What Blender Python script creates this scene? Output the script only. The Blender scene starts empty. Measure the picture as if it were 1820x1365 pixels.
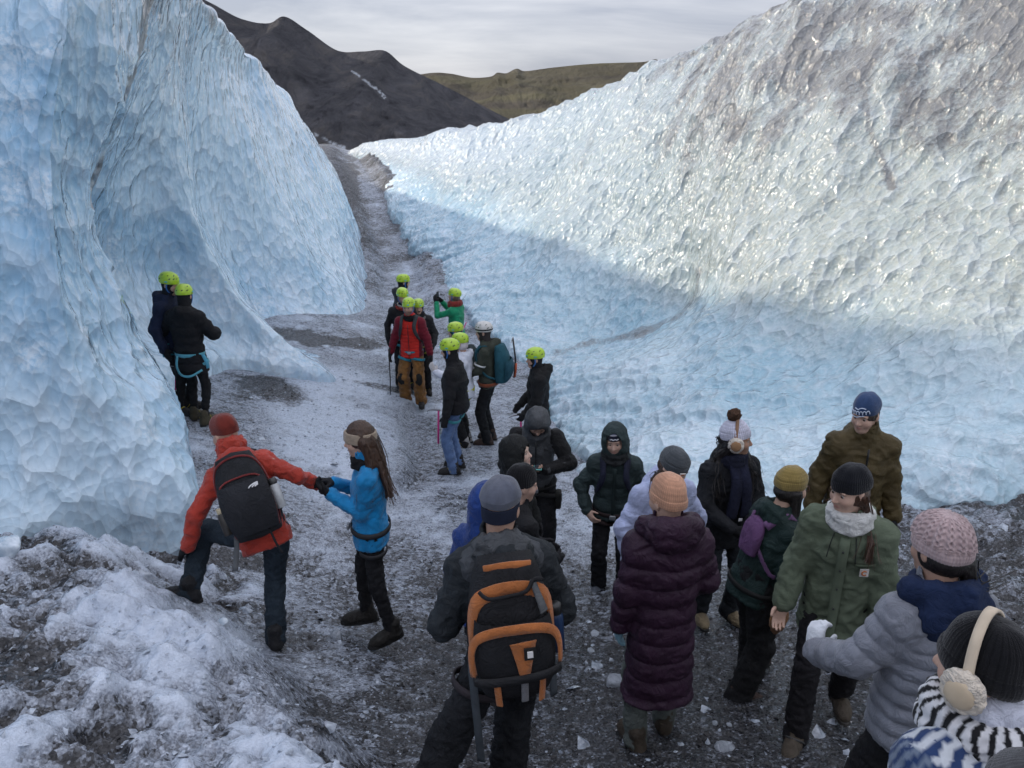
import bpy, math, random
import numpy as np
from mathutils import Vector, Matrix, Euler

random.seed(7)
R = math.radians
scene = bpy.context.scene
COL = scene.collection

# ---------------------------------------------------------------- camera
IW, IH, FPX, PITCH, CZ = 1820.0, 1365.0, 1369.0, R(20.3), 3.4
cam_data = bpy.data.cameras.new('camera')
cam = bpy.data.objects.new('camera', cam_data)
COL.objects.link(cam)
cam.location = (0, 0, CZ)
cam.rotation_euler = (math.pi / 2 - PITCH, 0, 0)
cam_data.sensor_fit = 'HORIZONTAL'
cam_data.sensor_width = 36.0
cam_data.lens = 36.0 * FPX / IW
cam_data.clip_start = 0.05
cam_data.clip_end = 30000
scene.camera = cam

# ---------------------------------------------------------------- sky and sun
SUN_AZ, SUN_EL = R(62), R(22)          # azimuth measured from +Y towards -X (ahead of the camera and to its left)
SUN_DIR = Vector((-math.sin(SUN_AZ) * math.cos(SUN_EL), math.cos(SUN_AZ) * math.cos(SUN_EL), math.sin(SUN_EL)))
world = bpy.data.worlds.new('World')
scene.world = world
world.use_nodes = True
wt = world.node_tree
wt.nodes.clear()
w_out = wt.nodes.new('ShaderNodeOutputWorld')
w_sky = wt.nodes.new('ShaderNodeTexSky')
w_sky.sky_type = 'NISHITA'
w_sky.sun_disc = False
w_sky.sun_elevation = SUN_EL
w_sky.sun_rotation = -SUN_AZ
w_sky.air_density = 1.0
w_sky.dust_density = 0.6
w_bg = wt.nodes.new('ShaderNodeBackground')
w_bg.inputs['Strength'].default_value = 0.10
wt.links.new(w_sky.outputs[0], w_bg.inputs['Color'])
w_tc = wt.nodes.new('ShaderNodeTexCoord')
w_map = wt.nodes.new('ShaderNodeMapping')
w_map.inputs['Scale'].default_value = (1.6, 1.6, 9.0)
w_map.inputs['Rotation'].default_value = (0.0, 0.12, 0.3)
wt.links.new(w_tc.outputs['Generated'], w_map.inputs['Vector'])
w_n = wt.nodes.new('ShaderNodeTexNoise')
w_n.inputs['Scale'].default_value = 1.5
w_n.inputs['Detail'].default_value = 7
w_n.inputs['Roughness'].default_value = 0.55
w_n.inputs['Distortion'].default_value = 0.5
wt.links.new(w_map.outputs[0], w_n.inputs['Vector'])
w_cr = wt.nodes.new('ShaderNodeValToRGB')
w_cr.color_ramp.elements[0].position = 0.40
w_cr.color_ramp.elements[0].color = (0.46, 0.49, 0.60, 1)
w_cr.color_ramp.elements[1].position = 0.64
w_cr.color_ramp.elements[1].color = (0.80, 0.81, 0.88, 1)
wt.links.new(w_n.outputs['Fac'], w_cr.inputs[0])
w_bg2 = wt.nodes.new('ShaderNodeBackground')
# an overcast veil is brighter overhead than at the horizon
w_sep = wt.nodes.new('ShaderNodeSeparateXYZ')
wt.links.new(w_tc.outputs['Generated'], w_sep.inputs[0])
w_abs = wt.nodes.new('ShaderNodeMath'); w_abs.operation = 'MAXIMUM'; w_abs.inputs[1].default_value = 0.0
wt.links.new(w_sep.outputs['Z'], w_abs.inputs[0])
w_ma = wt.nodes.new('ShaderNodeMath'); w_ma.operation = 'MULTIPLY_ADD'
w_ma.inputs[1].default_value = 0.75; w_ma.inputs[2].default_value = 0.56
wt.links.new(w_abs.outputs[0], w_ma.inputs[0])
wt.links.new(w_ma.outputs[0], w_bg2.inputs['Strength'])
wt.links.new(w_cr.outputs[0], w_bg2.inputs['Color'])
w_mix = wt.nodes.new('ShaderNodeMixShader')
w_mix.inputs[0].default_value = 0.90
wt.links.new(w_bg.outputs[0], w_mix.inputs[1])
wt.links.new(w_bg2.outputs[0], w_mix.inputs[2])
wt.links.new(w_mix.outputs[0], w_out.inputs['Surface'])

sun_data = bpy.data.lights.new('sun', 'SUN')
sun_data.energy = 2.1
sun_data.angle = R(2.0)
sun_data.color = (1.0, 0.90, 0.76)
sun = bpy.data.objects.new('sun', sun_data)
COL.objects.link(sun)
sun.location = (-20, 10, 25)
sun.rotation_euler = (-SUN_DIR).to_track_quat('-Z', 'Y').to_euler()

scene.view_settings.view_transform = 'Standard'
scene.view_settings.look = 'None'
scene.view_settings.gamma = 1.0
scene.view_settings.exposure = 0.68
scene.cycles.use_denoising = True
scene.cycles.adaptive_threshold = 0.03
scene.cycles.max_bounces = 4
scene.cycles.diffuse_bounces = 2
scene.cycles.glossy_bounces = 2
scene.cycles.transmission_bounces = 4
scene.cycles.caustics_reflective = False
scene.cycles.caustics_refractive = False
scene.cycles.sample_clamp_indirect = 6.0

# ---------------------------------------------------------------- numeric helpers
CP, SP = math.cos(PITCH), math.sin(PITCH)
def P(px, py, d):
    """world point on the sight line of a photograph pixel at forward distance d (metres)"""
    u, v = (px - IW / 2) / FPX, (IH / 2 - py) / FPX
    k = d / (CP + v * SP)
    return (u * k, d, CZ + (-SP + v * CP) * k)
def project(p):
    """world points (n,3) to photograph pixels"""
    x, y, z = p[:, 0], p[:, 1], p[:, 2] - CZ
    dep = y * CP - z * SP
    up = y * SP + z * CP
    dep = np.where(dep < 0.05, 0.05, dep)
    return IW / 2 + FPX * x / dep, IH / 2 - FPX * up / dep

def hash3(ix, iy, iz, seed=0):
    h = (ix.astype(np.int64) * 374761393 + iy.astype(np.int64) * 668265263 + iz.astype(np.int64) * 2147483647 + seed * 974711) & 0xffffffff
    h = ((h ^ (h >> 13)) * 1274126177) & 0xffffffff
    h = ((h ^ (h >> 16)) * 2246822519) & 0xffffffff
    h = h ^ (h >> 15)
    return (h & 0xffffff).astype(np.float64) / 0xffffff
def vnoise(p, seed=0):
    i = np.floor(p).astype(np.int64)
    f = p - i
    f = f * f * f * (f * (f * 6 - 15) + 10)
    r = 0.0
    for dx in (0, 1):
        wx = f[:, 0] if dx else 1 - f[:, 0]
        for dy in (0, 1):
            wy = f[:, 1] if dy else 1 - f[:, 1]
            for dz in (0, 1):
                wz = f[:, 2] if dz else 1 - f[:, 2]
                r = r + wx * wy * wz * hash3(i[:, 0] + dx, i[:, 1] + dy, i[:, 2] + dz, seed)
    return r * 2 - 1
def fbm(p, octaves=4, gain=0.5, seed=0):
    r, a, t = 0.0, 1.0, 0.0
    for o in range(octaves):
        r = r + a * vnoise(p * (2.03 ** o) + 17.3 * o, seed + o)
        t += a
        a *= gain
    return r / t
def voronoi(p, seed=0, jitter=0.9):
    """distance to nearest and second-nearest cell point, and a cell random"""
    i = np.floor(p).astype(np.int64)
    d1 = np.full(len(p), 9.0); d2 = np.full(len(p), 9.0); cid = np.zeros(len(p))
    for dx in (-1, 0, 1):
        for dy in (-1, 0, 1):
            for dz in (-1, 0, 1):
                c = i + np.array([dx, dy, dz])
                q = np.stack([c[:, k] + 0.5 + jitter * (hash3(c[:, 0], c[:, 1], c[:, 2], seed + 31 * k) - 0.5) for k in range(3)], 1)
                d = np.sqrt(((p - q) ** 2).sum(1))
                near = d < d1
                d2 = np.where(near, d1, np.minimum(d2, d))
                cid = np.where(near, hash3(c[:, 0], c[:, 1], c[:, 2], seed + 777), cid)
                d1 = np.where(near, d, d1)
    return d1, d2, cid
def sstep(a, b, x):
    t = np.clip((x - a) / (b - a), 0, 1)
    return t * t * (3 - 2 * t)

# ---------------------------------------------------------------- object helpers
def tag(o, label=None, cat=None, group=None, kind=None):
    if label: o['label'] = label
    if cat: o['category'] = cat
    if group: o['group'] = group
    if kind: o['kind'] = kind
    return o
def mesh_np(name, verts, faces, mat=None, parent=None, smooth=True, attrs=None):
    """one mesh object from numpy verts and quads or triangles"""
    verts = np.asarray(verts, dtype=np.float32)
    me = bpy.data.meshes.new(name)
    groups = faces if isinstance(faces, (list, tuple)) else [faces]
    groups = [np.asarray(g, dtype=np.int32) for g in groups if len(g)]
    nl = sum(g.size for g in groups)
    nf = sum(len(g) for g in groups)
    me.vertices.add(len(verts)); me.vertices.foreach_set('co', verts.ravel())
    me.loops.add(nl); me.loops.foreach_set('vertex_index', np.concatenate([g.ravel() for g in groups]))
    me.polygons.add(nf)
    tot = np.concatenate([np.full(len(g), g.shape[1], dtype=np.int32) for g in groups])
    me.polygons.foreach_set('loop_start', np.concatenate([[0], np.cumsum(tot)[:-1]]).astype(np.int32))
    me.update(calc_edges=True)
    me.polygons.foreach_set('use_smooth', np.full(nf, smooth))
    if attrs:
        for k, v in attrs.items():
            v = np.asarray(v, dtype=np.float32)
            if v.ndim == 1:
                a = me.attributes.new(k, 'FLOAT', 'POINT'); a.data.foreach_set('value', v)
            else:
                a = me.attributes.new(k, 'FLOAT_COLOR', 'POINT')
                a.data.foreach_set('color', np.concatenate([v[:, :3], np.ones((len(v), 1), np.float32)], 1).ravel())
    if mat is not None: me.materials.append(mat)
    o = bpy.data.objects.new(name, me)
    COL.objects.link(o)
    if parent is not None: o.parent = parent
    return o
def grid_faces(nu, nv):
    i = np.arange(nu * nv).reshape(nu, nv)
    return np.stack([i[:-1, :-1], i[1:, :-1], i[1:, 1:], i[:-1, 1:]], -1).reshape(-1, 4)
def cr_axis(a, t):
    """Catmull-Rom along axis 0 of a control array, at parameters t in [0, n-1]"""
    n = a.shape[0]
    i = np.clip(np.floor(t).astype(int), 0, n - 2)
    f = (t - i).reshape((-1,) + (1,) * (a.ndim - 1))
    g = lambda k: a[np.clip(k, 0, n - 1)]
    p0, p1, p2, p3 = g(i - 1), g(i), g(i + 1), g(i + 2)
    return 0.5 * (2 * p1 + (p2 - p0) * f + (2 * p0 - 5 * p1 + 4 * p2 - p3) * f ** 2 + (3 * p1 - p0 - 3 * p2 + p3) * f ** 3)
def grid_normals(g):
    du = np.gradient(g, axis=0); dv = np.gradient(g, axis=1)
    n = np.cross(du, dv)
    return n / np.maximum(np.linalg.norm(n, axis=2, keepdims=True), 1e-9)
def even_params(ctrl, axis, spacing):
    """parameters along an axis of a control grid so that steps are about spacing(metres, per-interval list ok)"""
    d = np.linalg.norm(np.diff(ctrl, axis=axis), axis=2).max(axis=1 - axis)
    t = []
    for k, L in enumerate(d):
        s = spacing[k] if hasattr(spacing, '__len__') else spacing
        n = max(2, int(math.ceil(L / s)))
        t += list(k + np.arange(n) / n)
    return np.array(t + [len(d)])

# ---------------------------------------------------------------- material helpers
def new_mat(name):
    m = bpy.data.materials.new(name); m.use_nodes = True
    nt = m.node_tree
    return m, nt, nt.nodes['Principled BSDF']
def nd(nt, t, **kw):
    n = nt.nodes.new('ShaderNode' + t)
    for k, v in kw.items():
        if k in n.inputs: n.inputs[k].default_value = v
        else: setattr(n, k, v)
    return n
def lk(nt, a, b): nt.links.new(a, b)
def noise_node(nt, scale, detail=4, rough=0.55, vec=None, dist=0.0):
    n = nd(nt, 'TexNoise', Scale=scale, Detail=detail, Roughness=rough, Distortion=dist)
    if vec is not None: lk(nt, vec, n.inputs['Vector'])
    return n
def ramp(nt, fac, stops, interp='LINEAR'):
    r = nd(nt, 'ValToRGB')
    cr = r.color_ramp; cr.interpolation = interp
    while len(cr.elements) < len(stops): cr.elements.new(0.5)
    for e, (p, c) in zip(cr.elements, stops):
        e.position = p
        e.color = (c, c, c, 1) if not hasattr(c, '__len__') else (*c, 1)
    lk(nt, fac, r.inputs[0])
    return r
def mixc(nt, fac, a, b, mode='MIX'):
    m = nd(nt, 'Mix', data_type='RGBA', blend_type=mode)
    for sock, v in ((m.inputs[0], fac), (m.inputs[6], a), (m.inputs[7], b)):
        if hasattr(v, 'is_linked') or hasattr(v, 'links'): lk(nt, v, sock)
        elif hasattr(v, '__len__'): sock.default_value = (*v[:3], 1)
        else: sock.default_value = v
    return m.outputs[2]
def mth(nt, op, a, b=0.0, clamp=False):
    m = nd(nt, 'Math', operation=op, use_clamp=clamp)
    for sock, v in ((m.inputs[0], a), (m.inputs[1], b)):
        if hasattr(v, 'links'): lk(nt, v, sock)
        else: sock.default_value = v
    return m.outputs[0]
def bump(nt, height, strength, dist, normal=None):
    b = nd(nt, 'Bump', Strength=strength, Distance=dist)
    lk(nt, height, b.inputs['Height'])
    if normal is not None: lk(nt, normal, b.inputs['Normal'])
    return b.outputs[0]
def attr(nt, name, out='Fac'):
    return nd(nt, 'Attribute', attribute_name=name).outputs[out]
# ================================================================ the setting
GY = np.array([-6, 0, 1.5, 2.5, 3.6, 4.65, 5.2, 6.1, 7.5, 9.1, 12.3, 18, 24, 28, 33, 38, 44, 60.])
GH = np.array([1.7, 2.3, 2.80, 3.16, 3.57, 3.90, 4.02, 4.25, 4.44, 4.62, 4.90, 4.96, 4.78, 4.15, 3.3, 2.7, 2.6, 6.0])
def ground_base(x, y):
    """large shape of the canyon floor"""
    x = np.asarray(x, float); y = np.asarray(y, float)
    z = CZ - np.interp(y, GY, GH)
    for k in (0.35, -0.35):                                      # soften the kinks of the profile
        z = 0.5 * z + 0.5 * (CZ - np.interp(y + k, GY, GH))
    lip = -1.30 - 0.10 * np.maximum(y - 9, 0) - 0.10 * np.sin(y * 1.9)
    e = sstep(0, 0.22, lip - x)
    on = sstep(5.6, 7.0, y) * (1 - sstep(15, 22, y))
    z = z + on * (0.14 * e + 0.255 * np.maximum(lip - x, 0))      # bank of crushed ice on the left
    far = sstep(17, 22, y)
    axis = np.interp(y, [18, 24, 30, 38, 60], [-2.55, -3.6, -5.2, -7.6, -12])
    z = z + far * 0.32 * sstep(0.35, 1.0, np.abs(x - axis)) * (1 - sstep(1.6, 2.4, np.abs(x - axis)))
    # foreground mound on the left
    m = np.exp(-(((x + 3.7) / 1.45) ** 2 + ((y - 4.9) / 1.7) ** 2)) * 0.55
    m2 = np.exp(-(((x + 2.3) / 1.0) ** 2 + ((y - 3.0) / 1.2) ** 2)) * 0.22
    m3 = np.exp(-(((x + 3.6) / 1.3) ** 2 + ((y - 2.6) / 1.0) ** 2)) * 0.15
    sl_ = (x + 2.55) * -0.742 + (y - 4.7) * -0.671 + 0.10 * np.sin(3.1 * x + 1.7 * y) + 0.07 * np.sin(5.3 * x - 3.9 * y)
    z = z + m + m2 + m3 + 0.36 * sstep(-0.40, 0.22, sl_) * (1 - sstep(4.9, 5.6, y))
    # dirt bank at the foot of the right wall
    z = z + sstep(2.0, 5.5, x) * 0.62 * (1 - sstep(9, 12, y)) * sstep(2.4, 4.6, y)
    z = z - 0.07 * np.exp(-(((x + 0.2) / 0.9) ** 2 + ((y - 3.0) / 0.7) ** 2)) - 0.15 * np.exp(-(((x - 0.15) / 1.0) ** 2 + ((y - 5.0) / 1.5) ** 2)) + 0.12 * np.exp(-(((x - 2.7) / 0.8) ** 2 + ((y - 5.2) / 0.8) ** 2))
    return z
def mound_mask(x, y):
    sl_ = (x + 2.55) * -0.742 + (y - 4.7) * -0.671
    a = np.exp(-(((x + 3.4) / 1.5) ** 2 + ((y - 4.9) / 1.2) ** 2))
    return np.maximum(sstep(-0.55, 0.25, sl_) * (1 - sstep(5.0, 5.8, y)), sstep(0.25, 0.6, a))
def ground_z(x, y):
    return float(ground_base(np.array([x]), np.array([y]))[0])

def axis_steps(knots):
    out = []
    for (a, b, s) in knots:
        n = max(1, int(round((b - a) / s)))
        out += list(a + (b - a) * np.arange(n) / n)
    return np.array(out + [knots[-1][1]])
gx = axis_steps([(-60, -16, 2.2), (-16, -7.5, 0.3), (-7.5, -5, 0.06), (-5, 3.2, 0.028), (3.2, 6.5, 0.045), (6.5, 14, 0.3), (14, 60, 2.3)])
gy = axis_steps([(-8, 0.8, 0.25), (0.8, 7, 0.026), (7, 14, 0.042), (14, 26, 0.08), (26, 42, 0.12), (42, 60, 1.0)])
X, Y = np.meshgrid(gx, gy, indexing='ij')
xf, yf = X.ravel(), Y.ravel()
zf = ground_base(xf, yf)
p3 = np.stack([xf, yf, np.zeros_like(xf)], 1)
mm = mound_mask(xf, yf)
rb = sstep(2.9, 3.9, xf) * sstep(3.2, 5.0, yf) * (1 - sstep(8.5, 10, yf))
fs = sstep(18, 23, yf) * sstep(0.35, 0.8, np.abs(xf - np.interp(yf, [18, 24, 30, 38, 60], [-2.55, -3.6, -5.2, -7.6, -12])))
n1 = fbm(p3 * 1.6 + 3, 4, 0.5, 1)
n2 = fbm(p3 * 6.0 + 9, 4, 0.55, 5)
rid = 1 - np.abs(fbm(p3 * np.array([2.6, 1.7, 1]) + 40, 4, 0.55, 9)) * 2
zf = zf + 0.03 * n1 + 0.012 * n2
rid2 = 1 - 2 * np.abs(fbm(p3 * np.array([6.5, 5.0, 1]) + 70, 3, 0.55, 19))
zf = zf + (mm + 0.8 * rb) * 0.05 * (rid2 - 0.3)
zf = zf + (mm + 0.7 * rb) * (0.16 * n1 + 0.13 * (rid - 0.4) + 0.085 * n2)
zf = zf + fs * (0.08 * rid + 0.06 * n2 - 0.03)
# where it is crushed clean ice and where dark gravel: real stains with shapes of their own
low = fbm(p3 * 0.9 + 31, 3, 0.5, 71)
ice = 0.30 + 0.45 * n1 + 0.34 * n2 + 0.15 * low
ice = ice - 0.80 * np.exp(-(((xf - 1.5) / 2.2) ** 2 + ((yf - 3.1) / 1.9) ** 2))
ice = ice + mm * (0.85 * (rid - 0.50) + 0.08 + 0.75 * n1 + 0.3 * n2 + 0.35 * (rid2 - 0.35))
ice = ice + 0.34 * sstep(5.2, 7.5, yf) * (1 - sstep(22, 26, yf))
ice = ice - 0.16 * fs
trail = sstep(0.42, 0.2, np.abs(xf - np.interp(yf, [18, 24, 30, 38, 60], [-2.55, -3.6, -5.2, -7.6, -12]))) * sstep(19, 26, yf)
ice = ice + 0.18 * trail - 0.45 * rb
ppx, ppy = project(np.stack([xf, yf, zf], 1))
def blot(cx, cy, rx, ry, rot=0.0):
    c, s = math.cos(rot), math.sin(rot)
    dx, dy = ppx - cx, ppy - cy
    q = np.sqrt(((dx * c + dy * s) / rx) ** 2 + ((-dx * s + dy * c) / ry) ** 2)
    return sstep(1.15, 0.6, q + 0.45 * n2 + 0.3 * n1)
for b in ((480, 692, 75, 24, 0.2), (545, 600, 75, 14, 0.16), (640, 612, 40, 10, 0.1), (620, 330, 20, 50, 0), (690, 690, 60, 6, 0.2)):
    ice = ice - 1.0 * blot(*b) * (0.6 + 0.8 * sstep(-0.3, 0.3, n2))
for b in ((330, 1120, 230, 60, 0.15), (330, 1230, 210, 70, 0.25), (230, 1310, 170, 55, 0.2), (500, 1320, 120, 50, 0.2), (620, 1330, 60, 40, 0)):
    ice = ice + 0.40 * blot(*b)
for b in ((60, 1190, 120, 60, 0.1), (110, 1000, 130, 40, 0.1), (380, 1010, 90, 45, 0.2), (470, 1110, 120, 40, 0.5), (150, 1330, 90, 30, 0)):
    ice = ice - 0.45 * blot(*b)
ice = ice + 0.40 * blot(600, 770, 130, 130) + 0.55 * rb * (rid - 0.35)
ice = np.clip(ice, 0, 1)

g_mat, nt, bs = new_mat('gravel_and_crushed_ice')
tc = nd(nt, 'TexCoord').outputs['Object']
vor = nd(nt, 'TexVoronoi', Scale=26.0, Randomness=1.0); lk(nt, tc, vor.inputs['Vector'])
vor2 = nd(nt, 'TexVoronoi', Scale=75.0, Randomness=1.0); lk(nt, tc, vor2.inputs['Vector'])
sep = nd(nt, 'SeparateColor'); lk(nt, vor.outputs['Color'], sep.inputs[0])
sep2 = nd(nt, 'SeparateColor'); lk(nt, vor2.outputs['Color'], sep2.inputs[0])
nb = noise_node(nt, 9.0, 4, 0.65, tc)
nf_ = noise_node(nt, 60.0, 2, 0.6, tc)
ic = attr(nt, 'ice')
s1 = mth(nt, 'ADD', mth(nt, 'MULTIPLY', sep.outputs[0], 0.55), mth(nt, 'MULTIPLY', sep2.outputs[0], 0.30))
s1 = mth(nt, 'ADD', s1, mth(nt, 'MULTIPLY', nb.outputs['Fac'], 0.9))
thr = mth(nt, 'SUBTRACT', mth(nt, 'ADD', ic, s1), 1.20)
fac = ramp(nt, mth(nt, 'ADD', mth(nt, 'MULTIPLY', thr, 1.5), 0.32, True), [(0.12, 0.0), (0.34, 0.30), (0.62, 0.62), (1.0, 1.0)]).outputs[0]
grav = ramp(nt, sep2.outputs[1], [(0.0, (0.012, 0.012, 0.014)), (0.6, (0.032, 0.032, 0.036)), (0.9, (0.075, 0.075, 0.08)), (1.0, (0.22, 0.24, 0.28))]).outputs[0]
icec = ramp(nt, nf_.outputs['Fac'], [(0.3, (0.17, 0.19, 0.235)), (0.7, (0.52, 0.57, 0.66))]).outputs[0]
icec = mixc(nt, ramp(nt, ic, [(0.72, 0.0), (1.0, 1.0)]).outputs[0], icec, mixc(nt, nb.outputs['Fac'], (0.34, 0.40, 0.50), (0.70, 0.76, 0.86)))
lk(nt, mixc(nt, fac, grav, icec), bs.inputs['Base Color'])
rgh = ramp(nt, sep2.outputs[2], [(0.0, 0.10), (0.4, 0.32), (1.0, 0.6)]).outputs[0]
lk(nt, rgh, bs.inputs['Roughness'])
hsum = mth(nt, 'ADD', mth(nt, 'MULTIPLY', sep.outputs[1], 0.5), mth(nt, 'MULTIPLY', sep2.outputs[1], 0.5))
hsum = mth(nt, 'ADD', hsum, mth(nt, 'MULTIPLY', nb.outputs['Fac'], 1.2))
lk(nt, bump(nt, hsum, 0.75, 0.03), bs.inputs['Normal'])

ground = mesh_np('ground', np.stack([xf, yf, zf], 1), grid_faces(len(gx), len(gy)), g_mat, attrs={'ice': ice})
tag(ground, 'canyon floor of dark gravel and crushed grey ice', kind='structure')

# ---------------------------------------------------------------- ice walls
def ice_material(name, clear_a, clear_b, old_ice, coat, rough=0.16, small=0.42, big=5.2, depth=0.085, glit=0.1):
    """glassy scalloped ice: attributes tone (clear to pale), milk (bubbles), white (crushed crust), old (weathered grey), dirt"""
    m, nt, bs = new_mat(name)
    tc = nd(nt, 'TexCoord').outputs['Object']
    fine = noise_node(nt, 20.0, 4, 0.65, tc, 0.3)
    wv = nd(nt, 'VectorMath', operation='ADD'); lk(nt, tc, wv.inputs[0])
    sc = nd(nt, 'VectorMath', operation='SCALE'); sc.inputs['Scale'].default_value = 0.10
    wn = noise_node(nt, 2.6, 1, 0.5, tc)
    lk(nt, wn.outputs['Color'], sc.inputs[0]); lk(nt, sc.outputs[0], wv.inputs[1])
    mp = nd(nt, 'Mapping'); mp.inputs['Scale'].default_value = (1, 1, 0.6); lk(nt, wv.outputs[0], mp.inputs['Vector'])
    vo = nd(nt, 'TexVoronoi', Scale=big, feature='F1', Randomness=1.0); lk(nt, mp.outputs[0], vo.inputs['Vector'])
    vo2 = nd(nt, 'TexVoronoi', Scale=17.0, feature='F1', Randomness=1.0); lk(nt, mp.outputs[0], vo2.inputs['Vector'])
    col = mixc(nt, attr(nt, 'tone'), clear_a, clear_b)
    col = mixc(nt, attr(nt, 'old'), col, old_ice)
    sepv = nd(nt, 'SeparateColor'); lk(nt, vo2.outputs['Color'], sepv.inputs[0])
    milk = mth(nt, 'MULTIPLY', attr(nt, 'milk'), ramp(nt, fine.outputs['Fac'], [(0.40, 0.0), (0.58, 1.0)]).outputs[0])
    rim = ramp(nt, vo.outputs['Distance'], [(0.50, 0.0), (0.74, 0.5), (0.95, 1.0)]).outputs[0]  # bright edge highlights of the scallops, put into the colour as pale rims
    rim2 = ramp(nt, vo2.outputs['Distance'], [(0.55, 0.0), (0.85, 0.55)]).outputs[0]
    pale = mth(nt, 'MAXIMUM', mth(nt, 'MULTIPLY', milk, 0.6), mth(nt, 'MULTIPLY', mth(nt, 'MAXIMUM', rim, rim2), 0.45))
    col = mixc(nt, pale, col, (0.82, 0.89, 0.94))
    col = mixc(nt, mth(nt, 'MULTIPLY', sepv.outputs[0], 0.22), col, (0.16, 0.30, 0.40))
    white = attr(nt, 'white')
    col = mixc(nt, mth(nt, 'MULTIPLY', white, ramp(nt, fine.outputs['Fac'], [(0.35, 0.3), (0.65, 0.9)]).outputs[0]), col, (0.70, 0.78, 0.88))
    dirt = attr(nt, 'dirt')
    d_n = noise_node(nt, 16.0, 5, 0.78, tc, 0.4)
    dm = mth(nt, 'MULTIPLY', mth(nt, 'SUBTRACT', mth(nt, 'ADD', dirt, mth(nt, 'MULTIPLY', d_n.outputs['Fac'], 2.0)), 1.2), 1.5, True)
    dm = mth(nt, 'MULTIPLY', dm, mth(nt, 'MULTIPLY', dirt, 1.5, True))
    col = mixc(nt, mth(nt, 'MULTIPLY', dm, 0.85), col, (0.135, 0.13, 0.13))
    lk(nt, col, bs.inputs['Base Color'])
    rr = mth(nt, 'ADD', mth(nt, 'MULTIPLY', dm, 0.15), mth(nt, 'ADD', rough, mth(nt, 'MULTIPLY', white, 0.2)), True)
    lk(nt, rr, bs.inputs['Roughness'])
    bs.inputs['IOR'].default_value = 1.33
    bs.inputs['Coat Weight'].default_value = coat
    bs.inputs['Coat Roughness'].default_value = 0.035
    bs.inputs['Coat IOR'].default_value = 1.5
    h = mth(nt, 'ADD', mth(nt, 'MULTIPLY', mth(nt, 'POWER', vo.outputs['Distance'], 2.0), 1.0), mth(nt, 'MULTIPLY', mth(nt, 'POWER', vo2.outputs['Distance'], 2.0), small))
    h2 = mth(nt, 'ADD', h, mth(nt, 'MULTIPLY', fine.outputs['Fac'], 0.25 * small))
    nrm = bump(nt, h2, 0.95, depth)
    lk(nt, nrm, bs.inputs['Normal'])
    gl = noise_node(nt, 70.0, 1, 0.5, tc)
    h3 = mth(nt, 'ADD', h2, mth(nt, 'MULTIPLY', gl.outputs['Fac'], glit))
    lk(nt, bump(nt, h3, 1.0, depth * 1.2), bs.inputs['Coat Normal'])
    return m

def mono_axis(a, t):
    """interpolation along axis 0 without overshoot"""
    n = a.shape[0]
    sl = np.diff(a, axis=0)
    m = np.zeros_like(a)
    l, r = sl[:-1], sl[1:]
    m[1:-1] = np.where(l * r > 0, 2 * l * r / np.where(np.abs(l + r) < 1e-9, 1, l + r), 0)
    m[0], m[-1] = sl[0], sl[-1]
    i = np.clip(np.floor(t).astype(int), 0, n - 2)
    f = (t - i).reshape((-1,) + (1,) * (a.ndim - 1))
    h00, h10, h01, h11 = 2 * f ** 3 - 3 * f ** 2 + 1, f ** 3 - 2 * f ** 2 + f, -2 * f ** 3 + 3 * f ** 2, f ** 3 - f ** 2
    return h00 * a[i] + h10 * m[i] + h01 * a[i + 1] + h11 * m[i + 1]
def blur_axis(g, k):
    for _ in range(k):
        g2 = g.copy(); g2[1:-1] = 0.25 * g[:-2] + 0.5 * g[1:-1] + 0.25 * g[2:]
        g = g2
    return g
def loft_wall(name, cols, back, spacing_u, spacing_v, mat, deco):
    ctrl = []
    for c, bk in zip(cols, back):
        pts = [np.array(q, float) for q in c]
        b0 = pts[0] + (pts[0] - pts[1]) * 0.5; b0[2] = pts[0][2] - 0.7
        b0[:2] = pts[0][:2] + (pts[0][:2] - pts[1][:2]) * 0.15
        top = pts[-1]
        ctrl.append([b0] + pts + [top + np.array(q) for q in bk])
    ctrl = np.array(ctrl)
    tu = even_params(ctrl, 0, spacing_u)
    tv = even_params(ctrl, 1, spacing_v)
    g = blur_axis(mono_axis(ctrl, tu), 10)
    g = np.swapaxes(blur_axis(mono_axis(np.swapaxes(g, 0, 1), tv), 14), 0, 1)
    nrm = grid_normals(g)
    TU, TV = np.meshgrid(tu, tv, indexing='ij')
    disp, attrs = deco(g.reshape(-1, 3), TU.ravel(), TV.ravel(), nrm.reshape(-1, 3))
    v = g.reshape(-1, 3) + nrm.reshape(-1, 3) * disp[:, None]
    o = mesh_np(name, v, grid_faces(len(tu), len(tv)), mat, attrs=attrs)
    return o

def scallops(p, scale, seed, stretch=(1, 1, 0.72)):
    w = np.stack([fbm(p * 1.3 + 5 * k, 3, 0.5, 60 + k) for k in range(3)], 1) * 0.22
    q = (p + w) / scale * np.array(stretch)
    d1, d2, cid = voronoi(q, seed, 0.95)
    return d1 ** 2 * (0.6 + 0.8 * cid), d2 - d1, cid

def line_mask(px, py, pts, width):
    """closeness to a polyline drawn in photograph pixels (a crack or a dirt band that lies on this surface)"""
    m = np.zeros(len(px))
    for (a, b) in zip(pts[:-1], pts[1:]):
        a = np.array(a, float); b = np.array(b, float)
        d = b - a
        t = np.clip(((px - a[0]) * d[0] + (py - a[1]) * d[1]) / (d @ d), 0, 1)
        q = np.hypot(px - a[0] - t * d[0], py - a[1] - t * d[1])
        m = np.maximum(m, 1 - sstep(0.2 * width, width, q))
    return m

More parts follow.
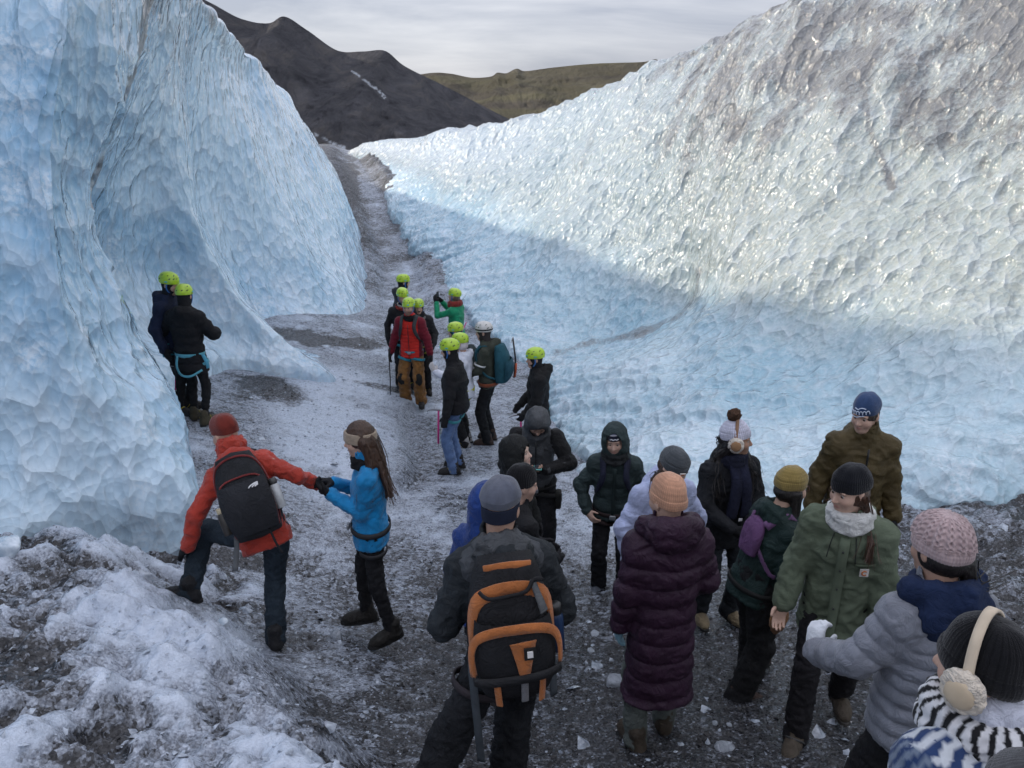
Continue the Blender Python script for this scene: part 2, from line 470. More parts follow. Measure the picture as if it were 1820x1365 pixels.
L = [
 [(-7.5, -3, 1.0), (-7.8, -3, 2.0), (-8.2, -3, 3.3), (-8.5, -3, 4.6), (-8.8, -3, 5.6), (-9.3, -3, 6.4)],
 [(-5.3, 2.8, 0.5), (-5.4, 2.9, 1.4), (-5.6, 3.0, 2.6), (-5.8, 3.2, 3.8), (-6.0, 3.4, 4.8), (-6.4, 3.8, 5.8)],
 [P(0, 985, 5.2), P(0, 800, 5.6), P(0, 550, 5.9), P(0, 280, 6.2), P(0, 0, 6.5), P(0, -320, 7.0)],
 [P(190, 930, 5.7), P(175, 770, 5.9), P(118, 550, 6.0), P(85, 280, 6.2), P(120, 0, 6.5), P(150, -300, 7.1)],
 [P(372, 893, 6.2), P(322, 735, 6.6), P(222, 590, 6.9), P(150, 370, 7.2), P(236, 110, 7.7), P(300, -250, 8.5)],
 [P(300, 690, 9.5), P(234, 600, 9.8), P(177, 490, 9.9), P(155, 365, 9.3), P(247, 100, 8.6), P(312, -250, 9.2)],
 [P(400, 640, 11.2), P(345, 580, 11.4), P(288, 470, 11.4), P(250, 330, 11.0), P(286, 80, 10.3), P(335, -200, 10.4)],
 [P(600, 680, 12.0), P(520, 620, 12.0), P(425, 515, 11.9), P(348, 350, 11.8), P(328, 130, 11.9), P(345, -60, 12.2)],
 [P(588, 614, 14.4), P(492, 577, 14.5), P(418, 480, 14.5), P(360, 345, 14.2), P(344, 130, 13.5), P(365, -5, 13.5)],
 [P(650, 590, 16.5), P(605, 520, 16.8), P(532, 420, 16.6), P(462, 290, 16), P(405, 120, 15.6), P(420, 62, 15.8)],
 [P(660, 510, 21), P(632, 440, 21), P(590, 350, 20.6), P(547, 270, 20.2), P(498, 170, 19.8), P(482, 131, 20)],
 [P(630, 390, 29), P(613, 345, 29), P(597, 310, 28.6), P(582, 285, 28.3), P(565, 255, 28), P(552, 232, 28)],
 [P(585, 293, 37), P(586, 291, 37), P(587, 289, 37), P(587, 287, 37), P(588, 285, 37), P(588, 283, 37)],
 [(-14, 50, 0), (-14.2, 50, .2), (-14.5, 50, .4), (-15, 50, .6), (-15.5, 50, .7), (-16, 50, .8)],
]
LB = []
for c, (dz, far) in zip(L, [(2, 2.5)] * 2 + [(3.0, 3.4)] * 3 + [(3.2, 3.6)] * 2 + [(4.4, 4.8), (4.5, 4.9), (3.8, 4.2), (2.4, 3.2), (2.2, 3.2), (2.8, 4.2), (2.0, 3.0)]):
    LB.append([(-1.5, 0.2, 0.35), (-5, 1, dz), (-16, 2, far)])  # unseen plateau behind the crest, its height shaped to place the opposite shadow edge
def left_deco(p, tu, tv, nrm):
    near = 1 - sstep(8.5, 13, p[:, 1])
    s1, e1, c1 = scallops(p, 0.34, 3)
    s2, e2, c2 = scallops(p, 0.17, 8)
    s3, e3, c3 = scallops(p, 0.80, 12)
    amp = 0.75 + 0.5 * fbm(p * 0.9, 3, 0.5, 20)
    body = sstep(1.0, 2.0, tv) * (1 - 0.5 * sstep(5.6, 6.2, tv))
    disp = amp * (0.09 * s1 * (0.35 + 0.65 * near) + 0.02 * s2 + 0.05 * s3 * near) * (0.35 + 0.65 * body)
    # vertical flutes and larger swells
    disp = disp + 0.13 * fbm(p * np.array([1.1, 1.1, 0.16]) + 7, 3, 0.5, 30) + 0.03 * fbm(p * np.array([3.6, 3.6, 0.5]), 2, 0.5, 33)
    disp = disp * np.where(tu > 11.0, 0.5, 1.0) - 0.05
    px, py = project(p)
    nz = 0.5 + 0.5 * fbm(p * 2.2, 4, 0.6, 44)
    dirt = 1.0 * line_mask(px, py, [(262, 0), (240, 130), (195, 235), (165, 310), (150, 365)], 13) * (0.45 + 0.9 * sstep(0.35, 0.6, nz))
    dirt = np.maximum(dirt, 0.75 * line_mask(px, py, [(280, -30), (300, 40), (330, 100)], 38) * nz)
    dirt = np.maximum(dirt, 0.9 * line_mask(px, py, [(365, 5), (385, 60), (405, 90)], 16) * nz)
    dirt = np.maximum(dirt, 0.55 * line_mask(px, py, [(470, 110), (490, 150), (500, 260), (530, 400)], 9) * nz)
    dirt = np.maximum(dirt, 0.7 * (1 - sstep(0.9, 1.35, tv)) * nz)
    dirt = np.maximum(dirt, 0.45 * sstep(5.7, 6.1, tv) * nz)
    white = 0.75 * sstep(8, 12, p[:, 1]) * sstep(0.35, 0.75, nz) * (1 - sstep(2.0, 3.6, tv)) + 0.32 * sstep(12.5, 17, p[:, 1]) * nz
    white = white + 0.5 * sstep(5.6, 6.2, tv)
    tone = sstep(-0.35, 0.35, fbm(p * 0.55 + 8, 4, 0.55, 51))
    milk = sstep(0.0, 0.45, fbm(p * 2.6, 4, 0.55, 55))
    return disp, {'dirt': np.clip(dirt, 0, 1), 'white': np.clip(white, 0, 1), 'tone': tone, 'milk': milk, 'old': 0.25 * sstep(5.3, 6.0, tv)}
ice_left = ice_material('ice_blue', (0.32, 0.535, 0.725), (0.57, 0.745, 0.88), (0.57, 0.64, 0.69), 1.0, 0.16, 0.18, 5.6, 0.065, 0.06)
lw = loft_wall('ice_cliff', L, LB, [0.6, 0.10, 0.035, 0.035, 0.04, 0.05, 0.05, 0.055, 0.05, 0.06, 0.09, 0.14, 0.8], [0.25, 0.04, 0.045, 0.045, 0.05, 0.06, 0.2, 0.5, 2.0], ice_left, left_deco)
tag(lw, 'tall scalloped blue ice cliff in shade beside the couple in black', kind='structure')

Rr = [
 [P(600, 289, 42), P(603, 286, 42), P(606, 282, 42), P(608, 279, 42), P(610, 276, 42), P(612, 273, 42)],
 [P(618, 293, 39), P(624, 286, 39.2), P(629, 278, 39.4), P(634, 270, 39.6), P(638, 262, 39.8), P(643, 254, 40)],
 [P(676, 330, 33), P(692, 312, 33.3), P(706, 296, 33.6), P(718, 280, 34), P(726, 264, 34.5), P(738, 243, 35)],
 [P(708, 400, 27), P(740, 365, 27.3), P(770, 330, 27.7), P(800, 295, 28.2), P(825, 262, 28.8), P(852, 222, 29.5)],
 [P(770, 490, 22), P(830, 430, 22.3), P(885, 370, 22.8), P(935, 300, 23.6), P(975, 240, 24.5), P(1012, 176, 25.5)],
 [P(835, 565, 17.5), P(930, 520, 17.6), P(1000, 440, 18), P(1060, 340, 19), P(1110, 230, 20), P(1170, 105, 21.5)],
 [P(915, 625, 15), P(1040, 612, 14.9), P(1135, 520, 15.3), P(1180, 380, 16.2), P(1210, 230, 17.5), P(1258, 66, 19)],
 [P(940, 655, 13.8), P(1110, 602, 14.0), P(1228, 530, 14.1), P(1240, 400, 14.8), P(1255, 230, 16), P(1325, 37, 17.8)],
 [P(962, 705, 12.5), P(1120, 640, 12.3), P(1265, 530, 12.6), P(1302, 390, 13.5), P(1335, 200, 14.8), P(1405, -3, 16.5)],
 [P(1005, 795, 10.0), P(1180, 705, 10.2), P(1370, 570, 10.8), P(1440, 400, 11.8), P(1490, 190, 13.2), P(1580, -80, 15)],
 [P(1140, 890, 7.8), P(1370, 775, 8.5), P(1560, 600, 9.4), P(1630, 400, 10.5), P(1690, 180, 11.8), P(1790, -140, 13.5)],
 [P(1500, 930, 6.9), P(1600, 815, 7.5), P(1740, 610, 8.5), P(1800, 400, 9.6), P(1850, 170, 10.8), P(1930, -200, 12.3)],
 [P(1800, 905, 6.9), P(1850, 790, 7.3), P(1930, 600, 8.1), P(1980, 400, 9.0), P(2020, 150, 10.1), P(2100, -220, 11.5)],
 [P(2300, 880, 6.3), P(2330, 770, 6.6), P(2360, 600, 7.2), P(2400, 400, 8), P(2430, 150, 9), P(2500, -250, 10)],
 [(9, 0, 0.6), (9.3, 0, 1.4), (9.8, 0, 2.5), (10.5, 0, 4), (11.2, 0, 5), (12, 0, 6)],
]
RB = [[(0.8, 0.4, 0.02), (3, 1, -0.3), (14, 3, -1.5)]] * 2 + [[(1.5, 0.6, 0.1), (4, 1, -0.1), (16, 3, -0.6)]] * 13
def right_deco(p, tu, tv, nrm):
    s1, e1, c1 = scallops(p, 0.36, 103, (1, 1, 0.66))
    s2, e2, c2 = scallops(p, 0.17, 108, (1, 1, 0.7))
    px, py = project(p)
    up = sstep(1.7, 2.8, tv)
    amp = 0.75 + 0.5 * fbm(p * 0.8, 3, 0.5, 120)
    disp = amp * (0.07 * s1 * (0.25 + 0.75 * up) + 0.02 * s2 * (0.4 + 0.6 * up))
    # the streaked apron below: ridges that run down the slope
    u = p[:, 0] * 0.55 + p[:, 1] * 0.84
    st = np.stack([u * 2.6 + p[:, 2] * 1.1, p[:, 2] * 0.9, np.zeros(len(p))], 1)
    str_ = 1 - 2 * np.abs(fbm(st * 1.2 + 3, 4, 0.55, 131))
    disp = disp + (1 - up) * (0.10 * str_ + 0.04 * fbm(p * 5, 3, 0.55, 133))
    disp = disp + 0.24 * fbm(p * np.array([0.7, 0.7, 0.4]) + 2, 4, 0.5, 140) + 0.06 * up * fbm(p * np.array([3.2, 3.2, 0.6]), 2, 0.5, 143)
    crest = sstep(5.2, 6.0, tv)
    disp = disp + crest * 0.13 * fbm(p * 2.5, 4, 0.6, 150)
    disp = disp * np.where(tu < 2.0, 0.45, 1.0) - 0.06
    nz = 0.5 + 0.5 * fbm(p * 1.3, 5, 0.6, 160)
    nz2 = 0.5 + 0.5 * fbm(p * np.array([2.0, 2.0, 0.7]) + 9, 4, 0.6, 166)
    near = sstep(4.0, 6.5, tu)
    dirt = near * (0.80 * sstep(3.7, 5.7, tv + 1.6 * (nz - 0.5)) * (0.60 + 0.40 * sstep(0.3, 0.7, nz2)) + 0.25 * sstep(2.6, 4.5, tv) * sstep(0.4, 0.7, nz2))
    dirt = dirt + 0.30 * sstep(9, 11.5, tu) * sstep(2.6, 4.4, tv) * nz
    dirt = dirt + (1 - near) * sstep(5.0, 6.0, tv) * (0.15 + 0.5 * nz2) * sstep(1.5, 3, tu)
    for pts, wd, k in (([(1525, 0), (1530, 120), (1545, 230), (1580, 320)], 16, 0.9), ([(1540, 20), (1500, 60)], 50, 0.5), ([(1310, 60), (1290, 180), (1270, 270)], 22, 0.6),
                       ([(985, 625), (1050, 606), (1130, 592), (1200, 563), (1236, 515), (1240, 480)], 10, 0.8), ([(1080, 190), (1060, 230), (1040, 300)], 12, 0.5),
                       ([(1170, 140), (1150, 200), (1130, 250)], 16, 0.5), ([(880, 232), (872, 262)], 8, 0.5), ([(1760, 130), (1790, 190)], 30, 0.5)):
        dirt = np.maximum(dirt, k * line_mask(px, py, pts, wd) * (0.4 + 0.9 * nz2))
    dirt = np.maximum(dirt, 0.8 * (1 - sstep(0.95, 1.3, tv)) * nz)
    white = (1 - sstep(1.7, 2.5, tv)) * (0.10 + 0.75 * sstep(0.35, 0.8, nz2)) * (1 - 0.55 * sstep(10.2, 11.2, tu))
    white = np.maximum(white, 0.45 * sstep(4.6, 5.4, tv) * nz2)
    white = np.maximum(white, (1 - sstep(3.0, 5.0, tu)) * 0.6 * sstep(3.0, 5.0, tv))
    tone = sstep(-0.35, 0.35, fbm(p * 0.5 + 8, 4, 0.55, 151))
    milk = sstep(0.0, 0.45, fbm(p * 2.6, 4, 0.55, 155)) * (1 - 0.5 * up)
    old = sstep(2.4, 3.6, tv + 0.9 * (nz - 0.5)) * (0.72 + 0.28 * sstep(4, 8, tu))
    return disp, {'dirt': np.clip(dirt, 0, 1), 'white': np.clip(white, 0, 1), 'tone': tone, 'milk': milk, 'old': np.clip(old, 0, 1)}
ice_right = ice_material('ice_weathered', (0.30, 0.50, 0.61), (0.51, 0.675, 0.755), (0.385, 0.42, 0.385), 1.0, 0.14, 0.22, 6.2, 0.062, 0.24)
rw = loft_wall('ice_slope', Rr, RB, [0.4, 0.16, 0.11, 0.08, 0.07, 0.055, 0.05, 0.05, 0.05, 0.045, 0.045, 0.045, 0.12, 0.6], [0.25, 0.05, 0.05, 0.055, 0.06, 0.06, 0.2, 0.6, 2.0], ice_right, right_deco)
tag(rw, 'long scalloped ice slope, its dirty upper half in sunlight', kind='structure')

# ---------------------------------------------------------------- mountains and the plain beyond
def hill(name, crest, near_d, far_d, base_z, mat_, label, rough, nu, nv, seed, drop=0.9, mask=None):
    """a mountain: crest given as pixel columns with a distance, flank running down to the plain in front and a back side behind"""
    c = np.array([P(a, b, d) for a, b, d in crest])
    t = np.linspace(0, len(c) - 1, nu)
    cc = cr_axis(c, t)
    rows = []
    s = np.linspace(0, 1, nv)
    for k in s:
        f = cc.copy()
        f[:, 1] = cc[:, 1] - (cc[:, 1] - near_d * cc[:, 1] / cc[:, 1].mean()) * k
        f[:, 0] = cc[:, 0] * (1 - 0.25 * k)
        f[:, 2] = cc[:, 2] + (base_z - cc[:, 2]) * (k ** drop)
        rows.append(f)
    back = cc.copy(); back[:, 1] = back[:, 1] + far_d; back[:, 2] = base_z
    rows = [back] + rows
    g = np.array(rows).swapaxes(0, 1)
    pts = g.reshape(-1, 3)
    k = np.repeat(np.concatenate([[0.0], s])[None], nu, 0).ravel()
    sc = 1.0 / (0.09 * (cc[:, 1].mean()))
    nz = fbm(np.stack([pts[:, 0] * sc * 1.6, pts[:, 1] * sc * 0.7, pts[:, 2] * sc * 0.7], 1), 6, 0.55, seed)
    gul = 1 - 2 * np.abs(fbm(np.stack([pts[:, 0] * sc * 3.0 + pts[:, 2] * sc, pts[:, 1] * sc * 0.5, pts[:, 2] * sc * 0.5], 1), 5, 0.55, seed + 9))
    inner = np.where(np.arange(len(pts)) % (nv + 1) == 0, 0, 1) * (0.12 + sstep(0.0, 0.25, k)) * (1 - sstep(0.8, 1, k))
    pts = pts.copy()
    pts[:, 1] -= rough * 1.6 * inner * (nz + 0.7 * gul)
    pts[:, 2] += rough * 0.5 * inner * nz
    at = {'snow': mask(pts) if mask else np.zeros(len(pts))}
    o = mesh_np(name, pts, grid_faces(nu, nv + 1)[:, ::-1], mat_, attrs=at)
    tag(o, label, kind='structure')
    return o
def rock_mat(name, stops, scale, grass=None):
    m, nt, bs = new_mat(name)
    tc = nd(nt, 'TexCoord').outputs['Object']
    mp = nd(nt, 'Mapping'); mp.inputs['Scale'].default_value = (1.6, 0.5, 0.45); mp.inputs['Rotation'].default_value = (0, 0.5, 0); lk(nt, tc, mp.inputs['Vector'])
    n = noise_node(nt, scale * 1.3, 9, 0.72, mp.outputs[0], 0.7)
    c = ramp(nt, n.outputs['Fac'], stops).outputs[0]
    if grass:
        n2 = noise_node(nt, scale * 0.35, 8, 0.62, tc, 0.8)
        c = mixc(nt, ramp(nt, n2.outputs['Fac'], [(0.42, 0.0), (0.58, 1.0)]).outputs[0], c, grass)
    c = mixc(nt, attr(nt, 'snow'), c, (0.72, 0.77, 0.84))
    lk(nt, c, bs.inputs['Base Color'])
    bs.inputs['Roughness'].default_value = 0.95
    bs.inputs['Specular IOR Level'].default_value = 0.15
    lk(nt, bump(nt, n.outputs['Fac'], 1.0, 0.9 / scale), bs.inputs['Normal'])
    return m
def hill_snow(p):
    px, py = project(p)
    w = 7 * fbm(np.stack([px * 0.09, py * 0.09, px * 0], 1), 4, 0.7, 3)
    m = np.zeros(len(p))
    for pts, wd in (([(625, 126), (640, 136), (657, 150)], 3), ([(655, 148), (672, 160), (683, 172)], 5), ([(572, 245), (592, 255), (612, 263)], 5), ([(560, 238), (570, 242)], 3)):
        m = np.maximum(m, line_mask(px + w, py + w, pts, wd))
    brk = fbm(np.stack([px * 0.16, py * 0.16, px * 0 + 3], 1), 3, 0.6, 8)
    return sstep(0.3, 0.7, m) * sstep(-0.25, 0.15, brk)
m_dark = rock_mat('volcanic_gravel', [(0.34, (0.062, 0.063, 0.074)), (0.5, (0.112, 0.112, 0.126)), (0.66, (0.17, 0.160, 0.158))], 0.05)
hill('mountain', [(-200, -240, 330), (150, -130, 330), (330, -20, 320), (380, 8, 320), (430, 34, 330), (478, 42, 340), (507, 30, 345), (548, 55, 350), (600, 90, 360), (645, 92, 365), (685, 91, 370),
     (720, 118, 375), (780, 148, 380), (850, 184, 385), (905, 211, 390), (960, 232, 395), (1100, 262, 400)], 95, 260, -30, m_dark,
     'dark volcanic gravel mountain with two thin snow patches', 5.5, 420, 240, 200, mask=hill_snow)
m_green = rock_mat('far_moor', [(0.32, (0.10, 0.092, 0.085)), (0.6, (0.16, 0.14, 0.11)), (0.8, (0.20, 0.175, 0.13))], 0.004, (0.20, 0.185, 0.115))
hill('hills', [(600, 150, 2600), (700, 140, 2600), (765, 130, 2600), (800, 131, 2600), (838, 138, 2600), (872, 136, 2600), (884, 129, 2600), (900, 130, 2600), (918, 122, 2600), (935, 126, 2600), (985, 120, 2550), (1060, 113, 2500),
     (1140, 110, 2450), (1165, 105, 2400), (1185, 112, 2400), (1300, 120, 2400), (1600, 110, 2400)], 1500, 1500, -32, m_green,
     'distant brown and green moorland ridge on the horizon', 28, 300, 110, 300)
m_fore = rock_mat('outwash_plain', [(0.35, (0.045, 0.04, 0.036)), (0.6, (0.08, 0.07, 0.058)), (0.8, (0.13, 0.115, 0.08))], 0.006, (0.14, 0.135, 0.055))
yy = np.concatenate([np.linspace(60, 400, 40), np.geomspace(420, 20000, 60)])
xx = np.concatenate([-np.geomspace(12000, 60, 30), np.linspace(-50, 50, 11), np.geomspace(60, 12000, 30)])
X2, Y2 = np.meshgrid(xx, yy, indexing='ij')
pp = np.stack([X2.ravel(), Y2.ravel(), np.full(X2.size, -34.0)], 1)
pp[:, 2] += 9 * fbm(pp * 0.006, 4, 0.5, 400) * sstep(2500, 900, pp[:, 1]) + 30 * sstep(110, 60, pp[:, 1])
plain_obj = mesh_np('plain', pp, grid_faces(len(xx), len(yy)), m_fore, attrs={'snow': np.zeros(len(pp))})
tag(plain_obj, 'brown outwash plain below the distant ridge', kind='structure')
# ================================================================ figures: smooth-union fields turned into meshes
def V(*a): return np.array(a, float)
def nrmz(v):
    v = np.asarray(v, float)
    return v / max(np.linalg.norm(v), 1e-9)
def rot(axis, ang):
    return np.array(Matrix.Rotation(ang, 3, Vector(axis)))
class Field:
    def __init__(self, axes, big=0.25):
        self.ax = [np.asarray(a, np.float64) for a in axes]
        self.D = np.full([len(a) for a in self.ax], big, np.float32)
    def _sl(self, lo, hi):
        s = []
        for k in range(3):
            i = max(0, np.searchsorted(self.ax[k], lo[k]) - 1); j = min(len(self.ax[k]), np.searchsorted(self.ax[k], hi[k]) + 1)
            if j - i < 1: return None
            s.append(slice(i, j))
        return tuple(s)
    def _pts(self, sl):
        return (self.ax[0][sl[0]][:, None, None], self.ax[1][sl[1]][None, :, None], self.ax[2][sl[2]][None, None, :])
    def add(self, prim, k=0.02):
        f, lo, hi = prim
        m = k + 0.03
        sl = self._sl(lo - m, hi + m)
        if sl is None: return
        d = f(*self._pts(sl)); a = self.D[sl]
        if k > 0:
            h = np.maximum(k - np.abs(a - d), 0) / k
            self.D[sl] = np.minimum(a, d) - h * h * k * 0.25
        else: self.D[sl] = np.minimum(a, d)
    def sub(self, prim, k=0.0):
        f, lo, hi = prim
        sl = self._sl(lo - k - 0.03, hi + k + 0.03)
        if sl is None: return
        d = -f(*self._pts(sl)); a = self.D[sl]
        if k > 0:
            h = np.maximum(k - np.abs(a - d), 0) / k
            self.D[sl] = np.maximum(a, d) + h * h * k * 0.25
        else: self.D[sl] = np.maximum(a, d)
    def cut(self, p, n):
        """remove what lies on the side n points to"""
        x, y, z = self._pts((slice(None),) * 3)
        self.D = np.maximum(self.D, (x - p[0]) * n[0] + (y - p[1]) * n[1] + (z - p[2]) * n[2]).astype(np.float32)
    def mesh(self):
        D = self.D; ax = self.ax
        ins = D < 0
        nx, ny, nz = D.shape
        cnt = np.zeros((nx - 1, ny - 1, nz - 1), np.int8)
        for a in (0, 1):
            for b in (0, 1):
                for c in (0, 1):
                    cnt += ins[a:nx - 1 + a, b:ny - 1 + b, c:nz - 1 + c]
        act = (cnt > 0) & (cnt < 8)
        ci = np.argwhere(act)
        if len(ci) == 0: return np.zeros((0, 3)), np.zeros((0, 4), int)
        idx = np.full(act.shape, -1, np.int32); idx[act] = np.arange(len(ci))
        acc = np.zeros((len(ci), 3)); n = np.zeros(len(ci))
        cor = {}
        for a in (0, 1):
            for b in (0, 1):
                for c in (0, 1):
                    cor[(a, b, c)] = D[ci[:, 0] + a, ci[:, 1] + b, ci[:, 2] + c].astype(np.float64)
        for axis in range(3):
            for o in ((0, 0), (0, 1), (1, 0), (1, 1)):
                e0 = list(o); e0.insert(axis, 0); e1 = list(o); e1.insert(axis, 1)
                v0, v1 = cor[tuple(e0)], cor[tuple(e1)]
                cr = (v0 < 0) != (v1 < 0)
                t = np.where(cr, v0 / np.where(cr, v0 - v1, 1), 0)
                q = np.stack([e0[0] + np.zeros(len(ci)), e0[1] + np.zeros(len(ci)), e0[2] + np.zeros(len(ci))], 1)
                q[:, axis] += t
                acc += q * cr[:, None]; n += cr
        fr = acc / n[:, None]
        v = np.stack([ax[k][ci[:, k]] + fr[:, k] * (ax[k][ci[:, k] + 1] - ax[k][ci[:, k]]) for k in range(3)], 1)
        quads = []
        for axis in range(3):
            o1, o2 = [(1, 2), (2, 0), (0, 1)][axis]
            sl0 = [slice(None)] * 3; sl1 = [slice(None)] * 3
            sl0[axis] = slice(0, -1); sl1[axis] = slice(1, None)
            s0, s1 = ins[tuple(sl0)], ins[tuple(sl1)]
            ch = np.argwhere(s0 != s1)
            ok = (ch[:, o1] > 0) & (ch[:, o2] > 0) & (ch[:, o1] < D.shape[o1] - 1) & (ch[:, o2] < D.shape[o2] - 1)
            ch = ch[ok]
            if len(ch) == 0: continue
            flip = s0[ch[:, 0], ch[:, 1], ch[:, 2]]
            def cell(d1, d2):
                c = ch.copy(); c[:, o1] -= d1; c[:, o2] -= d2
                return idx[c[:, 0], c[:, 1], c[:, 2]]
            q = np.stack([cell(1, 1), cell(0, 1), cell(0, 0), cell(1, 0)], 1)
            q = np.where(flip[:, None], q, q[:, ::-1])
            quads.append(q)
        f = np.concatenate(quads)
        return v, f[(f >= 0).all(1)]
def box_axes(lo, hi, h):
    return [np.arange(lo[k] - 2 * h, hi[k] + 3 * h, h) for k in range(3)]
def fine_axes(lo, hi, hb, boxes, hf):
    out = []
    for k in range(3):
        a = [lo[k] - 2 * hb]
        while a[-1] < hi[k] + 2 * hb:
            x = a[-1]
            fine = any(b[0][k] - hb <= x <= b[1][k] + hb for b in boxes)
            a.append(x + (hf if fine else hb))
        out.append(np.array(a))
    return out
def bounds(prims, pad=0.02):
    return np.min([p[1] for p in prims], 0) - pad, np.max([p[2] for p in prims], 0) + pad
def cone(a, b, ra, rb, quilt=None, sq=None):
    a = np.asarray(a, float); b = np.asarray(b, float)
    d = b - a; L2 = float(d @ d) + 1e-12; Ln = math.sqrt(L2)
    def f(x, y, z):
        px, py, pz = x - a[0], y - a[1], z - a[2]
        tr = (px * d[0] + py * d[1] + pz * d[2]) / L2
        t = np.clip(tr, 0, 1)
        qx, qy, qz = px - t * d[0], py - t * d[1], pz - t * d[2]
        q2 = qx * qx + qy * qy + qz * qz
        if sq is not None:
            n, fa = sq
            qn = qx * n[0] + qy * n[1] + qz * n[2]
            q2 = q2 - qn * qn + (qn / fa) ** 2
        r = ra + (rb - ra) * t
        if quilt: r = r + quilt[1] * (np.sqrt(np.abs(np.sin(math.pi * (t * Ln / quilt[0] + 0.3)))) - 0.75)
        return np.sqrt(np.maximum(q2, 1e-12)) - r
    m = max(ra, rb) + 0.01
    return f, np.minimum(a, b) - m, np.maximum(a, b) + m
def ell(c, r, M=None):
    c = np.asarray(c, float); r = np.asarray(r, float)
    M = np.eye(3) if M is None else np.asarray(M, float)       # rows: local axes
    def f(x, y, z):
        px, py, pz = x - c[0], y - c[1], z - c[2]
        k0 = 0; k1 = 0
        for i in range(3):
            q = px * M[i, 0] + py * M[i, 1] + pz * M[i, 2]
            k0 = k0 + (q / r[i]) ** 2; k1 = k1 + (q / r[i] ** 2) ** 2
        k0 = np.sqrt(k0)
        return k0 * (k0 - 1) / np.sqrt(np.maximum(k1, 1e-9))
    e = np.sqrt(((M * r[:, None]) ** 2).sum(0))
    return f, c - e, c + e
def rbox(c, h, rad, M=None):
    c = np.asarray(c, float); h = np.asarray(h, float) - rad
    M = np.eye(3) if M is None else np.asarray(M, float)
    def f(x, y, z):
        px, py, pz = x - c[0], y - c[1], z - c[2]
        s = 0; mx = None
        for i in range(3):
            q = np.abs(px * M[i, 0] + py * M[i, 1] + pz * M[i, 2]) - h[i]
            s = s + np.maximum(q, 0) ** 2
            mx = q if mx is None else np.maximum(mx, q)
        return np.sqrt(s) + np.minimum(mx, 0) - rad
    e = (np.abs(M) * (h + rad)[:, None]).sum(0)
    return f, c - e, c + e
def loft(a, b, X, F, prof, quilt=None, power=2.3):
    """elliptical tube along a-b; prof rows: (t, half width, half depth, forward offset)"""
    a = np.asarray(a, float); b = np.asarray(b, float); ln = np.linalg.norm(b - a); U = (b - a) / ln
    X = np.asarray(X, float); F = np.asarray(F, float)
    pr = np.array(prof, float)
    def f(x, y, z):
        px, py, pz = x - a[0], y - a[1], z - a[2]
        s = (px * U[0] + py * U[1] + pz * U[2]) / ln
        u = px * X[0] + py * X[1] + pz * X[2]
        v = px * F[0] + py * F[1] + pz * F[2]
        rx = np.interp(s, pr[:, 0], pr[:, 1]); ry = np.interp(s, pr[:, 0], pr[:, 2]); of = np.interp(s, pr[:, 0], pr[:, 3])
        if quilt:
            q = quilt[1] * (np.sqrt(np.abs(np.sin(math.pi * s * ln / quilt[0]))) - 0.75)
            rx = rx + q; ry = ry + q
        k = (np.abs(u / rx) ** power + np.abs((v - of) / ry) ** power) ** (1 / power)
        d = (k - 1) * np.minimum(rx, ry)
        return np.maximum(d, np.maximum((s - pr[-1, 0]) * ln, (pr[0, 0] - s) * ln))
    m = pr[:, 1].max() + 0.02
    e0, e1 = a + U * ln * pr[0, 0], a + U * ln * pr[-1, 0]
    return f, np.minimum(e0, e1) - m, np.maximum(e0, e1) + m

def vert_normals(v, f):
    n = np.zeros_like(v)
    a = v[f[:, 2]] - v[f[:, 0]]; b = v[f[:, 3 % f.shape[1]]] - v[f[:, 1]]
    fn = np.cross(a, b)
    for k in range(f.shape[1]): np.add.at(n, f[:, k], fn)
    return n / np.maximum(np.linalg.norm(n, axis=1, keepdims=True), 1e-12)
def relax(v, f, it=1, w=0.5):
    for _ in range(it):
        s = np.zeros_like(v); c = np.zeros(len(v))
        for k in range(4):
            i, j = f[:, k], f[:, (k + 1) % 4]
            np.add.at(s, i, v[j]); np.add.at(c, i, 1)
            np.add.at(s, j, v[i]); np.add.at(c, j, 1)
        v = v * (1 - w) + w * s / np.maximum(c, 1)[:, None]
    return v
def field_obj(name, prims, h, mat, parent, subs=(), cuts=(), folds=0.0, fscale=9.0, seed=0, k=0.02, smooth=1, attrs=None):
    lo, hi = bounds([p for p, _ in prims])
    F = Field(box_axes(lo, hi, h))
    for p, kk in prims: F.add(p, k if kk is None else kk)
    for p, kk in subs: F.sub(p, kk)
    for p, n in cuts: F.cut(p, n)
    v, f = F.mesh()
    if len(v) == 0: return None
    v = relax(v, f, smooth, 0.5)
    if folds:
        n = vert_normals(v, f)
        q = v * fscale + seed * 3.7
        w = fbm(q * 0.6, 2, 0.5, seed)
        r1 = 1 - 2 * np.abs(fbm(np.stack([q[:, 0] * 0.8 + 1.5 * w, q[:, 1] * 0.8 - 1.2 * w, q[:, 2] * 1.35 + 1.0 * w], 1), 3, 0.5, seed + 5))
        r2 = 1 - 2 * np.abs(fbm(np.stack([q[:, 0] * 1.6 - 2 * w, q[:, 1] * 1.6, q[:, 2] * 2.4 + 2 * w], 1), 2, 0.5, seed + 15))
        v = v + n * ((r1 - 0.45) * folds * 0.85 + (r2 - 0.4) * folds * 0.45 + fbm(q * 0.35, 2, 0.5, seed + 9) * folds * 0.35)[:, None]
    return mesh_np(name, v, f, mat, parent, attrs=attrs(v) if attrs else None)

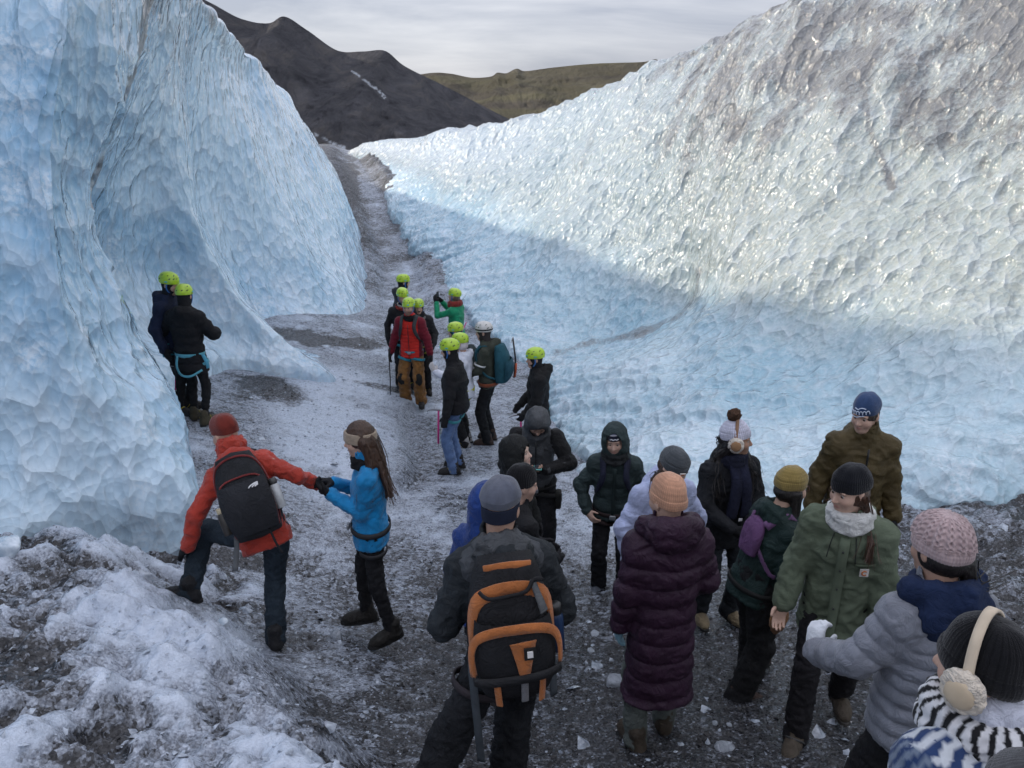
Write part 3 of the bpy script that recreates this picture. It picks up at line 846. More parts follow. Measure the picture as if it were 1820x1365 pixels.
def sweep(name, pts, w, t, normal_hint, mat, parent, closed=False, oval=False):
    """a strap or tube: width w, thickness t, along points"""
    pts = np.array(pts, float); n = len(pts)
    w = np.broadcast_to(np.asarray(w, float), (n,)); t = np.broadcast_to(np.asarray(t, float), (n,))
    tan = np.gradient(pts, axis=0) if not closed else np.roll(pts, -1, 0) - np.roll(pts, 1, 0)
    tan = tan / np.maximum(np.linalg.norm(tan, axis=1, keepdims=True), 1e-9)
    nh = np.array(normal_hint, float)
    if nh.ndim == 1: nh = np.broadcast_to(nh, (n, 3))
    s = np.cross(tan, nh); s = s / np.maximum(np.linalg.norm(s, axis=1, keepdims=True), 1e-9)
    nn = np.cross(s, tan)
    m = 8 if oval else 6
    ring = []
    for i in range(m):
        a = 2 * math.pi * (i + 0.5) / m
        if oval: ca, sa = math.cos(a), math.sin(a)
        else:
            ca = max(-1, min(1, math.cos(a) * 1.35)); sa = max(-1, min(1, math.sin(a) * 1.6))
        ring.append(pts + s * (w / 2 * ca)[:, None] + nn * (t / 2 * sa)[:, None])
    v = np.stack(ring, 1).reshape(-1, 3)
    i = np.arange(n if closed else n - 1)[:, None]; j = np.arange(m)[None]
    i2 = (i + 1) % n; j2 = (j + 1) % m
    f = np.stack([i * m + j, i * m + j2, i2 * m + j2, i2 * m + j], -1).reshape(-1, 4)
    fs = [f]
    if not closed:
        c0, c1 = len(v), len(v) + 1
        v = np.concatenate([v, pts[:1], pts[-1:]])
        jj = np.arange(m)
        fs.append(np.stack([np.full(m, c0), (jj + 1) % m, jj], 1))
        fs.append(np.stack([np.full(m, c1), (n - 1) * m + jj, (n - 1) * m + (jj + 1) % m], 1))
    return mesh_np(name, v, fs, mat, parent)
def curve(pts, n=24):
    return cr_axis(np.array(pts, float), np.linspace(0, len(pts) - 1, n))

# ---------------------------------------------------------------- cloth, skin, hair materials (procedural)
_mats = {}
def cloth(col, rough=0.85, weave=420.0, bumpk=0.25, sheen=0.15, var=0.25, spec=0.3, wr=0.0):
    key = ('c', tuple(col), rough, weave, bumpk, var, wr)
    if key in _mats: return _mats[key]
    m, nt, bs = new_mat('cloth')
    tc = nd(nt, 'TexCoord').outputs['Object']
    n1 = noise_node(nt, 7.0, 3, 0.6, tc)
    n2 = noise_node(nt, weave, 1, 0.5, tc)
    dark = tuple(c * (1 - var) for c in col); lite = tuple(min(1, c * (1 + var) + 0.003) for c in col)
    c = ramp(nt, n1.outputs['Fac'], [(0.3, dark), (0.7, lite)]).outputs[0]
    lk(nt, c, bs.inputs['Base Color'])
    bs.inputs['Roughness'].default_value = rough
    bs.inputs['Specular IOR Level'].default_value = spec
    bs.inputs['Sheen Weight'].default_value = sheen if max(col) > 0.15 else 0.0
    h = n2.outputs['Fac']
    if wr:
        n3 = noise_node(nt, 11.0, 4, 0.55, tc, 2.2)
        cre = mth(nt, 'ABSOLUTE', mth(nt, 'SUBTRACT', n3.outputs['Fac'], 0.5))
        cre = mth(nt, 'POWER', mth(nt, 'MULTIPLY', cre, 3.0, True), 0.6)
        h = mth(nt, 'ADD', mth(nt, 'MULTIPLY', cre, wr * 1.4), mth(nt, 'MULTIPLY', h, 0.12))
        lk(nt, bump(nt, h, 0.75, 0.022), bs.inputs['Normal'])
    else:
        lk(nt, bump(nt, h, bumpk, 0.003), bs.inputs['Normal'])
    _mats[key] = m
    return m
def plain(col, rough=0.5, metal=0.0, coat=0.0, name='plastic'):
    key = ('p', tuple(col), rough, metal, coat)
    if key in _mats: return _mats[key]
    m, nt, bs = new_mat(name)
    tc = nd(nt, 'TexCoord').outputs['Object']
    n1 = noise_node(nt, 30.0, 3, 0.6, tc)
    lk(nt, ramp(nt, n1.outputs['Fac'], [(0.3, tuple(c * 0.85 for c in col)), (0.7, tuple(min(1, c * 1.12) for c in col))]).outputs[0], bs.inputs['Base Color'])
    bs.inputs['Roughness'].default_value = rough; bs.inputs['Metallic'].default_value = metal; bs.inputs['Coat Weight'].default_value = coat
    _mats[key] = m
    return m
def attr_mat(name, rough, bump_scale=0.0, bumpk=0.2, sheen=0.0, spec=0.4):
    key = ('a', name)
    if key in _mats: return _mats[key]
    m, nt, bs = new_mat(name)
    tc = nd(nt, 'TexCoord').outputs['Object']
    n1 = noise_node(nt, 40.0, 3, 0.6, tc)
    c = mixc(nt, 1.0, attr(nt, 'col', 'Color'), ramp(nt, n1.outputs['Fac'], [(0.3, 0.82), (0.7, 1.0)]).outputs[0], 'MULTIPLY')
    lk(nt, c, bs.inputs['Base Color'])
    bs.inputs['Roughness'].default_value = rough; bs.inputs['Sheen Weight'].default_value = sheen
    bs.inputs['Specular IOR Level'].default_value = spec
    if bump_scale:
        n2 = noise_node(nt, bump_scale, 2, 0.6, tc)
        lk(nt, bump(nt, n2.outputs['Fac'], bumpk, 0.004), bs.inputs['Normal'])
    _mats[key] = m
    return m
M_SKIN = attr_mat('skin', 0.5, 260.0, 0.12)
M_KNIT = attr_mat('knit', 0.95, 300.0, 0.5, 0.25, 0.1)
M_PRINT = attr_mat('print', 0.8, 380.0, 0.25, 0.1, 0.2)
M_EYE = attr_mat('eye', 0.12)
def hair_mat(col):
    key = ('h', tuple(col))
    if key in _mats: return _mats[key]
    m, nt, bs = new_mat('hair')
    tc = nd(nt, 'TexCoord').outputs['Object']
    mp = nd(nt, 'Mapping'); mp.inputs['Scale'].default_value = (120, 120, 9); lk(nt, tc, mp.inputs['Vector'])
    n1 = noise_node(nt, 1.0, 3, 0.6, mp.outputs[0], 0.4)
    lk(nt, ramp(nt, n1.outputs['Fac'], [(0.3, tuple(c * 0.5 for c in col)), (0.7, tuple(c * 1.5 for c in col))]).outputs[0], bs.inputs['Base Color'])
    bs.inputs['Roughness'].default_value = 0.45
    lk(nt, bump(nt, n1.outputs['Fac'], 0.7, 0.01), bs.inputs['Normal'])
    _mats[key] = m
    return m

# ---------------------------------------------------------------- skeleton
def two_bone(a, t, l1, l2, pole):
    a = np.asarray(a, float); t = np.asarray(t, float)
    d = t - a; L_ = np.linalg.norm(d)
    if L_ > (l1 + l2) * 0.995: t = a + d / L_ * (l1 + l2) * 0.995; d = t - a; L_ = np.linalg.norm(d)
    u = d / L_
    c = (l1 * l1 + L_ * L_ - l2 * l2) / (2 * L_)
    hgt = math.sqrt(max(l1 * l1 - c * c, 1e-6))
    p = np.asarray(pole, float); p = p - u * (p @ u); p = nrmz(p)
    return a + u * c + p * hgt, t
class Pose: pass
def make_pose(S):
    s = S['H'] / 1.75
    q = Pose(); q.s = s
    lean, side, tw = R(S.get('lean', 3)), R(S.get('side', 0)), R(S.get('twist', 0))
    px, py, pz = S.get('pelvis', (0, 0, 0))
    q.pel = V(px, py, 0.935 * s + pz)
    q.U = nrmz(V(math.sin(side), math.sin(lean), math.cos(lean) * math.cos(side)))
    X = nrmz(V(1, 0, 0) - q.U * q.U[0])
    X = rot(q.U, tw) @ X
    q.X = X; q.F = np.cross(q.U, X)                                  # right and forward of the chest
    pX = nrmz(V(1, 0, 0)); pX = rot((0, 0, 1), R(S.get('pelvis_yaw', 0))) @ pX
    q.pX = pX; q.pF = np.cross(V(0, 0, 1), pX)
    q.neck = q.pel + q.U * 0.525 * s + q.F * S.get('hunch', 0.0) * s
    hy, hp, hr = S.get('head', (0, 0, 0))
    B = rot((0, 0, 1), R(hy)) @ rot((1, 0, 0), R(-hp)) @ rot((0, 1, 0), R(hr))
    q.hR, q.hF, q.hU = B @ V(1, 0, 0), B @ V(0, 1, 0), B @ V(0, 0, 1)
    q.hM = np.stack([q.hR, q.hF, q.hU])
    hs = 0.55 * s + 0.45
    q.hs = hs
    q.head = q.neck + (0.35 * q.U + 0.65 * q.hU) * 0.175 * s + q.hF * 0.018 + q.F * 0.012
    q.sh, q.el, q.wr, q.hand = {}, {}, {}, {}
    q.hip, q.kn, q.an, q.ft = {}, {}, {}, {}
    for sd, sg in (('l', -1), ('r', 1)):
        sh = q.pel + q.U * 0.465 * s + q.X * sg * S.get('shw', 0.162) * s + q.F * S.get('hunch', 0.0) * s
        tgt = S.get(sd + 'h')
        if tgt is None: tgt = sh / s + V(sg * 0.10, 0.03, -0.50)
        tgt = np.asarray(tgt, float) * s
        pole = S.get(sd + 'pole', (sg * 0.5, -0.8, -0.4))
        q.sh[sd] = sh
        q.el[sd], q.wr[sd] = two_bone(sh, tgt, 0.285 * s, 0.255 * s, pole)
        fd = S.get(sd + 'dir')
        fd = nrmz(q.wr[sd] - q.el[sd]) if fd is None else nrmz(fd)
        pn = nrmz(np.asarray(S.get(sd + 'palm', (-sg, 0, 0)), float))
        pn = nrmz(pn - fd * (pn @ fd))
        th = np.cross(fd, pn) * sg
        q.hand[sd] = (fd, pn, th)
        hip = q.pel + pX * sg * 0.088 * s + V(0, 0, -0.03 * s)
        fx, fy, fz, yaw = S.get(sd + 'f', (sg * 0.11, 0, 0, -sg * 8))
        fdir = V(math.sin(R(-yaw)), math.cos(R(yaw)), 0)
        an = V(fx, fy, fz) * s + V(0, 0, 0.085 * s)
        pole = nrmz(fdir + q.pF * 0.6)
        q.hip[sd] = hip
        q.kn[sd], q.an[sd] = two_bone(hip, an, 0.425 * s, 0.42 * s, pole)
        q.ft[sd] = (q.an[sd], fdir)
    return q
def hl(q, x, y, z):
    """head-space point"""
    return q.head + (q.hR * x + q.hF * y + q.hU * z) * q.hs
def head_prims(q):
    e = lambda x, y, z, a, b, c: ell(hl(q, x, y, z), np.array([a, b, c]) * q.hs, q.hM)
    pr = [(e(0, -0.010, 0.028, 0.075, 0.094, 0.098), 0.02), (e(0, 0.022, -0.035, 0.062, 0.068, 0.085), 0.03), (e(0, 0.052, -0.098, 0.032, 0.030, 0.024), 0.045),
          (e(0.037, 0.060, -0.030, 0.026, 0.024, 0.026), 0.03), (e(-0.037, 0.060, -0.030, 0.026, 0.024, 0.026), 0.03),
          (e(0.03, 0.080, 0.026, 0.024, 0.010, 0.008), 0.018), (e(-0.03, 0.080, 0.026, 0.024, 0.010, 0.008), 0.018),
          (cone(hl(q, 0, 0.086, 0.012), hl(q, 0, 0.106, -0.028), 0.007, 0.0125), 0.012),
          (e(0.011, 0.096, -0.033, 0.008, 0.009, 0.007), 0.008), (e(-0.011, 0.096, -0.033, 0.008, 0.009, 0.007), 0.008),
          (e(0, 0.086, -0.059, 0.024, 0.010, 0.0062), 0.006), (e(0, 0.085, -0.070, 0.020, 0.010, 0.0072), 0.006),
          (e(0.077, -0.008, -0.006, 0.010, 0.020, 0.031), 0.008), (e(-0.077, -0.008, -0.006, 0.010, 0.020, 0.031), 0.008),
          (cone(hl(q, 0, -0.022, -0.06), q.neck - q.U * 0.03, 0.056 * q.hs, 0.062 * q.hs), 0.03)]
    sb = [(e(0.031, 0.100, 0.007, 0.017, 0.016, 0.0095), 0.012), (e(-0.031, 0.100, 0.007, 0.017, 0.016, 0.0095), 0.012)]
    return pr, sb
def hand_prims(q, sd, curl=0.5, grow=0.0, spread=0.0, fist=False):
    fd, pn, th = q.hand[sd]; w = q.wr[sd]; s = q.s
    pr = []
    M = np.stack([th, fd, pn])
    pr.append((ell(w + fd * 0.052 * s, np.array([0.042, 0.058, 0.020]) * s + grow, M), 0.015))
    pr.append((cone(w - fd * 0.02 * s, w + fd * 0.03 * s, 0.030 * s + grow, 0.030 * s + grow, sq=(pn, 0.78)), 0.02))
    for off, ln, k in ((0.030, 0.074, 0.9), (0.010, 0.083, 1.0), (-0.011, 0.077, 1.05), (-0.031, 0.060, 1.15)):
        b = w + (fd * 0.090 + th * off) * s
        d = nrmz(fd + th * off * spread * 8)
        a1 = curl * k * 0.8
        p = b; r0 = 0.0092 * s + grow * 0.75
        for j, (fr, c) in enumerate(((0.46, 0.6), (0.30, 1.0), (0.24, 0.8))):
            a1 = a1 + curl * c * (0.0 if j == 0 else 1.0)
            dd = d * math.cos(a1) + pn * math.sin(a1)
            p2 = p + dd * ln * fr * s
            pr.append((cone(p, p2, r0, r0 * 0.93), 0.004 if j else 0.008))
            p, r0 = p2, r0 * 0.93
    b = w + (fd * 0.026 + th * 0.030 + pn * 0.006) * s
    d1 = nrmz(fd * 0.72 + th * 0.62 + pn * (0.25 + 0.3 * curl))
    p1 = b + d1 * 0.042 * s
    d2 = nrmz(fd * 0.88 + th * 0.25 + pn * (0.35 + 0.5 * curl))
    pr.append((cone(b, p1, 0.014 * s + grow, 0.0105 * s + grow * 0.8), 0.012))
    pr.append((cone(p1, p1 + d2 * 0.032 * s, 0.0105 * s + grow * 0.8, 0.0085 * s + grow * 0.8), 0.004))
    return pr

def leg_radii(style):
    return {'straight': (0.084, 0.070, 0.068, 0.066), 'loose': (0.092, 0.086, 0.086, 0.088), 'slim': (0.078, 0.058, 0.055, 0.045), 'legging': (0.076, 0.054, 0.053, 0.041)}[style]

def resolve(S):
    """stand the figure so that the top of its hat lies on the given sight line, feet on the floor"""
    if S['at'][0] != 'TOP': return
    _, px, py, d = S['at']
    q = make_pose(S)
    c = q.head + q.hU * (0.126 * q.hs + S.get('hat', 0.028))
    a = R(S.get('yaw', 0))
    ox, oy = c[0] * math.cos(a) - c[1] * math.sin(a), c[0] * math.sin(a) + c[1] * math.cos(a)
    def gap(d):
        w = P(px, py, d)
        return w[2] - c[2] - ground_z(w[0] - ox, w[1] - oy)
    if d is None:
        d = 0.9
        while gap(d) > 0 and d < 45: d += 0.05
        lo, hi = d - 0.05, d
        for _ in range(16):
            m = (lo + hi) / 2
            if gap(m) > 0: lo = m
            else: hi = m
        d = hi
    w = P(px, py, d)
    S['at'] = (w[0] - ox, w[1] - oy); S['z'] = w[2] - c[2]
def build_person(S):
    """one figure: a continuous body mesh with its clothing as parts; returns (root object, pose)"""
    resolve(S)
    q = make_pose(S); s = q.s
    near = S.get('lod', 1) == 1
    hc, hf, hb = (0.0115, 0.0056, 0.017) if near else (0.017, 0.0095, 0.024)
    skin = np.array(S.get('skin', (0.52, 0.33, 0.25)))
    gl = S.get('gloves')
    # ---- body: head, trunk, arms, hands and legs as one surface
    hp, hsub = head_prims(q)
    prims = []
    prims.append((loft(q.pel, q.neck, q.X, q.F, [(-0.2, 0.06, 0.05, 0), (-0.08, 0.11, 0.085, 0), (0.25, 0.115, 0.088, 0), (0.65, 0.135, 0.095, 0), (0.88, 0.11, 0.07, -0.01), (1.05, 0.055, 0.055, -0.01)]), 0.03))
    for sd in 'lr':
        prims += [(cone(q.sh[sd], q.el[sd], 0.038 * s, 0.032 * s), 0.02), (cone(q.el[sd], q.wr[sd], 0.032 * s, 0.025 * s), 0.02)]
        prims += [(cone(q.hip[sd], q.kn[sd], 0.052 * s, 0.034 * s), 0.02), (cone(q.kn[sd], q.an[sd], 0.032 * s, 0.024 * s), 0.02)]
        an, fd = q.ft[sd]
        prims.append((cone(an - V(0, 0, 0.04 * s), an + fd * 0.14 * s - V(0, 0, 0.05 * s), 0.035 * s, 0.028 * s), 0.02))
    boxes = [(hl(q, 0, 0, 0) - 0.13, hl(q, 0, 0, 0) + 0.13)]
    for sd in 'lr':
        bare = not (gl and sd in S.get('glove_sides', 'lr'))
        hpz = hand_prims(q, sd, S.get(sd + 'curl', 0.45), 0.0 if bare else -0.002)
        if bare:
            prims += hpz
            lo, hi = bounds([p for p, _ in hpz], 0.0)
            boxes.append((lo, hi))
        else:
            prims += hpz[:2]
    lo, hi = bounds([p for p, _ in prims + hp])
    F = Field(fine_axes(lo, hi, hb, boxes, hf))
    for p, k in prims: F.add(p, k)
    for p, k in hp: F.add(p, k)
    for p, k in hsub: F.sub(p, k)
    v, f = F.mesh()
    v = relax(v, f, 1, 0.35)
    loc = (v - q.head) @ q.hM.T / q.hs
    c = np.repeat(skin[None], len(v), 0)
    lips = np.exp(-(((loc[:, 0]) / 0.021) ** 4 + ((loc[:, 1] - 0.092) / 0.014) ** 2 + ((loc[:, 2] + 0.064) / 0.0085) ** 2))
    c = c * (1 - lips[:, None] * 0.75) + np.array(S.get('lips', (0.40, 0.13, 0.12))) * lips[:, None] * 0.75
    chk = np.exp(-(((np.abs(loc[:, 0]) - 0.042) / 0.02) ** 2 + ((loc[:, 1] - 0.07) / 0.03) ** 2 + ((loc[:, 2] + 0.03) / 0.02) ** 2)) + np.exp(-((loc[:, 0] / 0.014) ** 2 + ((loc[:, 1] - 0.108) / 0.012) ** 2 + ((loc[:, 2] + 0.03) / 0.012) ** 2))
    c = c * (1 - 0.22 * chk[:, None]) + np.array((0.55, 0.20, 0.16)) * 0.22 * chk[:, None]
    hair = np.array(S.get('hair', (0.05, 0.03, 0.02)))
    brow = np.exp(-(((np.abs(loc[:, 0]) - 0.031) / 0.017) ** 4 + ((loc[:, 2] - 0.027 + 0.25 * np.maximum(np.abs(loc[:, 0]) - 0.034, 0)) / 0.0055) ** 2)) * (loc[:, 1] > 0.05)
    c = c * (1 - 0.8 * brow[:, None]) + hair * 0.8 * brow[:, None]
    if S.get('beard'):
        bd = sstep(-0.035, -0.06, loc[:, 2]) * (loc[:, 1] > 0.0) * (loc[:, 2] > -0.14) * (1 - lips)
        c = c * (1 - 0.6 * bd[:, None]) + hair * 0.6 * bd[:, None]
    body = mesh_np('person', v, f, M_SKIN, attrs={'col': c})
    tag(body, S['label'], 'person', S.get('group'))
    x, y = S['at']; z = S.get('z', ground_z(x, y))
    body.location = (x, y, z)
    body.rotation_euler = (0, 0, R(S.get('yaw', 0)))
    sd_ = S.get('seed', 1)
    # ---- eyes
    if S.get('eyes', near):
        for sg in (-1, 1):
            e = hl(q, sg * 0.031, 0.0755, 0.006)
            g = nrmz(q.hF + q.hR * S.get('gaze', 0.0))
            ph, th = np.meshgrid(np.linspace(0, math.pi, 13), np.linspace(0, 2 * math.pi, 17)[:-1], indexing='ij')
            gx = nrmz(np.cross(g, q.hU)); gu = np.cross(gx, g)
            d = np.cos(ph)[..., None] * g + np.sin(ph)[..., None] * (np.cos(th)[..., None] * gx + np.sin(th)[..., None] * gu)
            vv = (e + d * 0.0122 * q.hs).reshape(-1, 3)
            cc = np.where((ph.ravel() < 0.62)[:, None], (np.array(S.get('iris', (0.06, 0.035, 0.02))) * np.where(ph.ravel() < 0.24, 0.1, 1)[:, None]), np.array((0.42, 0.38, 0.36)))
            i = np.arange(13 * 16).reshape(13, 16)
            ff = np.stack([i[:-1], i[1:], np.roll(i[1:], -1, 1), np.roll(i[:-1], -1, 1)], -1).reshape(-1, 4)
            mesh_np('eye', vv, ff, M_EYE, body, attrs={'col': cc})
    # ---- trousers
    tr = S.get('trousers')
    if tr:
        a, b, c_, d = [r_ * s for r_ in leg_radii(tr.get('fit', 'straight'))]
        pr = [(loft(q.pel, q.neck, q.pX, q.pF, [(-0.16, 0.10, 0.08, 0), (-0.06, 0.148 * s, 0.106 * s, 0), (0.16, 0.138 * s, 0.098 * s, 0), (0.22, 0.13 * s, 0.095 * s, 0)]), 0.03)]
        for sd in 'lr':
            mid = q.hip[sd] * 0.5 + q.kn[sd] * 0.5
            end = q.an[sd] * 1.0 + V(0, 0, tr.get('hem', -0.015))
            pr += [(cone(q.hip[sd], q.kn[sd], a, b), 0.035), (cone(q.kn[sd], end, c_, d), 0.02)]
        cuts = [(V(0, 0, min(q.an['l'][2], q.an['r'][2]) - 0.06), V(0, 0, -1))]
        field_obj('trousers', pr, hc, cloth(tr['col'], tr.get('rough', 0.85), wr=tr.get('wr', 0.3)), body, cuts=cuts, folds=tr.get('folds', 0.016) * (1 if near else 1.1), fscale=11, seed=sd_ + 3)
        if tr.get('patch'):
            for sd in 'lr':
                kd = nrmz(q.ft[sd][1])
                field_obj('knee_patch', [(ell(q.kn[sd] + kd * 0.055 - V(0, 0, 0.01), V(0.062, 0.045, 0.105) * s), None)], hc, cloth(tr['patch']), body, folds=0.006, seed=4)
    # ---- boots
    bt = S.get('boots', {'col': (0.02, 0.018, 0.018)})
    for sd in 'lr':
        if sd in S.get('no_boot', ''): continue
        an, fd = q.ft[sd]; g = an - V(0, 0, 0.085 * s); sx = np.cross(fd, V(0, 0, 1))
        Mf = np.stack([sx, fd, V(0, 0, 1)])
        zb = g[2] + 0.012
        pr = [(ell(g + fd * 0.115 * s + V(0, 0, 0.042 * s), V(0.050, 0.085, 0.048) * s, Mf), 0.03), (ell(g - fd * 0.035 * s + V(0, 0, 0.045 * s), V(0.043, 0.055, 0.055) * s, Mf), 0.04),
              (ell(g + fd * 0.04 * s + V(0, 0, 0.06 * s), V(0.044, 0.09, 0.05) * s, Mf), 0.04), (cone(g - fd * 0.01 * s + V(0, 0, 0.06 * s), g - fd * 0.012 * s + V(0, 0, bt.get('high', 0.15) * s), 0.049 * s, 0.052 * s), 0.035)]
        bo = field_obj('boot', pr, hc * 0.85, cloth(bt['col'], 0.6, wr=0.25), body, cuts=[(V(0, 0, zb), V(0, 0, -1))], folds=0.006, fscale=20, seed=6)
        # sole
        t = np.linspace(0, 2 * math.pi, 29)[:-1]
        ox = np.where(np.sin(t) > 0, 0.051, 0.044) * np.cos(t) * (1 - 0.12 * np.cos(2 * t)) * s
        oy = (0.055 + 0.148 * np.sin(t)) * s
        ring = lambda k, hgt: g + (sx * (ox * k)[:, None] + fd * ((oy - 0.055 * s) * k + 0.055 * s)[:, None]) + V(0, 0, hgt)
        vv = np.concatenate([ring(0.97, 0.0), ring(1.04, 0.004), ring(1.04, 0.028 * s), ring(0.90, 0.032 * s)])
        n = 28; i = np.arange(n); ff = [np.stack([i + n * j, (i + 1) % n + n * j, (i + 1) % n + n * (j + 1), i + n * (j + 1)], 1) for j in range(3)]
        vv = np.concatenate([vv, [g], [g + V(0, 0, 0.032 * s)]])
        tri = np.concatenate([np.stack([np.full(n, 4 * n), (i + 1) % n, i], 1), np.stack([np.full(n, 4 * n + 1), i + 3 * n, (i + 1) % n + 3 * n], 1)])
        mesh_np('sole', vv, [np.concatenate(ff), tri], plain(bt.get('sole', (0.02, 0.02, 0.02)), 0.8), bo, smooth=False)
        if S.get('crampon'):
            vs, fs = [], []
            for (cx, cy) in ((-0.042, 0.16), (0.042, 0.16), (-0.046, 0.10), (0.046, 0.10), (-0.04, -0.03), (0.04, -0.03), (-0.02, 0.205), (0.02, 0.205)):
                b0 = g + (sx * cx + fd * cy) * s; tip = b0 + V(0, 0, -0.028) + (fd * 0.03 if cy > 0.2 else 0)
                k = len(vs)
                vs += [b0 + sx * 0.009 + V(0, 0, 0.012), b0 - sx * 0.009 + V(0, 0, 0.012), b0 + fd * 0.012 + V(0, 0, 0.012), tip]
                fs += [(k, k + 1, k + 3), (k + 1, k + 2, k + 3), (k + 2, k, k + 3), (k, k + 2, k + 1)]
            cr = mesh_np('crampon', np.array(vs), np.array(fs), plain((0.45, 0.45, 0.46), 0.35, 0.9), bo, smooth=False)
            st = [g + sx * 0.055 * s + V(0, 0, 0.03), g + sx * 0.05 * s + fd * 0.05 * s + V(0, 0, 0.085 * s), g + fd * 0.075 * s + V(0, 0, 0.108 * s), g - sx * 0.05 * s + fd * 0.05 * s + V(0, 0, 0.085 * s), g - sx * 0.055 * s + V(0, 0, 0.03)]
            sweep('crampon_strap', curve(st, 14), 0.014, 0.004, nrmz(fd + V(0, 0, 0.4)), plain(S['crampon'], 0.7), bo)
    # ---- jacket
    jk = S.get('jacket')
    if jk:
        j = dict(hem=-0.28, hemw=1.0, puff=0.0, quilt=None, col=(0.02, 0.02, 0.02), collar=True, hood=None, folds=0.012, sleeve=1.0, cuff=0.045)
        j.update(jk)
        pf = j['puff']
        hw = j['hemw']
        b_ = S.get('bulk', 1.0)
        prof = [(j['hem'], (0.174 * hw + pf) * s * b_, (0.131 * hw + pf) * s * b_, 0.0), (min(-0.02, j['hem'] + 0.25), (0.170 + pf) * s * b_, (0.128 + pf) * s * b_, 0.0), (0.26, (0.152 + pf) * s * b_, (0.117 + pf) * s * b_, 0.004), (0.62, (0.172 + pf) * s * b_, (0.128 + pf) * s * b_, 0.0),
                (0.82, (0.156 + pf) * s, (0.110 + pf) * s, -0.006), (0.93, (0.110 + pf) * s, (0.092 + pf * 0.6) * s, -0.012), (1.02, 0.082 * s, 0.080 * s, -0.008)]
        qt = j['quilt']
        pr = [(loft(q.pel, q.neck, q.X, q.F, prof, qt), 0.03)]
        for sd in 'lr':
            r1, r2, r3 = (0.062 + pf) * s * j['sleeve'], (0.053 + pf) * s * j['sleeve'], (j['cuff'] + pf * 0.6) * s
            cf = q.wr[sd] * 0.97 + q.el[sd] * 0.03
            pr += [(cone(q.sh[sd] - q.U * 0.03 * s, q.el[sd], r1, r2, qt), 0.05), (cone(q.el[sd], cf, r2, r3, qt), 0.02)]
            sg = 1 if sd == 'r' else -1
            pr.append((cone(q.neck - q.U * 0.035 * s + q.X * sg * 0.045 * s - q.F * 0.01, q.sh[sd] - q.U * 0.01 * s, (0.052 + pf * 0.5) * s, (0.062 + pf * 0.8) * s), 0.05))
        subs = []
        if j['collar']:
            ch = j.get('collar_h', 0.075)
            pr.append((cone(q.neck - q.U * 0.02 * s, q.neck + (q.U * 0.4 + q.hU * 0.6) * ch * s + q.F * 0.01, 0.086 * s, 0.080 * s), 0.02))
            subs.append((cone(q.neck + q.hU * (ch - 0.03) * s + q.F * 0.012, q.neck + q.hU * (ch + 0.10) * s + q.F * 0.02, 0.062 * s, 0.070 * s), 0.004))
        hd = j['hood']
        if hd == 'down':
            bk = q.neck - q.F * 0.075 * s + q.U * 0.015 * s
            Mh = np.stack([q.X, q.F, q.U])
            hk = j.get('hood_k', 1.0)
            pr += [(ell(bk - q.U * 0.03 * s * hk, V(0.125, 0.070, 0.085) * s * hk, Mh), 0.04), (cone(q.neck + q.X * 0.09 * s + q.F * 0.02, q.neck - q.F * 0.11 * s * hk + q.U * 0.03 * s, 0.04 * s * hk, 0.045 * s * hk), 0.03),
                   (cone(q.neck - q.X * 0.09 * s + q.F * 0.02, q.neck - q.F * 0.11 * s * hk + q.U * 0.03 * s, 0.04 * s * hk, 0.045 * s * hk), 0.03)]
            subs.append((ell(q.neck + q.hU * 0.09 * s - q.F * 0.02, V(0.075, 0.085, 0.07) * s, Mh), 0.02))
        elif hd == 'up':
            hk = j.get('hood_k', 1.0)
            pr += [(ell(hl(q, 0, -0.018, 0.025), V(0.108, 0.128, 0.135) * q.hs * hk, q.hM), 0.03), (ell(hl(q, 0, -0.03, -0.06), V(0.105, 0.11, 0.11) * q.hs * hk, q.hM), 0.04),
                   (cone(hl(q, 0, -0.02, -0.08), q.neck, 0.095 * s, 0.12 * s), 0.05)]
            subs.append((ell(hl(q, 0, 0.135, j.get('hood_open', -0.02)), V(0.072, 0.125, 0.098) * q.hs, q.hM), 0.012))
            subs.append((ell(hl(q, 0, 0.01, 0.0), V(0.084, 0.105, 0.120) * q.hs, q.hM), 0.004))
        cm = j.get('mat') or cloth(j['col'], j.get('rough', 0.75), wr=0.6 * j.get('wr', 0.35))
        at = None
        if j.get('paint'):
            pt = j['paint']; cm = M_PRINT
            at = lambda v: {'col': pt(v, q)}
        field_obj('jacket', pr, hc if not qt else hc * 0.72, cm, body, subs=subs, folds=j['folds'], fscale=j.get('fscale', 8.5), seed=sd_, k=0.02, attrs=at)
        if j.get('cuffcol'):
            for sd in 'lr':
                d = nrmz(q.wr[sd] - q.el[sd])
                field_obj('cuff', [(cone(q.wr[sd] - d * 0.045, q.wr[sd] - d * 0.005, (j['cuff'] + pf * 0.6) * s + 0.006, (j['cuff'] + pf * 0.6) * s + 0.004), None)], 0.011, cloth(j['cuffcol']), body)
    # ---- gloves
    if gl:
        for sd in S.get('glove_sides', 'lr'):
            d = nrmz(q.wr[sd] - q.el[sd])
            pr = hand_prims(q, sd, S.get(sd + 'curl', 0.45), 0.0045)
            pr.append((cone(q.wr[sd] - d * 0.05 * s, q.wr[sd] + d * 0.01 * s, 0.041 * s, 0.037 * s), 0.015))
            field_obj('glove', pr, 0.0068 if near else 0.0105, cloth(gl, 0.8, wr=0.2), body, k=0.008, seed=2)
    return body, q

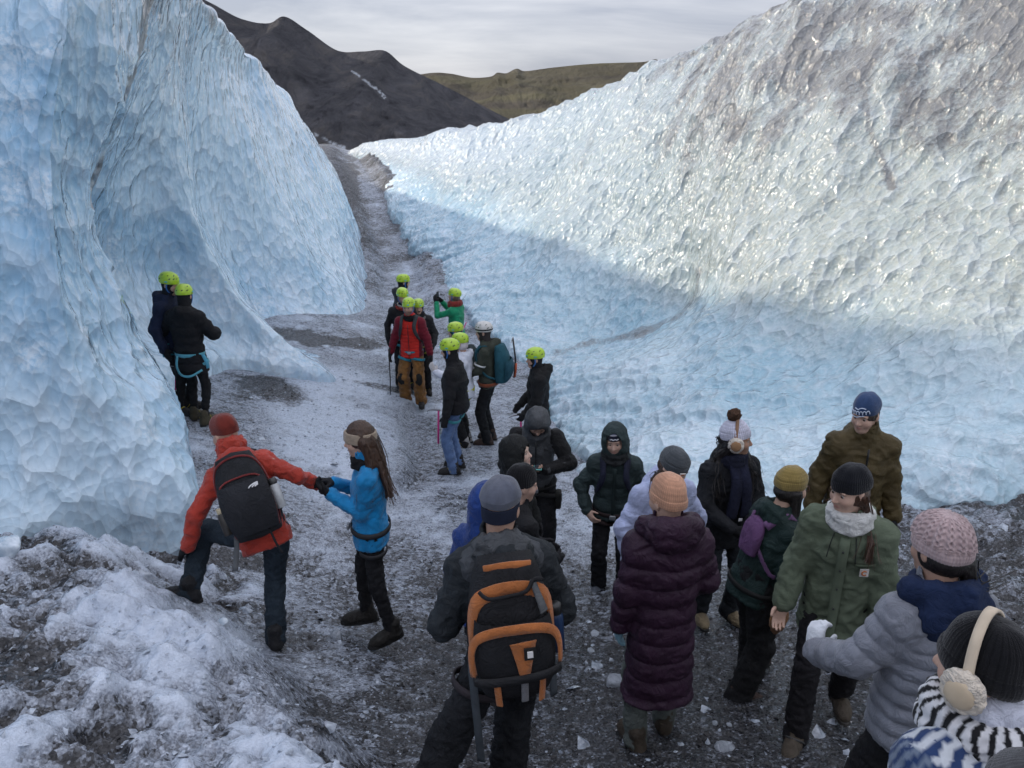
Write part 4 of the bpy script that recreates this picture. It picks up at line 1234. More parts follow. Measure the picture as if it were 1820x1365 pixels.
# ---------------------------------------------------------------- headwear
def lathe_head(name, q, prof, mat, parent, disp=None, col=None, n=96, tilt=0.0, squash=1.0, off=(0, 0)):
    """surface of revolution round the head; prof rows (height above head centre, radius factor); disp(phi, v) extra radius in metres"""
    pr = np.array(prof, float)
    m = 40 if n < 200 else 72
    t = np.linspace(0, len(pr) - 1, m)
    pc = cr_axis(pr, t)
    ph = np.linspace(0, 2 * math.pi, n + 1)[:-1]
    PH, T = np.meshgrid(ph, np.linspace(0, 1, m), indexing='ij')
    hgt = np.repeat(pc[None, :, 0], n, 0); rad = np.repeat(pc[None, :, 1], n, 0)
    d = disp(PH, T) if disp else 0
    x = (0.078 * rad + d * (rad > 0.05)) * np.cos(PH); y = (0.099 * squash * rad + d * (rad > 0.05)) * np.sin(PH) + off[0]
    ct, st = math.cos(R(tilt)), math.sin(R(tilt))
    y, hgt = y * ct + hgt * st, hgt * ct - y * st
    y = y - 0.008
    v = q.head + (q.hR * (x * q.hs)[..., None] + q.hF * (y * q.hs)[..., None] + q.hU * ((hgt + off[1]) * q.hs)[..., None])
    i = np.arange(n * m).reshape(n, m)
    i2 = np.roll(i, -1, 0)
    f = np.stack([i[:, :-1], i2[:, :-1], i2[:, 1:], i[:, 1:]], -1).reshape(-1, 4)
    at = {'col': col(PH.ravel(), T.ravel())} if col else None
    return mesh_np(name, v.reshape(-1, 3), f, mat, parent, attrs=at)
def ribs(n, a):
    return lambda ph, t: a * (np.abs(np.sin(n * ph / 2)) - 0.5) * sstep(1.0, 0.8, t)
def beanie(q, parent, col,  cuff=True, tall=0.0, rib=0, tilt=-8, slouch=0.0, low=0.0, colf=None, disp=None, mat=None, name='beanie', wide=1.0, seg=None):
    z0 = 0.020 + low
    if cuff:
        prof = [(z0 + 0.004, 1.02), (z0, 1.09), (z0 + 0.020, 1.125), (z0 + 0.046, 1.115), (z0 + 0.054, 1.07), (z0 + 0.068, 1.06), (0.103 + tall * 0.4, 0.94), (0.131 + tall * 0.8, 0.66), (0.144 + tall, 0.34), (0.147 + tall, 0.02)]
    else:
        prof = [(z0 + 0.004, 1.01), (z0, 1.05), (z0 + 0.03, 1.08), (0.075, 1.08), (0.105 + tall * 0.4, 0.95), (0.131 + tall * 0.8, 0.68), (0.143 + tall, 0.36), (0.146 + tall, 0.02)]
    prof = [(a, b * (wide if a > z0 + 0.01 else 1.0)) for a, b in prof]
    def dd(ph, t):
        r = 0.0022 * np.sin(3 * ph + 1) * t + 0.003 * np.sin(5 * ph + 4 * t)
        if rib: r = r + ribs(rib, 0.0045)(ph, t)
        if disp: r = r + disp(ph, t)
        return r
    c = np.array(col)
    cf = colf or (lambda ph, t: c[None] * (0.9 + 0.18 * fbm(np.stack([np.cos(ph) * 3, np.sin(ph) * 3, t * 4], 1), 3, 0.5, 7))[:, None]) if not rib else (lambda ph, t: c[None] * (0.82 + 0.25 * np.abs(np.sin((rib or 60) * ph / 2)))[:, None] * (0.92 + 0.12 * np.sin(90 * t))[:, None])
    return lathe_head(name, q, prof, mat or M_KNIT, parent, dd, cf, seg or (160 if rib else 80), tilt)
HEL = (0.42, 0.62, 0.03)
def helmet(q, parent, col=HEL, strap=(0.04, 0.16, 0.45), tilt=-4, plate=None, vent_col=(0.02, 0.05, 0.02)):
    prof = [(0.030, 1.08), (0.022, 1.16), (0.030, 1.22), (0.060, 1.25), (0.092, 1.17), (0.120, 1.00), (0.141, 0.70), (0.150, 0.38), (0.152, 0.02)]
    def dd(ph, t):
        return 0.004 * np.cos(4 * ph) * sstep(0.2, 0.5, t) + 0.010 * np.exp(-((np.sin(ph) - 1) / 0.3) ** 2) * sstep(0.35, 0.1, t)
    sh = lathe_head('helmet', q, prof, plain(col, 0.32, 0, 0.4, 'helmet_shell'), parent, dd, None, 72, tilt)
    ct, st = math.cos(R(tilt)), math.sin(R(tilt))
    def on(ph, hgt, k):
        rad = np.interp(hgt, [0.022, 0.06, 0.092, 0.120, 0.141, 0.152], [1.17, 1.26, 1.19, 1.02, 0.73, 0.1])
        x, y = 0.078 * rad * math.cos(ph) * k, 0.099 * rad * math.sin(ph) * k
        y, h_ = y * ct + hgt * st, hgt * ct - y * st
        return hl(q, x, y - 0.008, h_)
    vs, fs = [], []
    for ph0, h0, w, hh in [(math.pi / 2 + a, 0.088, 0.12, 0.007) for a in (-1.05, -0.62, -0.2, 0.2, 0.62, 1.05)] + [(-math.pi / 2 + a, 0.078, 0.15, 0.007) for a in (-0.95, -0.32, 0.32, 0.95)] + [(a, 0.122, 0.14, 0.005) for a in (0.3, 1.1, 2.0, 2.8, 3.6, 4.7, 5.8)]:
        k = len(vs)
        vs.append(on(ph0, h0, 1.018))
        for i in range(8):
            a = 2 * math.pi * i / 8
            vs.append(on(ph0 + w * math.cos(a), h0 + hh * math.sin(a) + 0.006 * math.cos(a), 1.014))
        fs += [(k, k + 1 + i, k + 1 + (i + 1) % 8) for i in range(8)]
    mesh_np('vent', np.array(vs), np.array(fs), plain(vent_col, 0.6), sh, smooth=False)['kind'] = 'stuff'
    if plate:
        for ph0 in (0.15, math.pi - 0.15, math.pi / 2 + 0.35):
            pts = [on(ph0 - 0.16, 0.055, 1.02), on(ph0, 0.058, 1.02), on(ph0 + 0.16, 0.055, 1.02)]
            sweep('emblem', pts, 0.022, 0.002, nrmz(pts[1] - q.head), plain(plate, 0.5), sh)
    for sg in (-1, 1):
        pts = curve([hl(q, sg * 0.088, 0.015, 0.03), hl(q, sg * 0.088, 0.012, -0.03), hl(q, sg * 0.062, 0.035, -0.085), hl(q, 0, 0.05, -0.127)], 14)
        sweep('chin_strap', pts, 0.016, 0.004, nrmz(q.hR * sg), plain(strap, 0.8), sh)
    # rim
    ring = [hl(q, 0.078 * 1.30 * math.cos(a), (0.099 * 1.30 * math.sin(a)) * ct - 0.008 + 0.026 * st, 0.026 - 0.099 * 1.3 * math.sin(a) * st) for a in np.linspace(0, 2 * math.pi, 33)[:-1]]
    return sh
def balaclava(q, parent, col, face=True):
    """thin hood under the helmet that leaves the eyes free"""
    pr = [(ell(hl(q, 0, -0.008, 0.020), V(0.081, 0.100, 0.105) * q.hs, q.hM), None), (ell(hl(q, 0, 0.012, -0.04), V(0.072, 0.082, 0.092) * q.hs, q.hM), 0.03), (cone(hl(q, 0, -0.015, -0.07), q.neck, 0.068, 0.08), 0.03)]
    sb = [(ell(hl(q, 0, 0.10, 0.0 if face else -0.03), V(0.058, 0.06, 0.030 if face else 0.07) * q.hs, q.hM), 0.01)]
    return field_obj('balaclava', pr, 0.009, cloth(col), parent, subs=sb, folds=0.003, fscale=14)
def scarf(q, parent, col, r=0.036, up=0.03, rx=0.088, ry=0.090, turns=2, mat=None, attrs=None, folds=0.012, fwd=0.012, name='scarf', h=0.0095):
    pr = []
    for t in range(turns):
        c = q.neck + (q.U * 0.4 + q.hU * 0.6) * (up + t * r * 0.9) + q.F * fwd
        n = 14
        ring = [c + q.X * rx * (1 - 0.07 * t) * math.cos(a) + q.F * ry * (1 - 0.07 * t) * math.sin(a) - q.U * (0.018 * math.sin(a)) * (1 - t) for a in np.linspace(0, 2 * math.pi, n + 1)]
        pr += [(cone(ring[i], ring[i + 1], r, r), 0.006 if t == 0 else 0.012) for i in range(n)]
    return field_obj(name, pr, h, mat or cloth(col, 0.95, wr=0.4), parent, folds=folds, fscale=12, seed=5, k=0.008, attrs=attrs)
def earmuffs(q, parent, pad=(0.62, 0.50, 0.36), shell=(0.45, 0.28, 0.16), band=(0.45, 0.33, 0.22), k=1.0, out=0.093):
    pts = [hl(q, out * math.cos(a), -0.008, 0.175 * math.sin(a) - 0.0) for a in np.linspace(0.05, math.pi - 0.05, 22)]
    root = sweep('earmuff_band', pts, 0.024, 0.010, [nrmz(p - q.head) for p in pts], cloth(band, 0.7), parent)
    for sg in (-1, 1):
        c = hl(q, sg * (out + 0.004), -0.002, -0.008)
        field_obj('earmuff_pad', [(ell(c, V(0.026, 0.052, 0.056) * k * q.hs, q.hM), None)], 0.008, cloth(pad, 1.0, 200, 1.0, 0.4, wr=0.8), root, folds=0.007, fscale=40)
        field_obj('earmuff_shell', [(ell(c + q.hR * sg * 0.017 * k, V(0.016, 0.037, 0.040) * k * q.hs, q.hM), None)], 0.008, cloth(shell, 0.8), root)
    return root
def hair_long(q, parent, col, strands, r=0.03, cap=True, seed=1, wave=0.01, n=46, spread=0.05, curl=5.0):
    """hair: a cap on the skull and many tapering locks along guide lines"""
    rng = random.Random(seed)
    pr = []
    if cap == 'full': pr.append((ell(hl(q, 0, -0.014, 0.030), V(0.090, 0.108, 0.116) * q.hs, q.hM), None))
    elif cap: pr.append((ell(hl(q, 0, -0.020, -0.018), V(0.082, 0.096, 0.075) * q.hs, q.hM), None))
    for g in strands:
        g = [np.array(p) for p in g]
        for i in range(len(g) - 1):
            pr.append((cone(g[i], g[i + 1], r * (1 - 0.18 * i), r * (1 - 0.18 * (i + 1))), 0.02))
    sb = [(ell(hl(q, 0, 0.095, -0.02), V(0.066, 0.075, 0.105) * q.hs, q.hM), 0.01)] if cap else []
    core = field_obj('hair', pr, 0.0105, hair_mat(col), parent, subs=sb, folds=0.006, fscale=18, seed=seed)
    vs, fs, base = [], [], 0
    for g in strands:
        g = np.array(g, float)
        for k in range(n):
            off = np.array([rng.gauss(0, 1) for _ in range(3)]); off = off / np.linalg.norm(off) * r * rng.uniform(0.75, 1.15)
            tip = np.array([rng.gauss(0, 1) for _ in range(3)]) * spread
            c = curve(g, 12)
            t = np.linspace(0, 1, 12)[:, None]
            a0 = rng.uniform(0, 6.28)
            pts = c + off * (1 - 0.3 * t) + tip * t ** 2 + wave * np.sin(t * curl * rng.uniform(0.8, 1.3) + a0) * nrmz(off)
            w = 0.0055 * (1 - 0.75 * t[:, 0])
            tan = np.gradient(pts, axis=0)
            sdv = np.cross(tan, off); sdv = sdv / np.maximum(np.linalg.norm(sdv, axis=1, keepdims=True), 1e-9)
            up = np.cross(sdv, tan); up = up / np.maximum(np.linalg.norm(up, axis=1, keepdims=True), 1e-9)
            ring = np.stack([pts + sdv * w[:, None], pts + up * w[:, None] * 0.6, pts - sdv * w[:, None]], 1).reshape(-1, 3)
            i = np.arange(11)[:, None] * 3; j = np.array([[0, 1]])
            fs.append((base + np.stack([i + j, i + j + 1, i + j + 4, i + j + 3], -1)).reshape(-1, 4))
            vs.append(ring); base += len(ring)
    if vs: mesh_np('hair_lock', np.concatenate(vs), np.concatenate(fs), hair_mat(col), core)
    return core
def belt_ring(q, t, rx, ry, n=40, drop=0.0):
    rx, ry = rx - 0.012, ry - 0.012
    ln = np.linalg.norm(q.neck - q.pel)
    return [q.pel + q.U * ln * t + q.X * rx * q.s * math.cos(a) + q.F * ry * q.s * math.sin(a) - q.U * drop * math.sin(a) for a in np.linspace(0, 2 * math.pi, n + 1)[:-1]]
def harness(q, parent, col, t=0.06, rx=0.180, ry=0.146, w=0.045, loops=True, leg_r=0.112):
    ring = belt_ring(q, t, rx, ry)
    hb = sweep('harness', ring, w, 0.010, [nrmz(p - q.pel) for p in ring], cloth(col, 0.8), parent, closed=True)
    if loops:
        for sd in 'lr':
            c = q.hip[sd] * 0.72 + q.kn[sd] * 0.28
            ax = nrmz(q.kn[sd] - q.hip[sd])
            a1 = nrmz(np.cross(ax, V(0, 1, 0.01))); a2 = np.cross(ax, a1)
            ring = [c + (a1 * math.cos(a) + a2 * math.sin(a)) * leg_r * q.s + V(0, 0, 0.025 * math.cos(a)) for a in np.linspace(0, 2 * math.pi, 33)[:-1]]
            sweep('leg_loop', ring, w * 0.8, 0.009, [nrmz(p - c) for p in ring], cloth(col, 0.8), hb, closed=True)
    buckle = q.pel + q.U * (t * 0.525) + q.F * (ry + 0.004)
    field_obj('buckle', [(rbox(buckle, V(0.028, 0.012, 0.022), 0.006, np.stack([q.X, q.F, q.U])), None)], 0.007, plain((0.35, 0.36, 0.38), 0.4, 0.8), hb)
    return hb
def to_world(o, parts):
    """give a carried thing the frame of the person who carries it"""
    for p in parts: p.parent = o
# ================================================================ the people and what they carry
def hit(px, py, up=0.0):
    """where the sight line of a photograph pixel comes down to `up` metres above the canyon floor"""
    lo, hi = 0.8, 45.0
    for d in np.arange(0.9, 45, 0.05):
        x, y, z = P(px, py, d)
        if z - up < ground_z(x, y): hi = d; lo = d - 0.05; break
    for _ in range(18):
        m = (lo + hi) / 2
        x, y, z = P(px, py, m)
        if z - up < ground_z(x, y): hi = m
        else: lo = m
    return P(px, py, hi)
def stand(px, py, h=0, d=None):
    return ('TOP', px, py, d)
def local(S, w):
    """world point to the figure's own unit frame"""
    x, y = S['at']; z = S.get('z', ground_z(x, y)); a = R(-S.get('yaw', 0)); s = S['H'] / 1.75
    d = (w[0] - x, w[1] - y)
    return ((d[0] * math.cos(a) - d[1] * math.sin(a)) / s, (d[0] * math.sin(a) + d[1] * math.cos(a)) / s, (w[2] - z) / s)
def carried(name, label, cat, body, group=None):
    o = bpy.data.objects.new(name, None)
    COL.objects.link(o)
    o.empty_display_size = 0.1
    o.location = body.location; o.rotation_euler = body.rotation_euler
    tag(o, label, cat, group)
    return o
def pack(body, q, label, w=0.155, h=0.50, d=0.17, base=-0.02, col=(0.012, 0.013, 0.016), pocket=None, pocket_h=0.55, strap=None, gap=0.132, group=None, trim=None, lod=1, straps=True):
    """rucksack in the frame of its wearer; returns root and a surface function S(v, a, off) over its back"""
    root = carried('backpack', label, 'backpack', body, group)
    s = q.s
    o = q.pel + q.U * (0.525 * base) * s - q.F * gap * s
    def W(v): return w * s * (0.86 + 0.30 * math.sin(math.pi * min(1, 0.15 + v * 0.75)) - 0.34 * max(0, v - 0.72) ** 1.4 * 3)
    def Dp(v): return d * s * (0.72 + 0.45 * math.sin(math.pi * (0.12 + 0.72 * (1 - v))) - 0.6 * max(0, v - 0.75) * 1.3)
    def S(v, a, off=0.0):
        th = a * math.pi / 2
        x = (W(v) + off) * math.copysign(abs(math.sin(th)) ** 0.62, th); y = (Dp(v) + off) * abs(math.cos(th)) ** 0.5
        return o + q.X * x - q.F * y + q.U * v * h * s
    vs = []; nv, na = 26, 33
    for i in range(nv):
        v = i / (nv - 1)
        for j in range(na): vs.append(S(v, -1 + 2 * j / (na - 1)))
    f = grid_faces(nv, na)
    vs = np.array(vs)
    cap = []
    for ii, v in ((0, 0.0), (nv - 1, 1.0)):
        c = o - q.F * Dp(v) * 0.4 + q.U * (v * h * s + (0.025 if v else -0.02))
        k = len(vs); vs = np.concatenate([vs, [c]])
        for j in range(na - 1):
            a, b = ii * na + j, ii * na + j + 1
            cap.append((k, a, b) if v else (k, b, a))
        cap.append((k, ii * na + na - 1, ii * na) if v else (k, ii * na, ii * na + na - 1))
    back = [(i * na + na - 1, i * na, (i + 1) * na, (i + 1) * na + na - 1) for i in range(nv - 1)]
    nn = fbm(vs * 14, 3, 0.5, 3)[:, None] * 0.006
    mesh_np('main_compartment', vs - q.F * nn, [np.concatenate([f[:, ::-1], np.array(back)]), np.array(cap)], cloth(col, 0.75, wr=0.3), root)
    if pocket:
        pv = []
        n2 = 15
        for i in range(n2):
            v = 0.06 + pocket_h * i / (n2 - 1)
            e = math.sin(math.pi * (0.06 + 0.88 * i / (n2 - 1))) ** 0.4
            for j in range(n2):
                a = -0.62 + 1.24 * j / (n2 - 1)
                ee = max(0, math.cos(a / 0.66 * math.pi / 2)) ** 0.35
                pv.append(S(v, a, 0.055 * s * e * ee - 0.004))
        mesh_np('front_pocket', np.array(pv), grid_faces(n2, n2)[:, ::-1], cloth(pocket, 0.75, wr=0.3), root)
    if straps:
        sc = strap or col
        for sg in (-1, 1):
            pts = [o + q.X * sg * 0.075 * s + q.U * h * 0.93 * s, q.pel + q.U * 0.545 * s + q.X * sg * 0.105 * s - q.F * 0.05 * s, q.pel + q.U * 0.535 * s + q.X * sg * 0.112 * s + q.F * 0.06 * s,
                   q.pel + q.U * 0.41 * s + q.X * sg * 0.105 * s + q.F * (gap + 0.006) * s, q.pel + q.U * 0.25 * s + q.X * sg * 0.145 * s + q.F * (gap - 0.04) * s, q.pel + q.U * 0.13 * s + q.X * sg * 0.17 * s - q.F * 0.02 * s, o + q.X * sg * w * 0.9 * s + q.U * 0.06 * s]
            c = curve(pts, 30)
            mid = q.pel + q.U * 0.30 * s
            nh = [nrmz(nrmz(p - (mid + q.U * min(0.16, max(-0.2, (p - mid) @ q.U)))) + q.U * (0.8 if (p - q.pel) @ q.U > 0.48 * s else 0)) for p in c]
            sweep('shoulder_strap', c, np.interp(np.arange(30), [0, 6, 17, 22, 29], [0.06, 0.065, 0.055, 0.028, 0.025]) * s, 0.016, nh, cloth(sc, 0.8, wr=0.2), root)
    return root, S
def panel(name, S, path, width, col, root, off=0.008, mat=None):
    c = curve(path, 26)
    pts = [S(v, a, off) for v, a in c]
    nh = [nrmz(S(v, a, off + 0.05) - S(v, a, off)) for v, a in c]
    w = np.interp(np.linspace(0, 1, 26), np.linspace(0, 1, len(np.atleast_1d(width))), np.atleast_1d(width))
    return sweep(name, pts, w, 0.010, nh, mat or cloth(col, 0.7, wr=0.2), root)
def bottle(q, root, c, col, lid, r=0.036, h=0.2):
    z = nrmz(q.U); n = 20; pr = [(0, r * 0.9), (0.004, r), (h * 0.72, r), (h * 0.82, r * 0.72), (h * 0.84, r * 0.6)]
    a = np.linspace(0, 2 * math.pi, n + 1)[:-1]
    def lathe(nm, prof, mat_):
        v = np.concatenate([c + z * hh + (q.X * np.cos(a)[:, None] + q.F * np.sin(a)[:, None]) * rr for hh, rr in prof])
        m = len(prof); i = np.arange(n)
        f = np.concatenate([np.stack([i + n * j, (i + 1) % n + n * j, (i + 1) % n + n * (j + 1), i + n * (j + 1)], 1) for j in range(m - 1)])
        return mesh_np(nm, v, f, mat_, root)
    b = lathe('bottle', pr, plain(col, 0.3))
    lathe('lid', [(h * 0.80, r * 0.8), (h * 0.81, r * 0.86), (h * 0.97, r * 0.84), (h, r * 0.7), (h, 0.001)], plain(lid, 0.35)).parent = b
    return b
def ice_axe(body, top, bottom, label, col=(0.62, 0.03, 0.22), head_dir=(0, 1, 0), group='pink ice axes'):
    root = carried('ice_axe', label, 'ice axe', body, group)
    top, bottom = np.array(top, float), np.array(bottom, float)
    d = nrmz(bottom - top)
    sweep('shaft', [top, top * 0.5 + bottom * 0.5, bottom - d * 0.05], 0.026, 0.017, (1, 0.2, 0), plain(col, 0.35), root, oval=True)
    sweep('spike', [bottom - d * 0.055, bottom - d * 0.02, bottom + d * 0.03], [0.02, 0.016, 0.003], [0.014, 0.01, 0.003], (1, 0.2, 0), plain((0.3, 0.3, 0.32), 0.4, 0.9), root, oval=True)
    hd = nrmz(np.array(head_dir, float) - d * (np.array(head_dir, float) @ d))
    c = top - d * 0.008
    sweep('pick', curve([c - hd * 0.02, c + hd * 0.05, c + hd * 0.11 + d * 0.012, c + hd * 0.155 + d * 0.035], 12), np.linspace(0.03, 0.008, 12), 0.008, np.cross(d, hd), plain((0.32, 0.32, 0.34), 0.4, 0.9), root)
    sweep('adze', curve([c, c - hd * 0.05, c - hd * 0.085 + d * 0.012], 8), [0.02, 0.02, 0.022, 0.026, 0.032, 0.04, 0.048, 0.055], 0.006, d, plain((0.32, 0.32, 0.34), 0.4, 0.9), root)
    return root
def patch(parent, c, n, up, w, h, col, name='patch', mark=None):
    n = nrmz(n); up = nrmz(np.asarray(up, float) - n * (np.asarray(up, float) @ n)); sx = np.cross(up, n)
    M = np.stack([sx, n, up])
    v = []
    for zz in (-0.004, 0.003):
        for (a, b) in ((-1, -1), (1, -1), (1, 1), (-1, 1)): v.append(c + sx * a * w / 2 + up * b * h / 2 + n * zz)
    f = [(4, 5, 6, 7), (3, 2, 1, 0), (0, 1, 5, 4), (1, 2, 6, 5), (2, 3, 7, 6), (3, 0, 4, 7)]
    p = mesh_np(name, np.array(v), np.array(f), cloth(col, 0.7), parent, smooth=False)
    if mark:
        a = np.linspace(0.7, 5.6, 12)
        pts = [c + n * 0.005 + sx * math.cos(t) * w * 0.28 + up * math.sin(t) * h * 0.28 for t in a]
        sweep('emblem', pts, w * 0.16, 0.003, n, plain(mark, 0.6), p)
    return p
BLACK = (0.010, 0.010, 0.012); CHAR = (0.022, 0.024, 0.027); NAVY = (0.008, 0.014, 0.035); TEAL = (0.02, 0.20, 0.27)
SK1, SK2, SK3 = (0.58, 0.38, 0.29), (0.50, 0.31, 0.23), (0.36, 0.21, 0.14)
G_H = 'helmeted hikers in the ice canyon'
G_F = 'hikers in woolly hats'
BROWN, DARKH = (0.055, 0.028, 0.016), (0.012, 0.009, 0.008)

# ---- man in the red jacket stepping up, and the woman in blue who steadies him
rear, front = hit(492, 1150), hit(338, 1068)
S = dict(H=1.80, yaw=24, label='man in red shell jacket and rust beanie stepping up the dirty ice mound', group=G_F, lean=24, side=-11, twist=-8, head=(34, 20, 0), skin=SK2, hair=DARKH,
         at=(P(472, 980, 4.70)[0], 4.70), z=rear[2], pelvis=(0, 0, -0.05), gloves=BLACK, lcurl=0.35, rcurl=0.9, seed=11,
         trousers=dict(col=(0.020, 0.032, 0.045), fit='straight'), boots=dict(col=(0.018, 0.018, 0.02)),
         jacket=dict(col=(0.40, 0.035, 0.018), hem=-0.22, hood='down', hood_k=1.05, wr=0.3, rough=0.6, folds=0.016, collar_h=0.10))
lf, rf = local(S, front), local(S, rear)
S['lf'] = (lf[0], lf[1], lf[2] + 0.0, 55); S['rf'] = (rf[0], rf[1], 0.0, -10)
S['lh'] = local(S, P(335, 972, 4.66)); S['rh'] = local(S, P(566, 860, 4.98)); S['rpole'] = (0.5, -0.9, -0.1); S['lpole'] = (-0.8, -0.5, 0.2)
S['ldir'] = (-0.5, 0.5, -0.6); S['lpalm'] = (0.3, 0.3, -1)
b, q = build_person(S); red = b
beanie(q, b, (0.17, 0.028, 0.020), cuff=False, tilt=-10, tall=0.005)
field_obj('hood_edge', [(ell(q.neck - q.F * 0.035 + q.U * 0.085, V(0.102, 0.085, 0.090), np.stack([q.X, q.F, q.U])), None)], 0.011, cloth((0.43, 0.04, 0.02), 0.6, wr=0.5), b, folds=0.018, fscale=14, seed=8)
root, Sf = pack(b, q, 'black backpack with red piping on the man in the red jacket', w=0.142, h=0.55, d=0.16, base=0.0, pocket=(0.013, 0.014, 0.018), pocket_h=0.62, trim=1)
panel('piping', Sf, [(0.06, -0.66), (0.40, -0.68), (0.66, -0.50), (0.74, 0.0), (0.66, 0.50), (0.40, 0.68), (0.06, 0.66)], 0.012, (0.16, 0.015, 0.015), root, 0.006)
panel('piping', Sf, [(0.10, -0.93), (0.55, -0.93), (0.86, -0.75), (0.97, -0.2), (0.97, 0.2), (0.86, 0.75), (0.55, 0.93), (0.1, 0.93)], 0.014, (0.16, 0.015, 0.015), root, 0.004)
for k, rr in enumerate((0.036, 0.025, 0.014)):
    pts = [Sf(0.575 + rr * math.sin(t) * 1.3, 0.20 + rr * 4.2 * math.cos(t), 0.060) for t in np.linspace(1.45, 2.95, 8)]
    sweep('emblem', pts, 0.008, 0.003, -q.F, plain((0.75, 0.75, 0.75), 0.5), root)
bottle(q, root, Sf(0.14, -0.88, 0.02) - q.F * 0.03, (0.03, 0.025, 0.02), (0.55, 0.46, 0.30), 0.036, 0.19)
bottle(q, root, Sf(0.22, 0.93, 0.03) - q.F * 0.02, (0.45, 0.47, 0.48), (0.05, 0.05, 0.05), 0.032, 0.21)
sweep('hip_strap', curve([Sf(0.08, -0.95), Sf(0.0, -0.95, 0.03) - q.U * 0.03, Sf(0.0, -0.98, 0.06) - q.U * 0.17 - q.X * 0.03], 10), 0.036, 0.004, nrmz(-q.F - q.X * 0.3), cloth((0.10, 0.105, 0.11), 0.8), root)
sweep('dangling_strap', curve([Sf(0.06, 0.2), Sf(0.0, 0.25) - q.U * 0.08, Sf(0.0, 0.35) - q.U * 0.16], 8), 0.015, 0.003, -q.F, cloth(BLACK), root)

S = dict(H=1.72, yaw=104, at=stand(632, 752, 1.70, 4.95), label='woman in bright blue jacket and cream headband holding the man\'s arm', group=G_F, hat=0.004, lean=-1, twist=-6, head=(-10, 8, 0), skin=SK1, hair=BROWN,
         gloves=BLACK, lcurl=0.6, rcurl=0.6, seed=21, trousers=dict(col=BLACK, fit='slim'), boots=dict(col=(0.02, 0.018, 0.016)), jacket=dict(col=(0.0, 0.20, 0.46), hem=-0.26, wr=0.25, rough=0.55, folds=0.013, collar_h=0.085))
resolve(S)
S['lf'] = (-0.15, -0.10, -0.03, 22); S['rf'] = (0.13, 0.08, -0.03, -4)
S['lh'] = local(S, P(588, 878, 4.86)); S['rh'] = local(S, P(590, 858, 5.0)); S['lpole'] = (-0.4, -0.7, -0.7); S['rpole'] = (0.4, -0.7, -0.7)
S['lpalm'] = (0.4, 0, 0.9); S['rpalm'] = (-0.2, 0, -0.9)
b, q = build_person(S)
hb = [q.neck - q.F * 0.03, q.neck - q.F * 0.08 - q.U * 0.02]
hair_long(q, b, BROWN, [[hl(q, 0.03, -0.08, 0.02), q.neck - q.F * 0.09 + q.X * 0.03, q.neck - q.F * 0.11 - q.U * 0.16 - q.X * 0.02, q.neck - q.F * 0.12 - q.U * 0.26 - q.X * 0.05],
                        [hl(q, -0.07, -0.04, 0.0), q.neck - q.X * 0.085 - q.F * 0.03 + q.U * 0.02, q.neck - q.X * 0.135 + q.F * 0.02 - q.U * 0.12, q.neck - q.X * 0.15 + q.F * 0.02 - q.U * 0.24],
                        [hl(q, -0.04, -0.08, 0.0), q.neck - q.X * 0.06 - q.F * 0.09, q.neck - q.X * 0.10 - q.F * 0.13 - q.U * 0.12, q.neck - q.X * 0.13 - q.F * 0.16 - q.U * 0.22]], 0.042, seed=4, spread=0.035, cap='full')
c_ = lambda ph, t: np.repeat(np.array((0.40, 0.32, 0.24))[None], len(ph), 0) * (0.85 + 0.25 * fbm(np.stack([ph * 20, t * 60, ph * 0], 1), 2, 0.5, 2))[:, None]
lathe_head('headband', q, [(-0.005, 1.1), (-0.006, 1.17), (0.02, 1.20), (0.05, 1.18), (0.068, 1.12), (0.066, 1.0)], M_KNIT, b, lambda p, t: 0.002 * np.sin(9 * p), c_, 72, -10)
scarf(q, b, BLACK, 0.030, -0.005, 0.074, 0.076, 2)
harness(q, b, (0.03, 0.03, 0.033), 0.0, 0.194, 0.158, 0.04, True, 0.102)

# ---- man with the orange and black backpack
S = dict(H=1.86, yaw=8, at=stand(893, 843, 1.90, 3.12), label='man in grey beanie wearing the orange and black backpack', group=G_F, lean=5, side=-3, twist=0, head=(-26, 8, 0), skin=SK2, hair=DARKH, pelvis=(0, 0, -0.05),
         lf=(-0.50, -0.26, 0.0, 12), rf=(0.0, 0.06, 0, -10), lh=(-0.19, 0.22, 1.0), rh=(0.21, 0.20, 0.92), lpole=(-0.6, -1, -0.3), rpole=(0.6, -1, -0.3), gloves=BLACK, lcurl=0.8, rcurl=0.7, seed=31,
         trousers=dict(col=(0.010, 0.011, 0.014), fit='loose', folds=0.02), jacket=dict(col=(0.014, 0.018, 0.022), hem=-0.20, hood='down', hood_k=1.15, wr=0.4, rough=0.7, folds=0.018, collar_h=0.09, puff=0.012))
b, q = build_person(S); bp_man = b
beanie(q, b, (0.105, 0.115, 0.15), cuff=False, tilt=-6, tall=-0.002, low=0.018, wide=1.05, name='beanie', mat=M_KNIT)
lathe_head('hat_band', q, [(-0.030, 0.98), (-0.032, 1.04), (-0.01, 1.06), (0.03, 1.07), (0.032, 0.98)], cloth((0.008, 0.012, 0.028)), b, None, None, 64, -6)
field_obj('hood_lining', [(ell(q.neck - q.F * 0.07 + q.U * 0.045, V(0.135, 0.085, 0.065), np.stack([q.X, q.F, q.U])), None)], 0.011, cloth((0.07, 0.075, 0.082), 0.7, wr=0.5), b, folds=0.022, fscale=12, seed=9)
for sg in (-1, 1):
    c = q.sh['r' if sg > 0 else 'l']
    field_obj('shoulder_panel', [(ell(c - q.X * sg * 0.055 + q.U * 0.012 - q.F * 0.03, V(0.085, 0.095, 0.082), np.stack([q.X, q.F, q.U])), None)], 0.0115, cloth((0.055, 0.060, 0.068), 0.75, wr=0.4), b, folds=0.010, seed=3)
